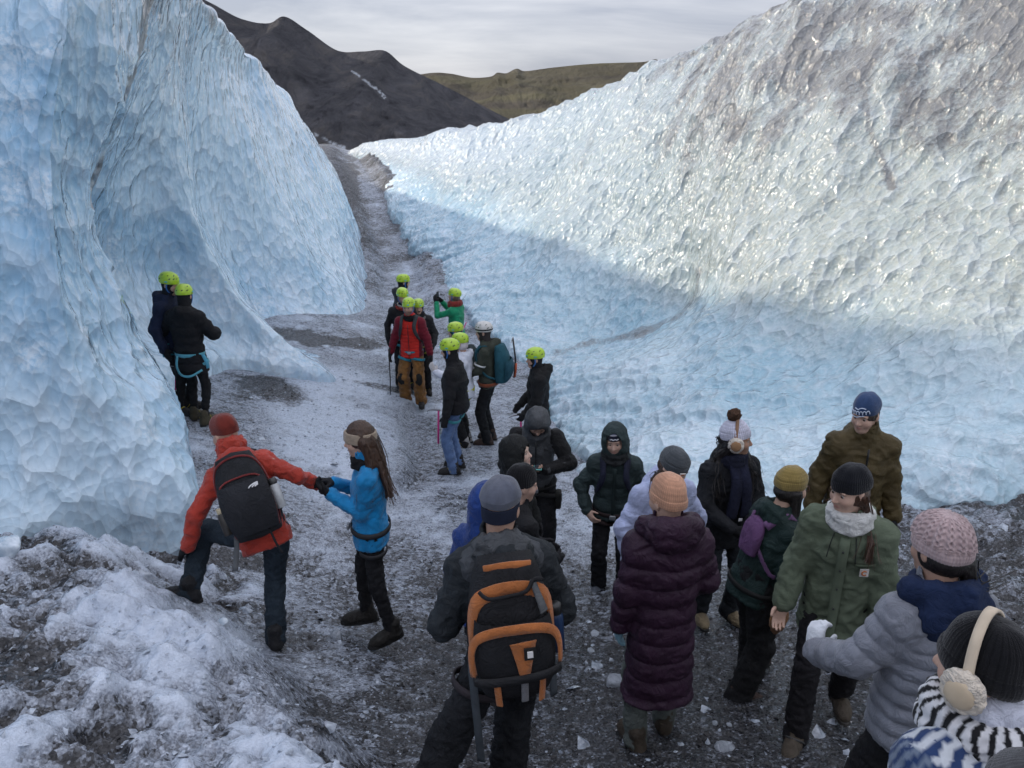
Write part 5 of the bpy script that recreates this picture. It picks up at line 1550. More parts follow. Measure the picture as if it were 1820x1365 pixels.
harness(q, b, (0.035, 0.028, 0.032), -0.12, 0.205, 0.168, 0.045, True, 0.122)
root, Sf = pack(b, q, 'large orange and black backpack on the man in the grey beanie', w=0.142, h=0.58, d=0.17, base=0.0, col=(0.010, 0.010, 0.012), pocket=(0.010, 0.010, 0.012), pocket_h=0.60, strap=(0.03, 0.032, 0.036), gap=0.150)
OR = (0.42, 0.135, 0.035)
panel('orange_panel', Sf, [(0.16, -0.84), (0.55, -0.78), (0.78, -0.58), (0.86, -0.15), (0.86, 0.15), (0.78, 0.58), (0.55, 0.78), (0.22, 0.84)], [0.035, 0.05, 0.06, 0.065, 0.065, 0.06, 0.04, 0.025], OR, root, 0.006)
panel('orange_panel', Sf, [(0.27, -0.52), (0.48, -0.50), (0.60, -0.34), (0.645, 0.0), (0.60, 0.34), (0.48, 0.50), (0.30, 0.52)], [0.028, 0.03, 0.04, 0.045, 0.04, 0.028, 0.02], OR, root, 0.056)
panel('orange_panel', Sf, [(0.30, 0.02), (0.38, 0.02), (0.47, 0.02), (0.55, 0.02)], [0.045, 0.065, 0.09, 0.115], OR, root, 0.060)
panel('orange_panel', Sf, [(0.985, -0.52), (1.0, 0.0), (0.985, 0.52)], [0.03, 0.04, 0.03], OR, root, 0.0)
for a in (-0.16, 0.20):
    panel('orange_panel', Sf, [(0.02, a), (0.10, a), (0.22, a)], 0.028, OR, root, 0.050)
panel('webbing', Sf, [(0.04, 0.02), (0.12, 0.02), (0.21, 0.02)], 0.03, (0.16, 0.16, 0.17), root, 0.052)
panel('cross_band', Sf, [(0.245, -0.5), (0.262, 0.0), (0.28, 0.5)], 0.04, (0.018, 0.018, 0.02), root, 0.062)
panel('compression_strap', Sf, [(0.92, 0.28), (0.84, 0.30), (0.70, 0.36)], [0.025, 0.03, 0.04], (0.09, 0.095, 0.10), root, 0.026)
panel('haul_loop', Sf, [(0.88, -0.42), (0.84, -0.2), (0.86, 0.1), (0.92, 0.28), (0.90, 0.5)], 0.016, BLACK, root, 0.035)
e = Sf(0.475, 0.05, 0.075)
patch(root, e, -q.F, q.U, 0.05, 0.055, (0.012, 0.012, 0.012), 'badge'); patch(root, e - q.F * 0.006, -q.F, q.U, 0.024, 0.028, (0.7, 0.68, 0.66), 'emblem')
bottle(q, root, Sf(0.22, 0.97, 0.035), (0.010, 0.03, 0.085), (0.012, 0.012, 0.012), 0.037, 0.23)
for sg, ln in ((-1, 0.42), (1, 0.12)):
    sweep('hip_strap', curve([Sf(0.16, sg * 0.97, 0.01), Sf(0.10, sg * 0.98, 0.025), Sf(0.0, sg * 0.98, 0.03) - q.U * (ln - 0.1), Sf(0.0, sg * 0.98, 0.03) - q.U * ln], 10), 0.04, 0.005, nrmz(-q.F + q.X * sg * 0.6), cloth((0.055, 0.065, 0.075), 0.8), root)

# ---- the cluster just beyond him
S = dict(H=1.70, yaw=-30, at=stand(872, 856, 1.745, 4.2), label='person in a royal blue hooded jacket mostly hidden behind the grey beanie', group=G_F, head=(-10, 6, 0), skin=SK2, seed=41,
         trousers=dict(col=BLACK, fit='straight'), jacket=dict(col=(0.004, 0.035, 0.19), hem=-0.26, hood='up', wr=0.3, rough=0.6), gloves=BLACK, lh=(-0.2, 0.1, 0.9), rh=(0.2, 0.15, 0.9))
b, q = build_person(S)
S = dict(H=1.68, yaw=-62, at=stand(934, 826, 1.72, 4.7), label='person in black beanie and black jacket seen from behind in profile', group=G_F, head=(-12, 8, 0), skin=SK1, hair=DARKH, seed=42,
         trousers=dict(col=BLACK, fit='straight'), jacket=dict(col=BLACK, hem=-0.24, hood='down', quilt=(0.09, 0.010), puff=0.012, folds=0.008), lh=(-0.12, 0.30, 1.02), rh=(0.10, 0.30, 1.0), gloves=BLACK)
b, q = build_person(S)
beanie(q, b, BLACK, cuff=False, rib=44, tilt=-10, tall=0.015, low=-0.01)
S = dict(H=1.70, yaw=-125, at=stand(914, 774, 1.735, 5.5), label='woman with pale face looking up from a black hood', group=G_F, head=(18, -10, 0), skin=(0.62, 0.43, 0.34), hair=DARKH, lips=(0.45, 0.10, 0.11), seed=43,
         trousers=dict(col=BLACK, fit='straight'), jacket=dict(col=(0.011, 0.012, 0.012), hem=-0.3, hood='up', hood_k=1.02, puff=0.01, wr=0.4), gloves=BLACK)
b, q = build_person(S)
scarf(q, b, (0.20, 0.008, 0.012), 0.022, 0.05, 0.066, 0.074, 1)
S = dict(H=1.80, yaw=176, at=stand(958, 741, 1.80, 6.4), label='person in grey and black hooded shell looking down at a phone', group=G_F, head=(8, 48, 0), hunch=0.03, lean=6, skin=SK2, hair=DARKH, seed=44,
         trousers=dict(col=BLACK, fit='loose'), jacket=dict(col=(0.065, 0.069, 0.075), hem=-0.24, hood='up', wr=0.4, rough=0.65), lh=(-0.10, 0.30, 1.16), rh=(0.06, 0.33, 1.18), lpole=(-1, -0.3, -0.5), rpole=(1, -0.3, -0.5), rpalm=(-0.6, 0, 0.8), lpalm=(0.5, 0, 0.8), rcurl=0.6, glove_sides='l', gloves=BLACK)
b, q = build_person(S); phone_man = b
for sd, sg in (('l', -1), ('r', 1)):
    field_obj('sleeve', [(cone(q.sh[sd] + q.X * sg * 0.01, q.el[sd], 0.080, 0.069), None), (cone(q.el[sd], q.wr[sd], 0.068, 0.051), 0.02)], 0.012, cloth((0.010, 0.010, 0.011), 0.7, wr=0.4), b, folds=0.012, seed=14)
sweep('zipper', [q.pel + q.U * t + q.F * (0.134 + 0.006) for t in np.linspace(-0.1, 0.48, 8)], 0.012, 0.006, q.F, plain((0.01, 0.01, 0.01), 0.5), b)
for rr in (0.030, 0.020, 0.011):
    pts = [q.pel + q.U * (0.37 + rr * math.sin(t)) + q.X * (-0.075 + rr * 1.3 * math.cos(t)) + q.F * 0.139 for t in np.linspace(1.5, 2.9, 7)]
    sweep('emblem', pts, 0.006, 0.006, q.F, plain((0.006, 0.006, 0.006), 0.5), b)
harness(q, b, (0.02, 0.02, 0.02), -0.1, 0.20, 0.165, 0.05, True, 0.12)
for sd, sg in (('l', -1), ('r', 1)):
    field_obj('thigh_pouch', [(rbox(q.hip[sd] * 0.6 + q.kn[sd] * 0.4 + V(sg * 0.12, 0.02, 0.0), V(0.03, 0.055, 0.085), 0.02), None)], 0.012, cloth((0.02, 0.02, 0.018)), b, folds=0.01)
ph = carried('phone', 'teal-cased phone held by the person in the grey and black shell', 'phone', b)
fd, pn, th = q.hand['r']
pc = q.wr['r'] + fd * 0.10 + pn * 0.03
Mp = np.stack([nrmz(np.cross(fd, V(0, 0.5, 1))), nrmz(fd), nrmz(V(0, 0.4, 1))])
field_obj('phone_case', [(rbox(pc, V(0.039, 0.078, 0.006), 0.005, np.stack([q.X, nrmz(q.F * 0.9 + q.U * 0.3), nrmz(q.U - q.F * 0.3)])), None)], 0.0055, plain((0.10, 0.38, 0.34), 0.4), ph)
field_obj('screen', [(rbox(pc + q.U * 0.006 - q.F * 0.002, V(0.034, 0.071, 0.003), 0.002, np.stack([q.X, nrmz(q.F * 0.9 + q.U * 0.3), nrmz(q.U - q.F * 0.3)])), None)], 0.0055, plain((0.05, 0.06, 0.07), 0.15), ph)

# ---- smiling woman in the dark green jacket
S = dict(H=1.68, yaw=172, at=stand(1092, 757, 1.715, 6.1), label='smiling woman in dark green jacket, hood up over a striped hat', group=G_F, lean=2, head=(-6, 6, 4), skin=(0.55, 0.36, 0.28), hair=BROWN, lips=(0.42, 0.16, 0.15), seed=51, bulk=1.03,
         lf=(-0.14, 0, 0, 14), rf=(0.10, 0.05, 0, -16), rh=(0.24, 0.12, 0.93), rpole=(1, -0.6, 0), rdir=(-0.6, 0.5, -0.6), rpalm=(-0.6, -0.6, 0), rcurl=0.5, lh=(-0.25, 0.06, 0.93), glove_sides='l', gloves=BLACK,
         trousers=dict(col=(0.008, 0.008, 0.010), fit='straight', folds=0.02), boots=dict(col=(0.09, 0.10, 0.12)), jacket=dict(col=(0.026, 0.042, 0.043), hem=-0.16, hood='up', hood_k=1.10, hood_open=0.025, puff=0.016, quilt=(0.13, 0.016), wr=0.35, folds=0.010))
b, q = build_person(S)
def stripes(ph, t):
    c = np.where((t < 0.42)[:, None], np.array((0.012, 0.014, 0.03)), np.where((t < 0.50)[:, None], np.array((0.55, 0.55, 0.60)), np.where((t < 0.62)[:, None], np.array((0.14, 0.15, 0.22)), np.array((0.20, 0.21, 0.30)))))
    return c
beanie(q, b, (0.02, 0.02, 0.03), cuff=True, tilt=-6, low=0.016, colf=stripes, tall=0.0, name='hat')
for k in range(5):
    a = math.pi / 2 + (k - 2) * 0.17
    p0 = hl(q, 0.091 * math.cos(a), 0.115 * math.sin(a) - 0.008, 0.066 + 0.010 * (k % 2)); p1 = hl(q, 0.091 * math.cos(a + 0.17), 0.115 * math.sin(a + 0.17) - 0.008, 0.066 + 0.010 * ((k + 1) % 2))
    sweep('emblem', [p0, p0 * 0.5 + p1 * 0.5, p1], 0.008, 0.004, q.hF, plain((0.6, 0.6, 0.65), 0.7), b)
scarf(q, b, (0.020, 0.022, 0.024), 0.038, 0.015, 0.088, 0.092, 2)
harness(q, b, (0.035, 0.022, 0.022), -0.04, 0.203, 0.170, 0.04, True, 0.104)
sweep('zipper', [q.pel + q.U * t + q.F * (0.146 + 0.010) for t in np.linspace(-0.02, 0.46, 8)], 0.03, 0.012, q.F, cloth((0.012, 0.022, 0.022)), b)
root, Sf = pack(b, q, 'small navy backpack worn by the smiling woman', w=0.13, h=0.40, d=0.12, base=0.1, col=(0.010, 0.012, 0.03), gap=0.17)
mt = field_obj('spare_glove', [(ell(q.wr['l'] + V(0.02, 0.03, -0.16), V(0.05, 0.03, 0.10)), None)], 0.012, cloth(BLACK), b, folds=0.012)

# ---- lavender jacket, purple coat
S = dict(H=1.66, yaw=196, at=stand(1212, 804, 1.70, 4.5), label='person in pale lavender jacket and grey patched beanie behind the purple coat', group=G_F, lean=4, head=(18, 24, 0), skin=SK1, hair=BROWN, seed=61,
         trousers=dict(col=BLACK, fit='straight'), jacket=dict(col=(0.42, 0.47, 0.68), hem=-0.26, puff=0.012, quilt=(0.11, 0.010), folds=0.008, hood='down'), lh=(-0.26, 0.10, 0.90), rh=(0.27, 0.10, 0.90), lpole=(-1, -0.5, 0), rpole=(1, -0.5, 0))
b, q = build_person(S)
bn = beanie(q, b, (0.085, 0.095, 0.105), tilt=-6, rib=60, tall=0.008)
patch(bn, hl(q, 0.032, 0.103, 0.044), nrmz(q.hF + q.hR * 0.35), q.hU, 0.040, 0.038, (0.55, 0.50, 0.46), 'patch', (0.45, 0.14, 0.04))
hair_long(q, b, BROWN, [[hl(q, 0.06, 0.0, -0.02), q.neck + q.X * 0.08 + q.U * 0.03, q.neck + q.X * 0.10 + q.F * 0.05 - q.U * 0.06]], 0.026, cap=True, seed=6, n=24)
scarf(q, b, (0.015, 0.015, 0.02), 0.030, 0.02, 0.074, 0.078, 2)

S = dict(H=1.72, yaw=8, at=stand(1187, 841, 1.755, 3.6), label='person in long quilted dark purple coat and peach ribbed beanie', group=G_F, lean=0.5, side=0, head=(22, 4, 0), skin=SK1, hair=BROWN, seed=71, bulk=1.0,
         lf=(-0.12, -0.04, 0, 10), rf=(0.10, 0.10, 0, -12), lh=(-0.235, 0.03, 0.86), rh=(0.20, 0.20, 0.95), lpole=(-0.6, -1, 0), rpole=(0.6, -1, 0), gloves=(0.22, 0.42, 0.52), glove_sides='l', crampon=(0.02, 0.02, 0.02),
         trousers=dict(col=(0.11, 0.125, 0.115), fit='straight'), boots=dict(col=(0.055, 0.042, 0.03)),
         jacket=dict(col=(0.030, 0.010, 0.026), hem=-1.02, hemw=1.08, puff=0.022, quilt=(0.118, 0.020), hood='down', hood_k=1.0, wr=0.3, rough=0.5, folds=0.010, collar_h=0.10, sleeve=0.98))
b, q = build_person(S)
beanie(q, b, (0.62, 0.34, 0.22), rib=54, tilt=-8, tall=0.012, low=-0.025)
Mh = np.stack([q.X, q.F, q.U])
field_obj('hood', [(ell(q.neck - q.F * 0.085 + q.U * 0.045, V(0.155, 0.085, 0.12), Mh), None), (cone(q.neck - q.X * 0.13 + q.U * 0.05, q.neck - q.F * 0.125 + q.U * 0.075, 0.05, 0.055), 0.03), (cone(q.neck + q.X * 0.13 + q.U * 0.05, q.neck - q.F * 0.125 + q.U * 0.075, 0.05, 0.055), 0.03),
      (cone(q.neck - q.X * 0.13 + q.U * 0.04, q.neck + q.F * 0.09 + q.U * 0.02, 0.05, 0.045), 0.03), (cone(q.neck + q.X * 0.13 + q.U * 0.04, q.neck + q.F * 0.09 + q.U * 0.02, 0.05, 0.045), 0.03)], 0.011, cloth((0.030, 0.010, 0.026), 0.5, wr=0.3), b,
      subs=[(ell(q.neck + q.U * 0.18, V(0.10, 0.105, 0.085), Mh), 0.02)], folds=0.014, fscale=9, seed=19)

# ---- earmuffs woman, olive man
S = dict(H=1.72, yaw=196, at=stand(1313, 747, 1.765, 5.2), label='curly-haired woman in white pompom hat and fur earmuffs', group=G_F, lean=1, head=(58, 0, 0), skin=SK3, hair=DARKH, lips=(0.28, 0.09, 0.09), seed=81, lf=(-0.12, 0.02, 0, 12), rf=(0.12, -0.04, 0, -10),
         lh=(-0.06, 0.25, 1.0), rh=(0.10, 0.26, 1.02), lpole=(-1, -0.4, -0.4), rpole=(1, -0.4, -0.4), gloves=BLACK, crampon=(0.03, 0.03, 0.03), trousers=dict(col=(0.018, 0.022, 0.027), fit='straight'), boots=dict(col=(0.22, 0.17, 0.10)),
         jacket=dict(col=(0.008, 0.009, 0.012), hem=-0.36, puff=0.012, wr=0.3, folds=0.014, hood='down'))
b, q = build_person(S)
bn = beanie(q, b, (0.66, 0.66, 0.78), rib=40, tilt=-10, tall=0.012)
field_obj('pompom', [(ell(hl(q, 0, -0.035, 0.195), V(0.043, 0.043, 0.040)), None)], 0.008, cloth((0.10, 0.055, 0.035), 1.0, 150, 1.0, 0.3, wr=1.0), bn, folds=0.022, fscale=45)
earmuffs(q, b, (0.66, 0.60, 0.52), (0.30, 0.17, 0.085), (0.26, 0.15, 0.09), 1.12)
hair_long(q, b, DARKH, [[hl(q, -0.07, -0.03, -0.02), q.neck - q.X * 0.11 + q.U * 0.02, q.neck - q.X * 0.15 + q.F * 0.07 - q.U * 0.10, q.neck - q.X * 0.15 + q.F * 0.10 - q.U * 0.24],
                        [hl(q, 0.07, -0.03, -0.02), q.neck + q.X * 0.10 + q.U * 0.03, q.neck + q.X * 0.15 + q.F * 0.06 - q.U * 0.10, q.neck + q.X * 0.16 + q.F * 0.10 - q.U * 0.24],
                        [hl(q, 0.0, -0.09, 0.0), q.neck - q.F * 0.10, q.neck - q.F * 0.13 - q.U * 0.14, q.neck - q.F * 0.13 - q.U * 0.2]], 0.045, seed=9, spread=0.05, wave=0.022, curl=16, n=60)
sf = scarf(q, b, (0.012, 0.014, 0.03), 0.034, 0.015, 0.082, 0.086, 2)
for sg in (-1, 1):
    pts = curve([q.neck + q.F * 0.10 + q.X * sg * 0.03, q.neck + q.F * 0.165 + q.X * sg * 0.035 - q.U * 0.1, q.neck + q.F * 0.185 + q.X * sg * 0.05 - q.U * 0.25, q.neck + q.F * 0.175 + q.X * sg * 0.06 - q.U * 0.40], 14)
    sweep('scarf_end', pts, 0.085, 0.028, q.F, cloth((0.010, 0.012, 0.03), 0.95, wr=0.4), sf)
patch(b, q.pel + q.U * 0.10 + q.X * -0.02 + q.F * 0.185, q.F, q.U, 0.03, 0.022, (0.6, 0.6, 0.62), 'patch')

S = dict(H=1.82, yaw=172, at=stand(1541, 702, 1.86, 4.95), label='tall man in olive brown jacket and blue lettered beanie', group=G_F, lean=1, head=(-42, 12, 0), skin=SK1, hair=(0.03, 0.02, 0.014), seed=91, gaze=-0.1,
         lh=(-0.27, 0.05, 0.86), rh=(0.27, 0.02, 0.88), lpole=(-0.4, -1, 0), rpole=(0.4, -1, 0), gloves=BLACK, trousers=dict(col=BLACK, fit='straight'), jacket=dict(col=(0.070, 0.050, 0.018), hem=-0.28, puff=0.014, wr=0.25, rough=0.6, folds=0.016, collar_h=0.11, hood='down', hood_k=0.9, sleeve=1.02, cuff=0.05), bulk=1.0)
b, q = build_person(S)
bn = beanie(q, b, (0.040, 0.075, 0.17), cuff=False, tilt=-4, tall=0.012, low=0.012)
t_ = np.linspace(0, 1, 90)
def on_hat(a, hgt): return hl(q, 0.0865 * math.cos(a), 0.110 * math.sin(a) - 0.006, hgt)
for (u0, u1, amp, base, fr) in ((0.85, 2.35, 0.013, 0.062, 6.5), (0.95, 2.0, 0.003, 0.032, 1.0), (1.2, 2.1, 0.006, 0.098, 1.5)):
    pts = [on_hat(u0 + (u1 - u0) * t + 0.05 * math.sin(2 * math.pi * fr * t), base + 0.02 * (t - 0.5) + amp * math.cos(2 * math.pi * fr * t)) for t in t_]
    pts = [p + nrmz(p - q.head) * (0.004 if base < 0.09 else -0.008) for p in pts]
    sweep('lettering', pts, 0.0055, 0.004, [nrmz(p - q.head) for p in pts], plain((0.55, 0.62, 0.75), 0.8), bn)
field_obj('hair', [(ell(hl(q, 0, 0.0, 0.012), V(0.082, 0.098, 0.055), q.hM), None)], 0.009, hair_mat((0.03, 0.02, 0.014)), b, subs=[(ell(hl(q, 0, 0.09, -0.03), V(0.07, 0.05, 0.07), q.hM), 0.01)], folds=0.008, fscale=25)
sweep('zipper', [q.pel + q.U * t + q.F * (0.150 - 0.06 * max(0, t - 0.42)) for t in np.linspace(0.05, 0.50, 8)], 0.012, 0.010, q.F, plain((0.01, 0.01, 0.01), 0.5), b)
for sd in 'lr':
    c = q.wr[sd] + q.hand[sd][0] * 0.05
    patch(b, c - q.hand[sd][1] * 0.026, -q.hand[sd][1] + V(0, 0.6, 0), -q.hand[sd][0], 0.03, 0.03, (0.6, 0.6, 0.62), 'glove_emblem')

# ---- mustard beanie, sage jacket
S = dict(H=1.64, yaw=-72, at=stand(1415, 828, 1.66, 4.25), label='person in mustard beanie and dark green jacket with purple straps', group=G_F, lean=14, hunch=0.02, head=(4, 6, 0), skin=SK1, hair=DARKH, seed=101, crampon=(0.03, 0.03, 0.03),
         lf=(-0.14, 0.18, 0, 10), rf=(0.12, -0.10, 0, -20), rh=(0.16, 0.12, 0.86), rpole=(0.9, -0.9, 0), rpalm=(-0.6, -0.3, 0), rcurl=0.7, lh=(-0.1, 0.32, 1.0), gloves=BLACK, glove_sides='l',
         trousers=dict(col=(0.009, 0.009, 0.010), fit='loose'), boots=dict(col=(0.05, 0.028, 0.022)), jacket=dict(col=(0.010, 0.026, 0.024), hem=-0.24, wr=0.4, rough=0.65, folds=0.016, hood='down', hood_k=1.1))
b, q = build_person(S)
beanie(q, b, (0.30, 0.22, 0.075), rib=56, tilt=-4, tall=0.006)
hair_long(q, b, DARKH, [[hl(q, 0.07, -0.01, -0.02), q.neck + q.X * 0.09 + q.F * 0.03, q.neck + q.X * 0.12 + q.F * 0.10 - q.U * 0.10, q.neck + q.X * 0.11 + q.F * 0.14 - q.U * 0.2]], 0.034, seed=12, n=40)
for sg in (-1, 1):
    pts = [hl(q, sg * 0.031 + 0.021 * math.cos(a), 0.103, 0.004 + 0.019 * math.sin(a)) for a in np.linspace(0, 2 * math.pi, 19)[:-1]]
    sweep('glasses', pts, 0.003, 0.003, q.hF, plain((0.08, 0.02, 0.02), 0.3), b, closed=True)
root, Sf = pack(b, q, 'small purple backpack on the person in the mustard beanie', w=0.080, h=0.24, d=0.045, base=0.42, col=(0.13, 0.06, 0.15), strap=(0.14, 0.065, 0.16), gap=0.13)
harness(q, b, (0.015, 0.015, 0.015), -0.05, 0.195, 0.16, 0.035, False)
mit = carried('mitten', 'tan and black mitten clipped below the dark green jacket', 'mitten', b)
mc = q.hip['r'] * 0.62 + q.kn['r'] * 0.38 + V(0.13, 0.03, 0.02)
field_obj('mitten_palm', [(ell(mc, V(0.035, 0.055, 0.095)), None), (ell(mc + V(0, 0.05, 0.02), V(0.022, 0.025, 0.05)), 0.02)], 0.011, cloth((0.22, 0.095, 0.03), wr=0.4), mit, folds=0.008)
field_obj('mitten_cuff', [(cone(mc + V(0, 0, 0.085), mc + V(0, 0, 0.13), 0.038, 0.042), None)], 0.011, cloth(BLACK), mit)

S = dict(H=1.72, yaw=156, at=stand(1511, 827, 1.755, 3.6), label='woman in sage green jacket, black beanie and white snood striding forward', group=G_F, lean=2, side=0, twist=-4, head=(-44, 10, 0), skin=SK1, hair=(0.05, 0.022, 0.013), lips=(0.42, 0.14, 0.13), seed=111, crampon=(0.05, 0.05, 0.05), gaze=-0.15,
         lf=(-0.12, -0.20, 0.03, 14), rf=(0.10, 0.26, 0, -6), rh=(0.29, 0.14, 0.80), rpole=(0.6, -0.9, 0), rpalm=(-0.3, 0.6, 0.2), rcurl=0.35, lh=(-0.25, 0.10, 0.82), lpole=(-0.4, -1, 0),
         trousers=dict(col=(0.009, 0.008, 0.010), fit='straight', folds=0.018), boots=dict(col=(0.07, 0.055, 0.04), sole=(0.05, 0.045, 0.04)), jacket=dict(col=(0.105, 0.130, 0.088), hem=-0.42, hemw=1.06, puff=0.014, wr=0.18, rough=0.9, folds=0.016, hood='down', sleeve=1.04, cuff=0.052, collar_h=0.05), bulk=0.98)
b, q = build_person(S); sage = b
beanie(q, b, (0.008, 0.009, 0.013), rib=52, tilt=-6, tall=0.004)
hair_long(q, b, (0.06, 0.028, 0.016), [[hl(q, -0.07, -0.02, -0.02), q.neck - q.X * 0.09 + q.F * 0.02, q.neck - q.X * 0.12 + q.F * 0.10 - q.U * 0.08, q.neck - q.X * 0.12 + q.F * 0.14 - q.U * 0.17],
                        [hl(q, 0.068, 0.02, -0.01), hl(q, 0.072, 0.025, -0.07), hl(q, 0.066, 0.03, -0.11)]], 0.024, seed=14, n=30, spread=0.03)
scarf(q, b, (0.62, 0.62, 0.60), 0.036, 0.0, 0.092, 0.100, 2, folds=0.010)
lnp = np.linalg.norm(q.neck - q.pel)
def chest(x, t):
    ry = np.interp(t, [-0.42, 0.0, 0.26, 0.62, 0.82, 0.93], [0.160, 0.146, 0.138, 0.148, 0.130, 0.10]); rx = np.interp(t, [-0.42, 0.0, 0.26, 0.62, 0.82, 0.93], [0.198, 0.183, 0.172, 0.194, 0.177, 0.135])
    return q.pel + q.U * lnp * t + q.X * x + q.F * (ry * q.s * 1.02 * max(0.05, 1 - abs(x / (rx * q.s)) ** 2.3) ** (1 / 2.3) + 0.006)
sweep('placket', [chest(0.0, t) for t in np.linspace(-0.40, 0.86, 16)], 0.05, 0.010, q.F, cloth((0.10, 0.125, 0.085), 0.9), b)
for t in (0.72, 0.50, 0.26, 0.02, -0.2):
    field_obj('button', [(ell(chest(0.0, t) + q.F * 0.006, V(0.009, 0.006, 0.009)), None)], 0.005, plain((0.02, 0.022, 0.02), 0.4), b)
pk = patch(b, chest(-0.115, 0.52) + q.F * 0.004, q.F - q.X * 0.45, q.U, 0.045, 0.045, (0.50, 0.48, 0.46), 'patch', (0.45, 0.14, 0.04))
sweep('pocket_flap', [chest(x, 0.60) for x in np.linspace(-0.17, -0.07, 6)], 0.016, 0.006, q.F, cloth((0.075, 0.095, 0.062), 0.9), b)
for x in (-0.05, 0.06):
    sweep('drawstring', curve([chest(x, 0.88), chest(x * 1.15, 0.78), chest(x * 1.3, 0.62)], 8), 0.006, 0.006, q.F, cloth((0.02, 0.022, 0.02)), b)

# ---- the two in the corner
S = dict(H=1.68, yaw=14, at=stand(1680, 911, 1.72, 2.5), label='person in pink cable-knit beanie, navy hood and grey quilted jacket', group=G_F, lean=3, head=(4, 4, 0), skin=SK2, hair=DARKH, seed=121, lh=(-0.30, 0.30, 1.02), lpole=(-0.6, -0.4, -0.9), rh=(0.22, 0.26, 1.0), gloves=(0.60, 0.62, 0.66), lcurl=0.8, ldir=(0.1, 0.3, 0.9), lpalm=(0.9, 0.3, 0),
         trousers=dict(col=BLACK, fit='straight'), jacket=dict(col=(0.19, 0.20, 0.235), hem=-0.28, puff=0.020, quilt=(0.066, 0.018), wr=0.3, rough=0.45, folds=0.009, hood='down', hood_k=0.8), bulk=1.05)
b, q = build_person(S)
def cable(ph, t):
    u = ph * 15 / (2 * math.pi)
    k = np.floor(u); fu = u - k
    w = np.sin(t * 46 + k * 1.6)
    body_ = np.maximum(np.exp(-((fu - 0.5 + 0.24 * w) / 0.15) ** 2), np.exp(-((fu - 0.5 - 0.24 * w) / 0.15) ** 2)) * sstep(0.32, 0.38, t) * sstep(1.0, 0.9, t)
    return 0.013 * body_ + 0.004 * np.abs(np.sin(ph * 26)) * sstep(0.34, 0.28, t)
def cable_col(ph, t):
    return np.array((0.58, 0.46, 0.45))[None] * (0.42 + 50 * cable(ph, t))[:, None].clip(0.3, 1.1)
beanie(q, b, (0.5, 0.38, 0.38), tilt=-4, tall=0.010, disp=cable, colf=cable_col, rib=1, wide=1.03, low=-0.02, seg=300)
Mh = np.stack([q.X, q.F, q.U])
field_obj('hood', [(ell(q.neck - q.F * 0.085 - q.U * 0.045, V(0.155, 0.075, 0.125), Mh), None), (cone(q.neck - q.X * 0.135 - q.F * 0.02 + q.U * 0.045, q.neck - q.F * 0.115 + q.U * 0.055, 0.042, 0.045), 0.03), (cone(q.neck + q.X * 0.135 - q.F * 0.02 + q.U * 0.045, q.neck - q.F * 0.115 + q.U * 0.055, 0.042, 0.045), 0.03),
                      (cone(q.neck - q.X * 0.13 + q.U * 0.03, q.neck + q.F * 0.09, 0.045, 0.04), 0.03), (cone(q.neck + q.X * 0.13 + q.U * 0.03, q.neck + q.F * 0.09, 0.045, 0.04), 0.03)], 0.011, cloth((0.008, 0.018, 0.055), 0.95, wr=0.25), b, folds=0.012, fscale=9, seed=17)
hair_long(q, b, DARKH, [[hl(q, 0.05, -0.08, -0.02), q.neck + q.X * 0.08 - q.F * 0.06 + q.U * 0.05, q.neck + q.X * 0.14 - q.F * 0.05 + q.U * 0.03]], 0.03, seed=15, n=24)

S = dict(H=1.60, yaw=24, at=stand(1752, 1097, 1.63, 1.6), label='person in black beanie, cream earmuffs, zebra scarf and patterned wool sweater', group=G_F, lean=4, head=(16, 6, 0), skin=SK1, hair=BROWN, seed=131, gloves=BLACK, shw=0.185,
         trousers=dict(col=BLACK, fit='straight'), jacket=dict(hem=-0.25, puff=0.045, folds=0.010, collar_h=0.05), bulk=1.08)
def nordic(v, q):
    d = v - q.neck
    r = np.sqrt((d @ q.X) ** 2 + (d @ q.F) ** 2) - 0.9 * (d @ q.U)          # rings round the yoke
    a = np.arctan2(d @ q.F, d @ q.X)
    light, blue, grey, teal_ = np.array((0.55, 0.58, 0.62)), np.array((0.020, 0.045, 0.13)), np.array((0.16, 0.20, 0.27)), np.array((0.02, 0.17, 0.24))
    z = np.sin(a * 26 + np.sin(r * 90) * 0.6)
    n = fbm(v * 60, 2, 0.5, 3)
    band = (r * 9.0) % 1.0
    k = np.floor(r * 9.0)
    m = np.where(k % 3 == 0, (np.abs(np.sin(a * 7)) + np.abs(band - 0.5) * 1.4 < 0.75), np.where(k % 3 == 1, z > 0.1, np.sin(a * 44 + band * 7) > 0.0))
    c = np.where((m + 0.0 + 0.4 * n > 0.5)[:, None], blue, light)
    c = np.where((k % 3 == 2)[:, None] & (c == light).all(1)[:, None], grey, c)
    c = np.where((r > 0.62)[:, None], teal_, c)
    return c
S['jacket']['paint'] = nordic
b, q = build_person(S)
beanie(q, b, (0.008, 0.008, 0.010), rib=64, tilt=-10, tall=0.012, low=-0.03, wide=1.06)
earmuffs(q, b, (0.66, 0.58, 0.48), (0.50, 0.40, 0.28), (0.52, 0.43, 0.32), 1.1, 0.112)
def zebra(v):
    d = v - q.neck
    a = np.arctan2(d @ q.F, d @ q.X)
    w = fbm(v * 9, 3, 0.5, 5)
    s_ = np.sin(a * 24 + w * 4.0 + (d @ q.U) * 20)
    return {'col': np.where((s_ > -0.1)[:, None], np.array((0.66, 0.66, 0.68)), np.array((0.010, 0.010, 0.012)))}
sf = scarf(q, b, None, 0.042, 0.0, 0.105, 0.112, 2, M_PRINT, zebra, 0.012, name='scarf', h=0.0065)
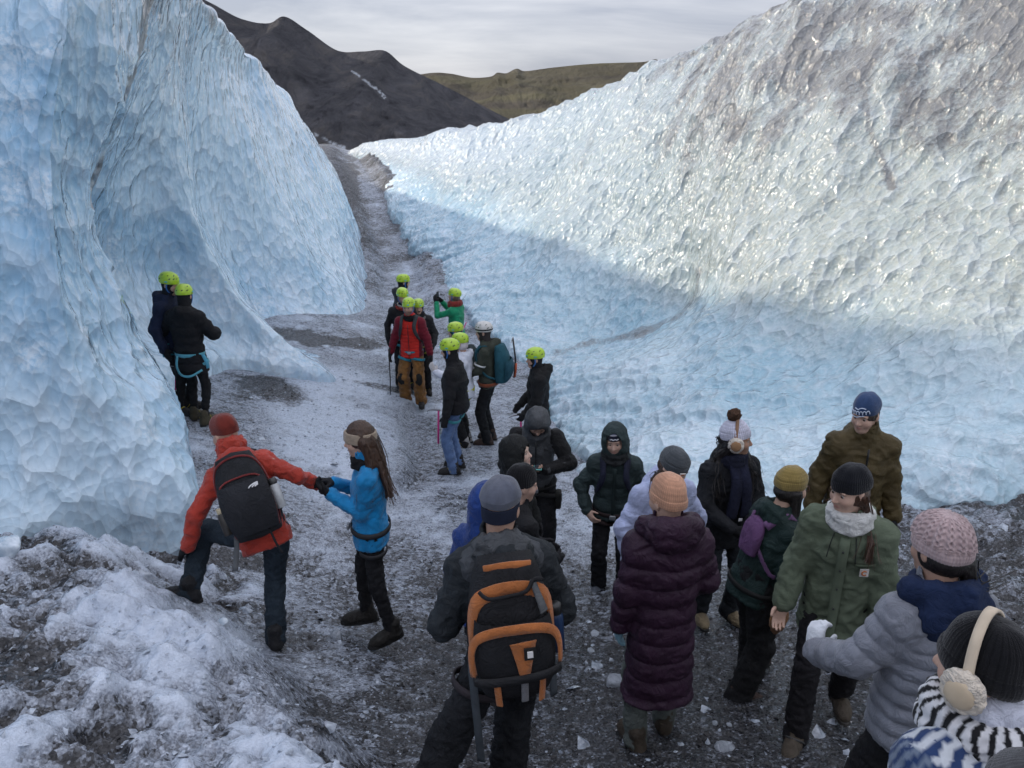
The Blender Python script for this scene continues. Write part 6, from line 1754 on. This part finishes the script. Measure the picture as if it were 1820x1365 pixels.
pts = curve([q.neck - q.F * 0.13 + q.X * 0.04, q.neck - q.F * 0.185 + q.X * 0.06 - q.U * 0.08, q.neck - q.F * 0.20 + q.X * 0.05 - q.U * 0.22, q.neck - q.F * 0.20 + q.X * 0.03 - q.U * 0.34], 60)
rr = np.arange(60)
so = sweep('scarf_end', pts, 0.11, 0.022, -q.F, M_PRINT, sf)
nv_ = len(so.data.vertices); vv_ = np.zeros(nv_ * 3); so.data.vertices.foreach_get('co', vv_); vv_ = vv_.reshape(-1, 3)
zc = np.where((np.sin((vv_ @ q.U) * 190 + 4 * fbm(vv_ * 14, 2, 0.5, 3)) > 0)[:, None], np.array((0.66, 0.66, 0.68)), np.array((0.010, 0.010, 0.012)))
at_ = so.data.attributes.new('col', 'FLOAT_COLOR', 'POINT'); at_.data.foreach_set('color', np.concatenate([zc, np.ones((nv_, 1))], 1).astype(np.float32).ravel())
field_obj('snood', [(cone(q.neck - q.F * 0.02 - q.U * 0.02, q.neck - q.F * 0.02 + q.U * 0.06, 0.085, 0.085), None), (ell(q.neck - q.F * 0.12 - q.U * 0.10, V(0.11, 0.05, 0.13), np.stack([q.X, q.F, q.U])), 0.04)], 0.012, cloth((0.55, 0.57, 0.66), 0.9, wr=0.3), b, folds=0.012)

S = dict(H=1.55, yaw=20, at=stand(1862, 1345, 1.60, 1.05), label='person in grey hat with brown fur pompom at the frame corner', group=G_F, lean=3, head=(10, 4, 0), skin=SK1, hair=BROWN, seed=141, gloves=BLACK, trousers=dict(col=BLACK, fit='straight'), jacket=dict(col=(0.12, 0.12, 0.125), hem=-0.25, hood='down'), eyes=False)
b, q = build_person(S)
bn = beanie(q, b, (0.10, 0.10, 0.105), tilt=-8, tall=0.0, rib=50)
field_obj('pompom', [(ell(hl(q, -0.01, -0.03, 0.185), V(0.045, 0.045, 0.040)), None)], 0.008, cloth((0.16, 0.10, 0.07), 1.0, 150, 1.0, 0.3, wr=1.0), bn, folds=0.024, fscale=45)

# ---- helmeted group in the canyon (smaller in view)
def hiker(px, py, H, yaw, label, jacket, trousers, head=(0, 6, 0), strap=(0.04, 0.16, 0.45), bal=BLACK, face=True, hel=HEL, plate=(0.05, 0.45, 0.55), belt=TEAL, **kw):
    S = dict(H=H, yaw=yaw, at=stand(px, py, H + 0.045), label=label, group=G_H, hat=0.036, lean=kw.pop('lean', 2), head=head, lod=2, jacket=jacket, trousers=trousers, skin=kw.pop('skin', SK2), gloves=kw.pop('gloves', BLACK), crampon=kw.pop('crampon', (0.45, 0.38, 0.03)))
    S.update(kw)
    b, q = build_person(S)
    helmet(q, b, hel, strap, plate=plate)
    if bal is not None: balaclava(q, b, bal, face)
    if belt is not None: harness(q, b, belt, -0.02, 0.190, 0.156, 0.05, kw.get('loops', True), 0.112)
    return b, q
couple_a, q = hiker(302, 482, 1.76, -100, 'taller of the two hikers by the recessed ice, navy hood under lime helmet', dict(col=(0.008, 0.014, 0.04), hem=-0.25, hood='down', hood_k=1.2, puff=0.012, wr=0.4), dict(col=BLACK, fit='slim'), head=(0, 10, 0), seed=201)
couple_b, q = hiker(327, 502, 1.70, -8, 'hiker in hip-length black down coat with pale blue harness, back turned', dict(col=(0.006, 0.006, 0.008), hem=-0.46, hemw=1.12, puff=0.02, quilt=(0.11, 0.018), hood='down', hood_k=1.15, folds=0.01), dict(col=BLACK, fit='legging'), head=(4, 12, 0), belt=(0.10, 0.34, 0.42), seed=202,
       lh=(-0.20, 0.24, 1.12), rh=(0.12, 0.28, 1.12), lpole=(-1, -0.4, -0.5), rpole=(1, -0.4, -0.5), lf=(-0.10, 0.06, 0, 6), rf=(0.11, -0.06, 0, -14), boots=dict(col=(0.06, 0.05, 0.03)))
ring = [q.pel + q.U * (-0.28 * 0.525 - 0.03 * math.cos(2 * a)) + q.X * 0.21 * math.cos(a) + q.F * 0.175 * math.sin(a) for a in np.linspace(math.pi + 0.5, 2 * math.pi - 0.1, 16)]
sweep('harness_tail', curve([q.pel - q.F * 0.178 + q.X * -0.06 - q.U * 0.0, q.pel - q.F * 0.188 - q.X * 0.075 - q.U * 0.13, q.pel - q.F * 0.186 - q.X * 0.03 - q.U * 0.23, q.pel - q.F * 0.178 + q.X * 0.08 - q.U * 0.24, q.pel - q.F * 0.10 + q.X * 0.19 - q.U * 0.18], 18), 0.026, 0.008, -q.F, cloth((0.10, 0.34, 0.42)), couple_b)
sweep('harness_tail', curve([q.pel + q.X * 0.20 - q.F * 0.06, q.pel + q.X * 0.235 - q.F * 0.06 - q.U * 0.09, q.pel + q.X * 0.24 - q.F * 0.05 - q.U * 0.17], 10), 0.04, 0.01, nrmz(q.X - q.F), cloth((0.08, 0.30, 0.42)), couple_b)
ice_axe(couple_b, q.pel - q.X * 0.27 + q.F * 0.10 - q.U * 0.20, q.pel - q.X * 0.30 + q.F * 0.06 - q.U * 0.56, 'pink ice axe hanging beside the black down coat')

b, q = hiker(718, 486, 1.76, -70, 'rearmost helmeted hiker on the trail, in a dark grey hooded jacket', dict(col=(0.035, 0.038, 0.045), hem=-0.24, hood='down', hood_k=1.1), dict(col=BLACK), head=(0, 6, 0), seed=211)
b, q = hiker(716, 511, 1.74, -165, 'hiker behind the red puffer jacket, black coat with red collar lining', dict(col=BLACK, hem=-0.26, hood='down'), dict(col=BLACK), head=(20, 8, 0), seed=212, bal=None)
scarf(q, b, (0.28, 0.03, 0.02), 0.030, 0.0, 0.095, 0.09, 1, h=0.014); scarf(q, b, (0.40, 0.38, 0.36), 0.018, 0.035, 0.075, 0.075, 1, h=0.012, name='fleece_collar')
def puff_col(v, q):
    x = (v - q.pel) @ q.X
    z = (v - q.pel) @ q.U
    return np.where((np.abs(x) < 0.15)[:, None], np.array((0.60, 0.03, 0.022)), np.array((0.15, 0.010, 0.022)))
b, q = hiker(725, 528, 1.80, 172, 'bearded man in red puffer jacket and ochre trousers with black knee patches', dict(hem=-0.20, puff=0.014, quilt=(0.055, 0.016), paint=puff_col, folds=0.006, hood='down', hood_k=0.7), dict(col=(0.23, 0.105, 0.028), fit='loose', patch=(0.012, 0.012, 0.012), folds=0.022),
       head=(-6, 2, 0), bal=None, beard=True, seed=213, lf=(-0.13, 0.03, 0, 16), rf=(0.13, 0, 0, -16), lh=(-0.33, 0.08, 0.86), rh=(0.33, 0.06, 0.86), eyes=True)
scarf(q, b, BLACK, 0.028, 0.0, 0.074, 0.076, 2, h=0.013)
lathe_head('headband', q, [(0.022, 1.05), (0.020, 1.14), (0.05, 1.16), (0.055, 1.05)], cloth(BLACK), b, None, None, 48, -6)
sweep('zipper', [q.pel + q.U * t + q.F * 0.156 for t in np.linspace(-0.08, 0.46, 8)], 0.012, 0.01, q.F, plain((0.12, 0.01, 0.01), 0.5), b)
root, Sf = pack(b, q, 'dark grey backpack worn by the man in the red puffer', w=0.15, h=0.48, d=0.14, base=0.0, col=(0.02, 0.022, 0.026), gap=0.165, strap=(0.035, 0.038, 0.042))
pl = carried('trekking_pole', 'dark trekking pole held at the side of the ochre trousers', 'trekking pole', b)
sweep('shaft', [q.wr['r'] + V(0.02, 0.05, 0.02), q.wr['r'] * 0.5 + V(0.02, 0.05, 0.0) + V(0.17, 0.03, 0.0), V(q.wr['r'][0] + 0.05, 0.08, 0.0)], [0.022, 0.018, 0.010], [0.022, 0.018, 0.010], (0, 1, 0), plain((0.015, 0.015, 0.015), 0.5), pl, oval=True)
sweep('grip', [q.wr['r'] + V(0.0, 0.05, 0.10), q.wr['r'] + V(0.015, 0.05, 0.0), q.wr['r'] + V(0.02, 0.05, -0.06)], 0.034, 0.034, (0, 1, 0), plain((0.02, 0.02, 0.02), 0.7), pl, oval=True)
b, q = hiker(743, 530, 1.70, -168, 'hiker in black puffer with dark face mask beside the red puffer', dict(col=(0.010, 0.011, 0.013), hem=-0.26, puff=0.018, quilt=(0.09, 0.010), hood='down', hood_k=1.1, folds=0.008), dict(col=BLACK, fit='straight'), head=(-4, 2, 0), seed=214, belt=(0.22, 0.22, 0.03), lh=(-0.22, 0.24, 1.0))
scarf(q, b, (0.16, 0.155, 0.15), 0.030, 0.0, 0.10, 0.095, 1, h=0.014, name='fleece_collar'); scarf(q, b, (0.012, 0.012, 0.014), 0.032, 0.03, 0.072, 0.085, 2, h=0.012)

b, q = hiker(808, 511, 1.70, 62, 'hiker in bright green jacket and red scarf taking a photograph', dict(col=(0.0, 0.26, 0.12), hem=-0.30, hemw=1.04, wr=0.4, rough=0.6), dict(col=(0.05, 0.03, 0.03), fit='straight'), head=(12, -4, 0), bal=None, seed=215, lh=(-0.12, 0.36, 1.50), rh=(0.06, 0.36, 1.48), lpole=(-0.6, 0, -1), rpole=(0.6, 0, -1), ldir=(0, 0.4, 1), belt=None)
scarf(q, b, (0.22, 0.025, 0.02), 0.040, 0.02, 0.10, 0.10, 2, h=0.014)
field_obj('hair', [(ell(hl(q, 0, -0.02, -0.02), V(0.08, 0.09, 0.09), q.hM), None)], 0.014, hair_mat((0.12, 0.09, 0.07)), b, subs=[(ell(hl(q, 0, 0.1, -0.02), V(0.07, 0.07, 0.1), q.hM), 0.01)], folds=0.01)
phn = carried('phone', 'black phone held up by the hiker in the green jacket', 'phone', b)
field_obj('phone_case', [(rbox(q.wr['l'] * 0.5 + q.wr['r'] * 0.5 + V(0.0, 0.03, 0.12), V(0.038, 0.006, 0.076), 0.005), None)], 0.006, plain((0.01, 0.01, 0.012), 0.3), phn)
sweep('axe_sling', curve([q.pel + q.U * 0.2 - q.F * 0.17 + q.X * 0.06, q.pel + q.U * 0.08 - q.F * 0.17 - q.X * 0.10, q.pel - q.F * 0.10 - q.X * 0.19], 8), 0.026, 0.01, -q.F, plain((0.55, 0.04, 0.2), 0.5), b)
b, q = hiker(806, 571, 1.66, 74, 'hiker with dark backpack just behind the white jacket, face in profile', dict(col=(0.014, 0.022, 0.024), hem=-0.24, hood='down'), dict(col=BLACK), head=(10, 8, 0), seed=216, face=False, bal=(0.012, 0.06, 0.06))
root, Sf = pack(b, q, 'dark slate backpack behind the white jacket', w=0.15, h=0.44, d=0.15, base=0.05, col=(0.012, 0.02, 0.022))
b, q = hiker(815, 590, 1.66, 84, 'hiker in white jacket lifting a pale mitten, half hidden by the jeans', dict(col=(0.62, 0.64, 0.72), hem=-0.22, hood='down', puff=0.01), dict(col=BLACK, fit='straight'), head=(4, 4, 0), bal=None, seed=217, lh=(-0.16, 0.40, 1.22), lpole=(-0.5, -0.2, -1), ldir=(0, 0.5, 0.9), gloves=(0.50, 0.47, 0.46), belt=(0.40, 0.42, 0.02), boots=dict(col=(0.35, 0.34, 0.34)))
field_obj('hair', [(ell(hl(q, 0, -0.02, -0.02), V(0.08, 0.095, 0.10), q.hM), None)], 0.014, cloth((0.55, 0.50, 0.52)), b, subs=[(ell(hl(q, 0, 0.1, -0.02), V(0.07, 0.07, 0.1), q.hM), 0.01)], folds=0.01)
b, q = hiker(795, 600, 1.80, 80, 'man in blue jeans and black jacket with a pink ice axe at his hip', dict(col=(0.007, 0.007, 0.009), hem=-0.14, hemw=0.98, wr=0.4, folds=0.014, collar_h=0.09, puff=0.012), dict(col=(0.105, 0.175, 0.34), fit='straight', folds=0.016), head=(2, 8, 0), seed=218, bulk=1.12, lh=(-0.33, 0.06, 0.82), rh=(0.3, 0.05, 0.9), lf=(-0.10, 0.03, 0, 10), rf=(0.12, 0.02, 0, -6), belt=(0.04, 0.24, 0.28), eyes=True)
ice_axe(b, q.pel + q.F * 0.21 - q.X * 0.10 - q.U * 0.06, q.pel + q.F * 0.24 - q.X * 0.13 - q.U * 0.56, 'pink ice axe at the front of the blue jeans')
b, q = hiker(857, 570, 1.80, 78, 'guide in white helmet and olive jacket leaning on a trekking pole', dict(col=(0.042, 0.048, 0.036), hem=-0.12, hood='down', hood_k=1.25, wr=0.4), dict(col=(0.008, 0.009, 0.011), fit='straight'), head=(4, 6, 0), hel=(0.60, 0.58, 0.55), plate=None, strap=(0.02, 0.02, 0.02), seed=219, face=False, bal=(0.035, 0.03, 0.03), crampon=None,
       lh=(-0.12, 0.32, 1.02), rh=(0.10, 0.34, 1.0), belt=(0.20, 0.05, 0.02), loops=False, boots=dict(col=(0.045, 0.028, 0.022)), eyes=True)
lathe_head('helmet_band', q, [(0.042, 1.20), (0.040, 1.265), (0.060, 1.28), (0.060, 1.20)], plain((0.012, 0.012, 0.014), 0.4), b, None, None, 64, -4)
d_ = nrmz(q.wr['l'] - q.el['l'])
c_ = q.sh['l'] * 0.35 + q.el['l'] * 0.65; ax_ = nrmz(q.el['l'] - q.sh['l']); a1 = nrmz(np.cross(ax_, V(0, 1, 0))); a2 = np.cross(ax_, a1)
ring = [c_ + (a1 * math.cos(t) + a2 * math.sin(t)) * 0.082 for t in np.linspace(0, 2 * math.pi, 25)[:-1]]
sweep('reflective_band', ring, 0.022, 0.004, [nrmz(p - c_) for p in ring], plain((0.7, 0.7, 0.7), 0.3), b, closed=True)
root, Sf = pack(b, q, 'teal blue mountain backpack on the guide in the white helmet', w=0.125, h=0.52, d=0.15, base=0.02, col=(0.016, 0.085, 0.115), pocket=(0.014, 0.07, 0.10))
pl = carried('trekking_pole', 'grey trekking pole planted in front of the guide', 'trekking pole', b)
hp_ = q.wr['l'] * 0.5 + q.wr['r'] * 0.5 + q.hand['l'][0] * 0.05
sweep('shaft', [hp_, hp_ * 0.5 + V(-0.02, 0.20, 0), V(hp_[0] - 0.03, hp_[1] + 0.02, -0.02)], [0.018, 0.014, 0.009], [0.018, 0.014, 0.009], (1, 0, 0), plain((0.22, 0.24, 0.26), 0.35, 0.6), pl, oval=True)
sweep('grip', [hp_ + V(0, 0, 0.09), hp_, hp_ - V(0, 0, 0.08)], 0.034, 0.034, (1, 0, 0), plain((0.015, 0.015, 0.015), 0.7), pl, oval=True)
ax = carried('ice_axe', 'black ice axe strapped upright on the teal backpack', 'ice axe', b, 'ice axes')
sweep('shaft', [Sf(0.1, 0.0, 0.08), Sf(0.6, 0.0, 0.09), Sf(0.95, 0.0, 0.12) + q.U * 0.12], 0.026, 0.018, q.X, plain((0.02, 0.02, 0.022), 0.4), ax, oval=True)
tp = Sf(0.95, 0.0, 0.12) + q.U * 0.12
sweep('pick', curve([tp + q.X * 0.03, tp - q.X * 0.05, tp - q.X * 0.12 - q.U * 0.03], 8), np.linspace(0.03, 0.008, 8), 0.008, -q.F, plain((0.25, 0.25, 0.26), 0.4, 0.9), ax)
sweep('sheath', [Sf(0.12, 0.0, 0.085), Sf(0.3, 0.0, 0.088), Sf(0.5, 0.0, 0.092)], 0.034, 0.026, q.X, plain((0.40, 0.07, 0.02), 0.6), ax, oval=True)
b, q = hiker(949, 616, 1.68, 96, 'hiker in black fur-hooded coat standing beside the sloping ice', dict(col=(0.007, 0.007, 0.008), hem=-0.42, hemw=1.05, puff=0.018, quilt=(0.12, 0.009), hood='down', hood_k=1.3, folds=0.012), dict(col=BLACK, fit='slim'), head=(4, 4, 0), seed=220, belt=(0.10, 0.34, 0.42), lh=(-0.16, 0.20, 0.92), rh=(0.14, 0.22, 0.95), eyes=True)
ice_axe(b, q.pel + q.F * 0.24 - q.X * 0.05 - q.U * 0.06, q.pel + q.F * 0.24 - q.X * 0.06 - q.U * 0.56, 'pink ice axe in front of the fur-hooded black coat')
# ================================================================ loose ice and stones
rng = np.random.default_rng(5)
zg = np.zeros((len(gx), len(gy))); zg[:] = np.asarray(zf).reshape(len(gx), len(gy))
def floor_at(x, y):
    """height of the built floor, with its small relief"""
    i = np.clip(np.searchsorted(gx, x) - 1, 0, len(gx) - 2); j = np.clip(np.searchsorted(gy, y) - 1, 0, len(gy) - 2)
    a = (x - gx[i]) / (gx[i + 1] - gx[i]); b = (y - gy[j]) / (gy[j + 1] - gy[j])
    return (1 - a) * (1 - b) * zg[i, j] + a * (1 - b) * zg[i + 1, j] + (1 - a) * b * zg[i, j + 1] + a * b * zg[i + 1, j + 1]
def scatter(name, n, xr, yr, size, flat, mat_, label, seed, accept):
    """countless small broken pieces lying on the floor, one mesh"""
    r = np.random.default_rng(seed)
    x = r.uniform(*xr, n); y = yr[0] + (yr[1] - yr[0]) * r.uniform(0, 1, n) ** 1.35
    keep = accept(x, y, r)
    x, y = x[keep], y[keep]; n = len(x)
    s = size[0] + (size[1] - size[0]) * r.uniform(0, 1, n) ** 3
    base = np.array([[1, 0, 0], [0.3, 0.95, 0], [-0.8, 0.55, 0], [-0.75, -0.6, 0], [0.35, -0.9, 0], [0.1, 0.05, 1], [-0.1, 0, -0.6]], float)
    tri = np.array([(0, 1, 5), (1, 2, 5), (2, 3, 5), (3, 4, 5), (4, 0, 5), (1, 0, 6), (2, 1, 6), (3, 2, 6), (4, 3, 6), (0, 4, 6)])
    b = base[None] * (1 + 0.45 * r.uniform(-1, 1, (n, 7, 3)))
    b[:, :, 2] *= flat
    a = r.uniform(0, 6.28, n); ca, sa = np.cos(a)[:, None], np.sin(a)[:, None]
    q = np.stack([b[:, :, 0] * ca - b[:, :, 1] * sa, b[:, :, 0] * sa + b[:, :, 1] * ca, b[:, :, 2]], 2)
    tx, ty = r.normal(0, 0.35, n)[:, None], r.normal(0, 0.35, n)[:, None]
    q[:, :, 2] += q[:, :, 0] * tx + q[:, :, 1] * ty
    q = q * s[:, None, None]
    q[:, :, 0] += x[:, None]; q[:, :, 1] += y[:, None]; q[:, :, 2] += (floor_at(x, y) + s * flat * 0.25)[:, None]
    f = (tri[None] + (np.arange(n) * 7)[:, None, None]).reshape(-1, 3)
    o = mesh_np(name, q.reshape(-1, 3), f, mat_, smooth=False)
    tag(o, label, kind='stuff')
    return o
m_chip, nt, bs = new_mat('clear_ice_chip')
bs.inputs['Base Color'].default_value = (0.62, 0.69, 0.78, 1); bs.inputs['Roughness'].default_value = 0.12; bs.inputs['IOR'].default_value = 1.4
bs.inputs['Coat Weight'].default_value = 0.6
tcn = nd(nt, 'TexCoord').outputs['Object']
nn_ = noise_node(nt, 18.0, 3, 0.6, tcn)
lk(nt, ramp(nt, nn_.outputs['Fac'], [(0.3, (0.14, 0.16, 0.20)), (0.7, (0.52, 0.58, 0.66))]).outputs[0], bs.inputs['Base Color'])
m_stone, nt, bs = new_mat('basalt_grit')
tcn = nd(nt, 'TexCoord').outputs['Object']
nn_ = noise_node(nt, 40.0, 3, 0.6, tcn)
lk(nt, ramp(nt, nn_.outputs['Fac'], [(0.3, (0.012, 0.012, 0.013)), (0.7, (0.06, 0.058, 0.06))]).outputs[0], bs.inputs['Base Color'])
bs.inputs['Roughness'].default_value = 0.6
def in_corridor(x, y, r):
    ax_ = np.interp(y, [0, 9, 13, 18, 24, 30, 38], [-0.3, -0.5, -1.1, -2.55, -3.6, -5.2, -7.6])
    wide = np.interp(y, [0, 6, 9, 13, 20, 38], [5.5, 5.0, 3.6, 2.2, 1.6, 1.2])
    return np.abs(x - ax_) < wide
ice_g = np.asarray(ice).reshape(len(gx), len(gy))
def ice_at(x, y):
    return ice_g[np.clip(np.searchsorted(gx, x), 0, len(gx) - 1), np.clip(np.searchsorted(gy, y), 0, len(gy) - 1)]
def on_grit(x, y, r): return in_corridor(x, y, r) & (ice_at(x, y) < r.uniform(0, 0.55, len(x)))
def on_ice(x, y, r): return in_corridor(x, y, r) & (ice_at(x, y) + 0.25 > r.uniform(0, 1.0, len(x)))
scatter('ice_chips', 36000, (-6, 6), (1.3, 24), (0.005, 0.024), 0.5, m_chip, 'broken glittering ice chips strewn over the canyon floor', 11, on_ice)
scatter('ice_shards', 420, (-5, 5), (1.3, 14), (0.02, 0.055), 0.3, m_chip, 'flat shards of clear ice strewn over the canyon floor', 12, in_corridor)
scatter('gravel', 60000, (-6, 6), (1.3, 24), (0.005, 0.022), 0.6, m_stone, 'dark basalt gravel strewn over the canyon floor', 13, on_grit)
# single lumps one can point to
def lump(px, py, r, label, flat=0.7, seed=0, clear=False):
    x, y, _ = hit(px, py)
    z = float(floor_at(np.array([x]), np.array([y]))[0])
    n, m = 28, 15
    th, ph_ = np.meshgrid(np.linspace(0, 2 * math.pi, n + 1)[:-1], np.linspace(0, math.pi, m), indexing='ij')
    d = np.stack([np.cos(th) * np.sin(ph_), np.sin(th) * np.sin(ph_), np.cos(ph_)], -1).reshape(-1, 3)
    k = 1 + 0.28 * fbm(d * 1.4 + seed * 7, 3, 0.5, seed) + 0.16 * fbm(d * 5 + seed, 3, 0.6, seed + 3)
    pl = np.random.default_rng(seed)
    v = d * k[:, None]
    for _ in range(7):                                          # broken faces
        nn = pl.normal(size=3); nn /= np.linalg.norm(nn)
        e = v @ nn - pl.uniform(0.62, 0.85)
        v = v - nn[None] * np.maximum(e, 0)[:, None] * 0.9
    v = v * np.array([1, pl.uniform(0.7, 0.95), flat]) * r
    i = np.arange(n * m).reshape(n, m); i2 = np.roll(i, -1, 0)
    f = np.stack([i[:, :-1], i[:, 1:], i2[:, 1:], i2[:, :-1]], -1).reshape(-1, 4)
    o = mesh_np('ice_chunk', v, f, m_clear if clear else m_lump)
    o.location = (x, y, z + r * flat * 0.45); o.rotation_euler = (0, 0, pl.uniform(0, 6))
    tag(o, label, 'ice chunk', 'loose ice chunks on the floor')
m_lump = rock_mat('snowy_ice', [(0.3, (0.40, 0.44, 0.50)), (0.5, (0.64, 0.69, 0.77)), (0.75, (0.82, 0.86, 0.92))], 9.0)
m_clear, nt, bs = new_mat('clear_ice_block')
tcn = nd(nt, 'TexCoord').outputs['Object']
nn_ = noise_node(nt, 8.0, 4, 0.6, tcn)
lk(nt, ramp(nt, nn_.outputs['Fac'], [(0.35, (0.30, 0.40, 0.50)), (0.65, (0.70, 0.78, 0.86))]).outputs[0], bs.inputs['Base Color'])
bs.inputs['Roughness'].default_value = 0.15; bs.inputs['Coat Weight'].default_value = 1.0
lk(nt, bump(nt, nn_.outputs['Fac'], 0.5, 0.03), bs.inputs['Normal'])
for k, a in enumerate([(1092, 1217, 0.075, 'white ice lump in front of the purple coat, left one of the touching pair', 0.55), (1122, 1241, 0.075, 'white ice lump in front of the purple coat, right one of the touching pair', 0.75),
        (1287, 1326, 0.055, 'grey ice lump on dark gravel behind the purple coat wearer\'s heels', 0.6), (1271, 1288, 0.022, 'tiny white ice bit just above the grey lump', 0.7), (1296, 1290, 0.018, 'tiniest white ice bit by the purple coat', 0.7),
        (597, 1134, 0.055, 'small round white ice lump at the feet of the blue jacket', 0.75), (813, 1259, 0.04, 'small pale ice lump by the legs of the orange backpack wearer', 0.6), (928, 1338, 0.045, 'pale ice piece at the bottom edge beside the wide black trousers', 0.4),
        (250, 1003, 0.115, 'rounded translucent ice boulder on top of the dirty mound', 0.95), (14, 1015, 0.14, 'clear ice block at the foot of the blue ice cliff', 0.75), (1050, 1157, 0.04, 'flat ice flake on gravel beside the orange backpack', 0.25),
        (1058, 1127, 0.045, 'upper flat ice flake on gravel beside the orange backpack', 0.25), (395, 1118, 0.06, 'flat glassy ice plate on the crest of the mound', 0.25), (215, 985, 0.10, 'flat tilted ice slab leaning on the rounded boulder', 0.25)]):
    lump(a[0], a[1], a[2], a[3], a[4], 20 + k, k in (8, 9, 12, 13))
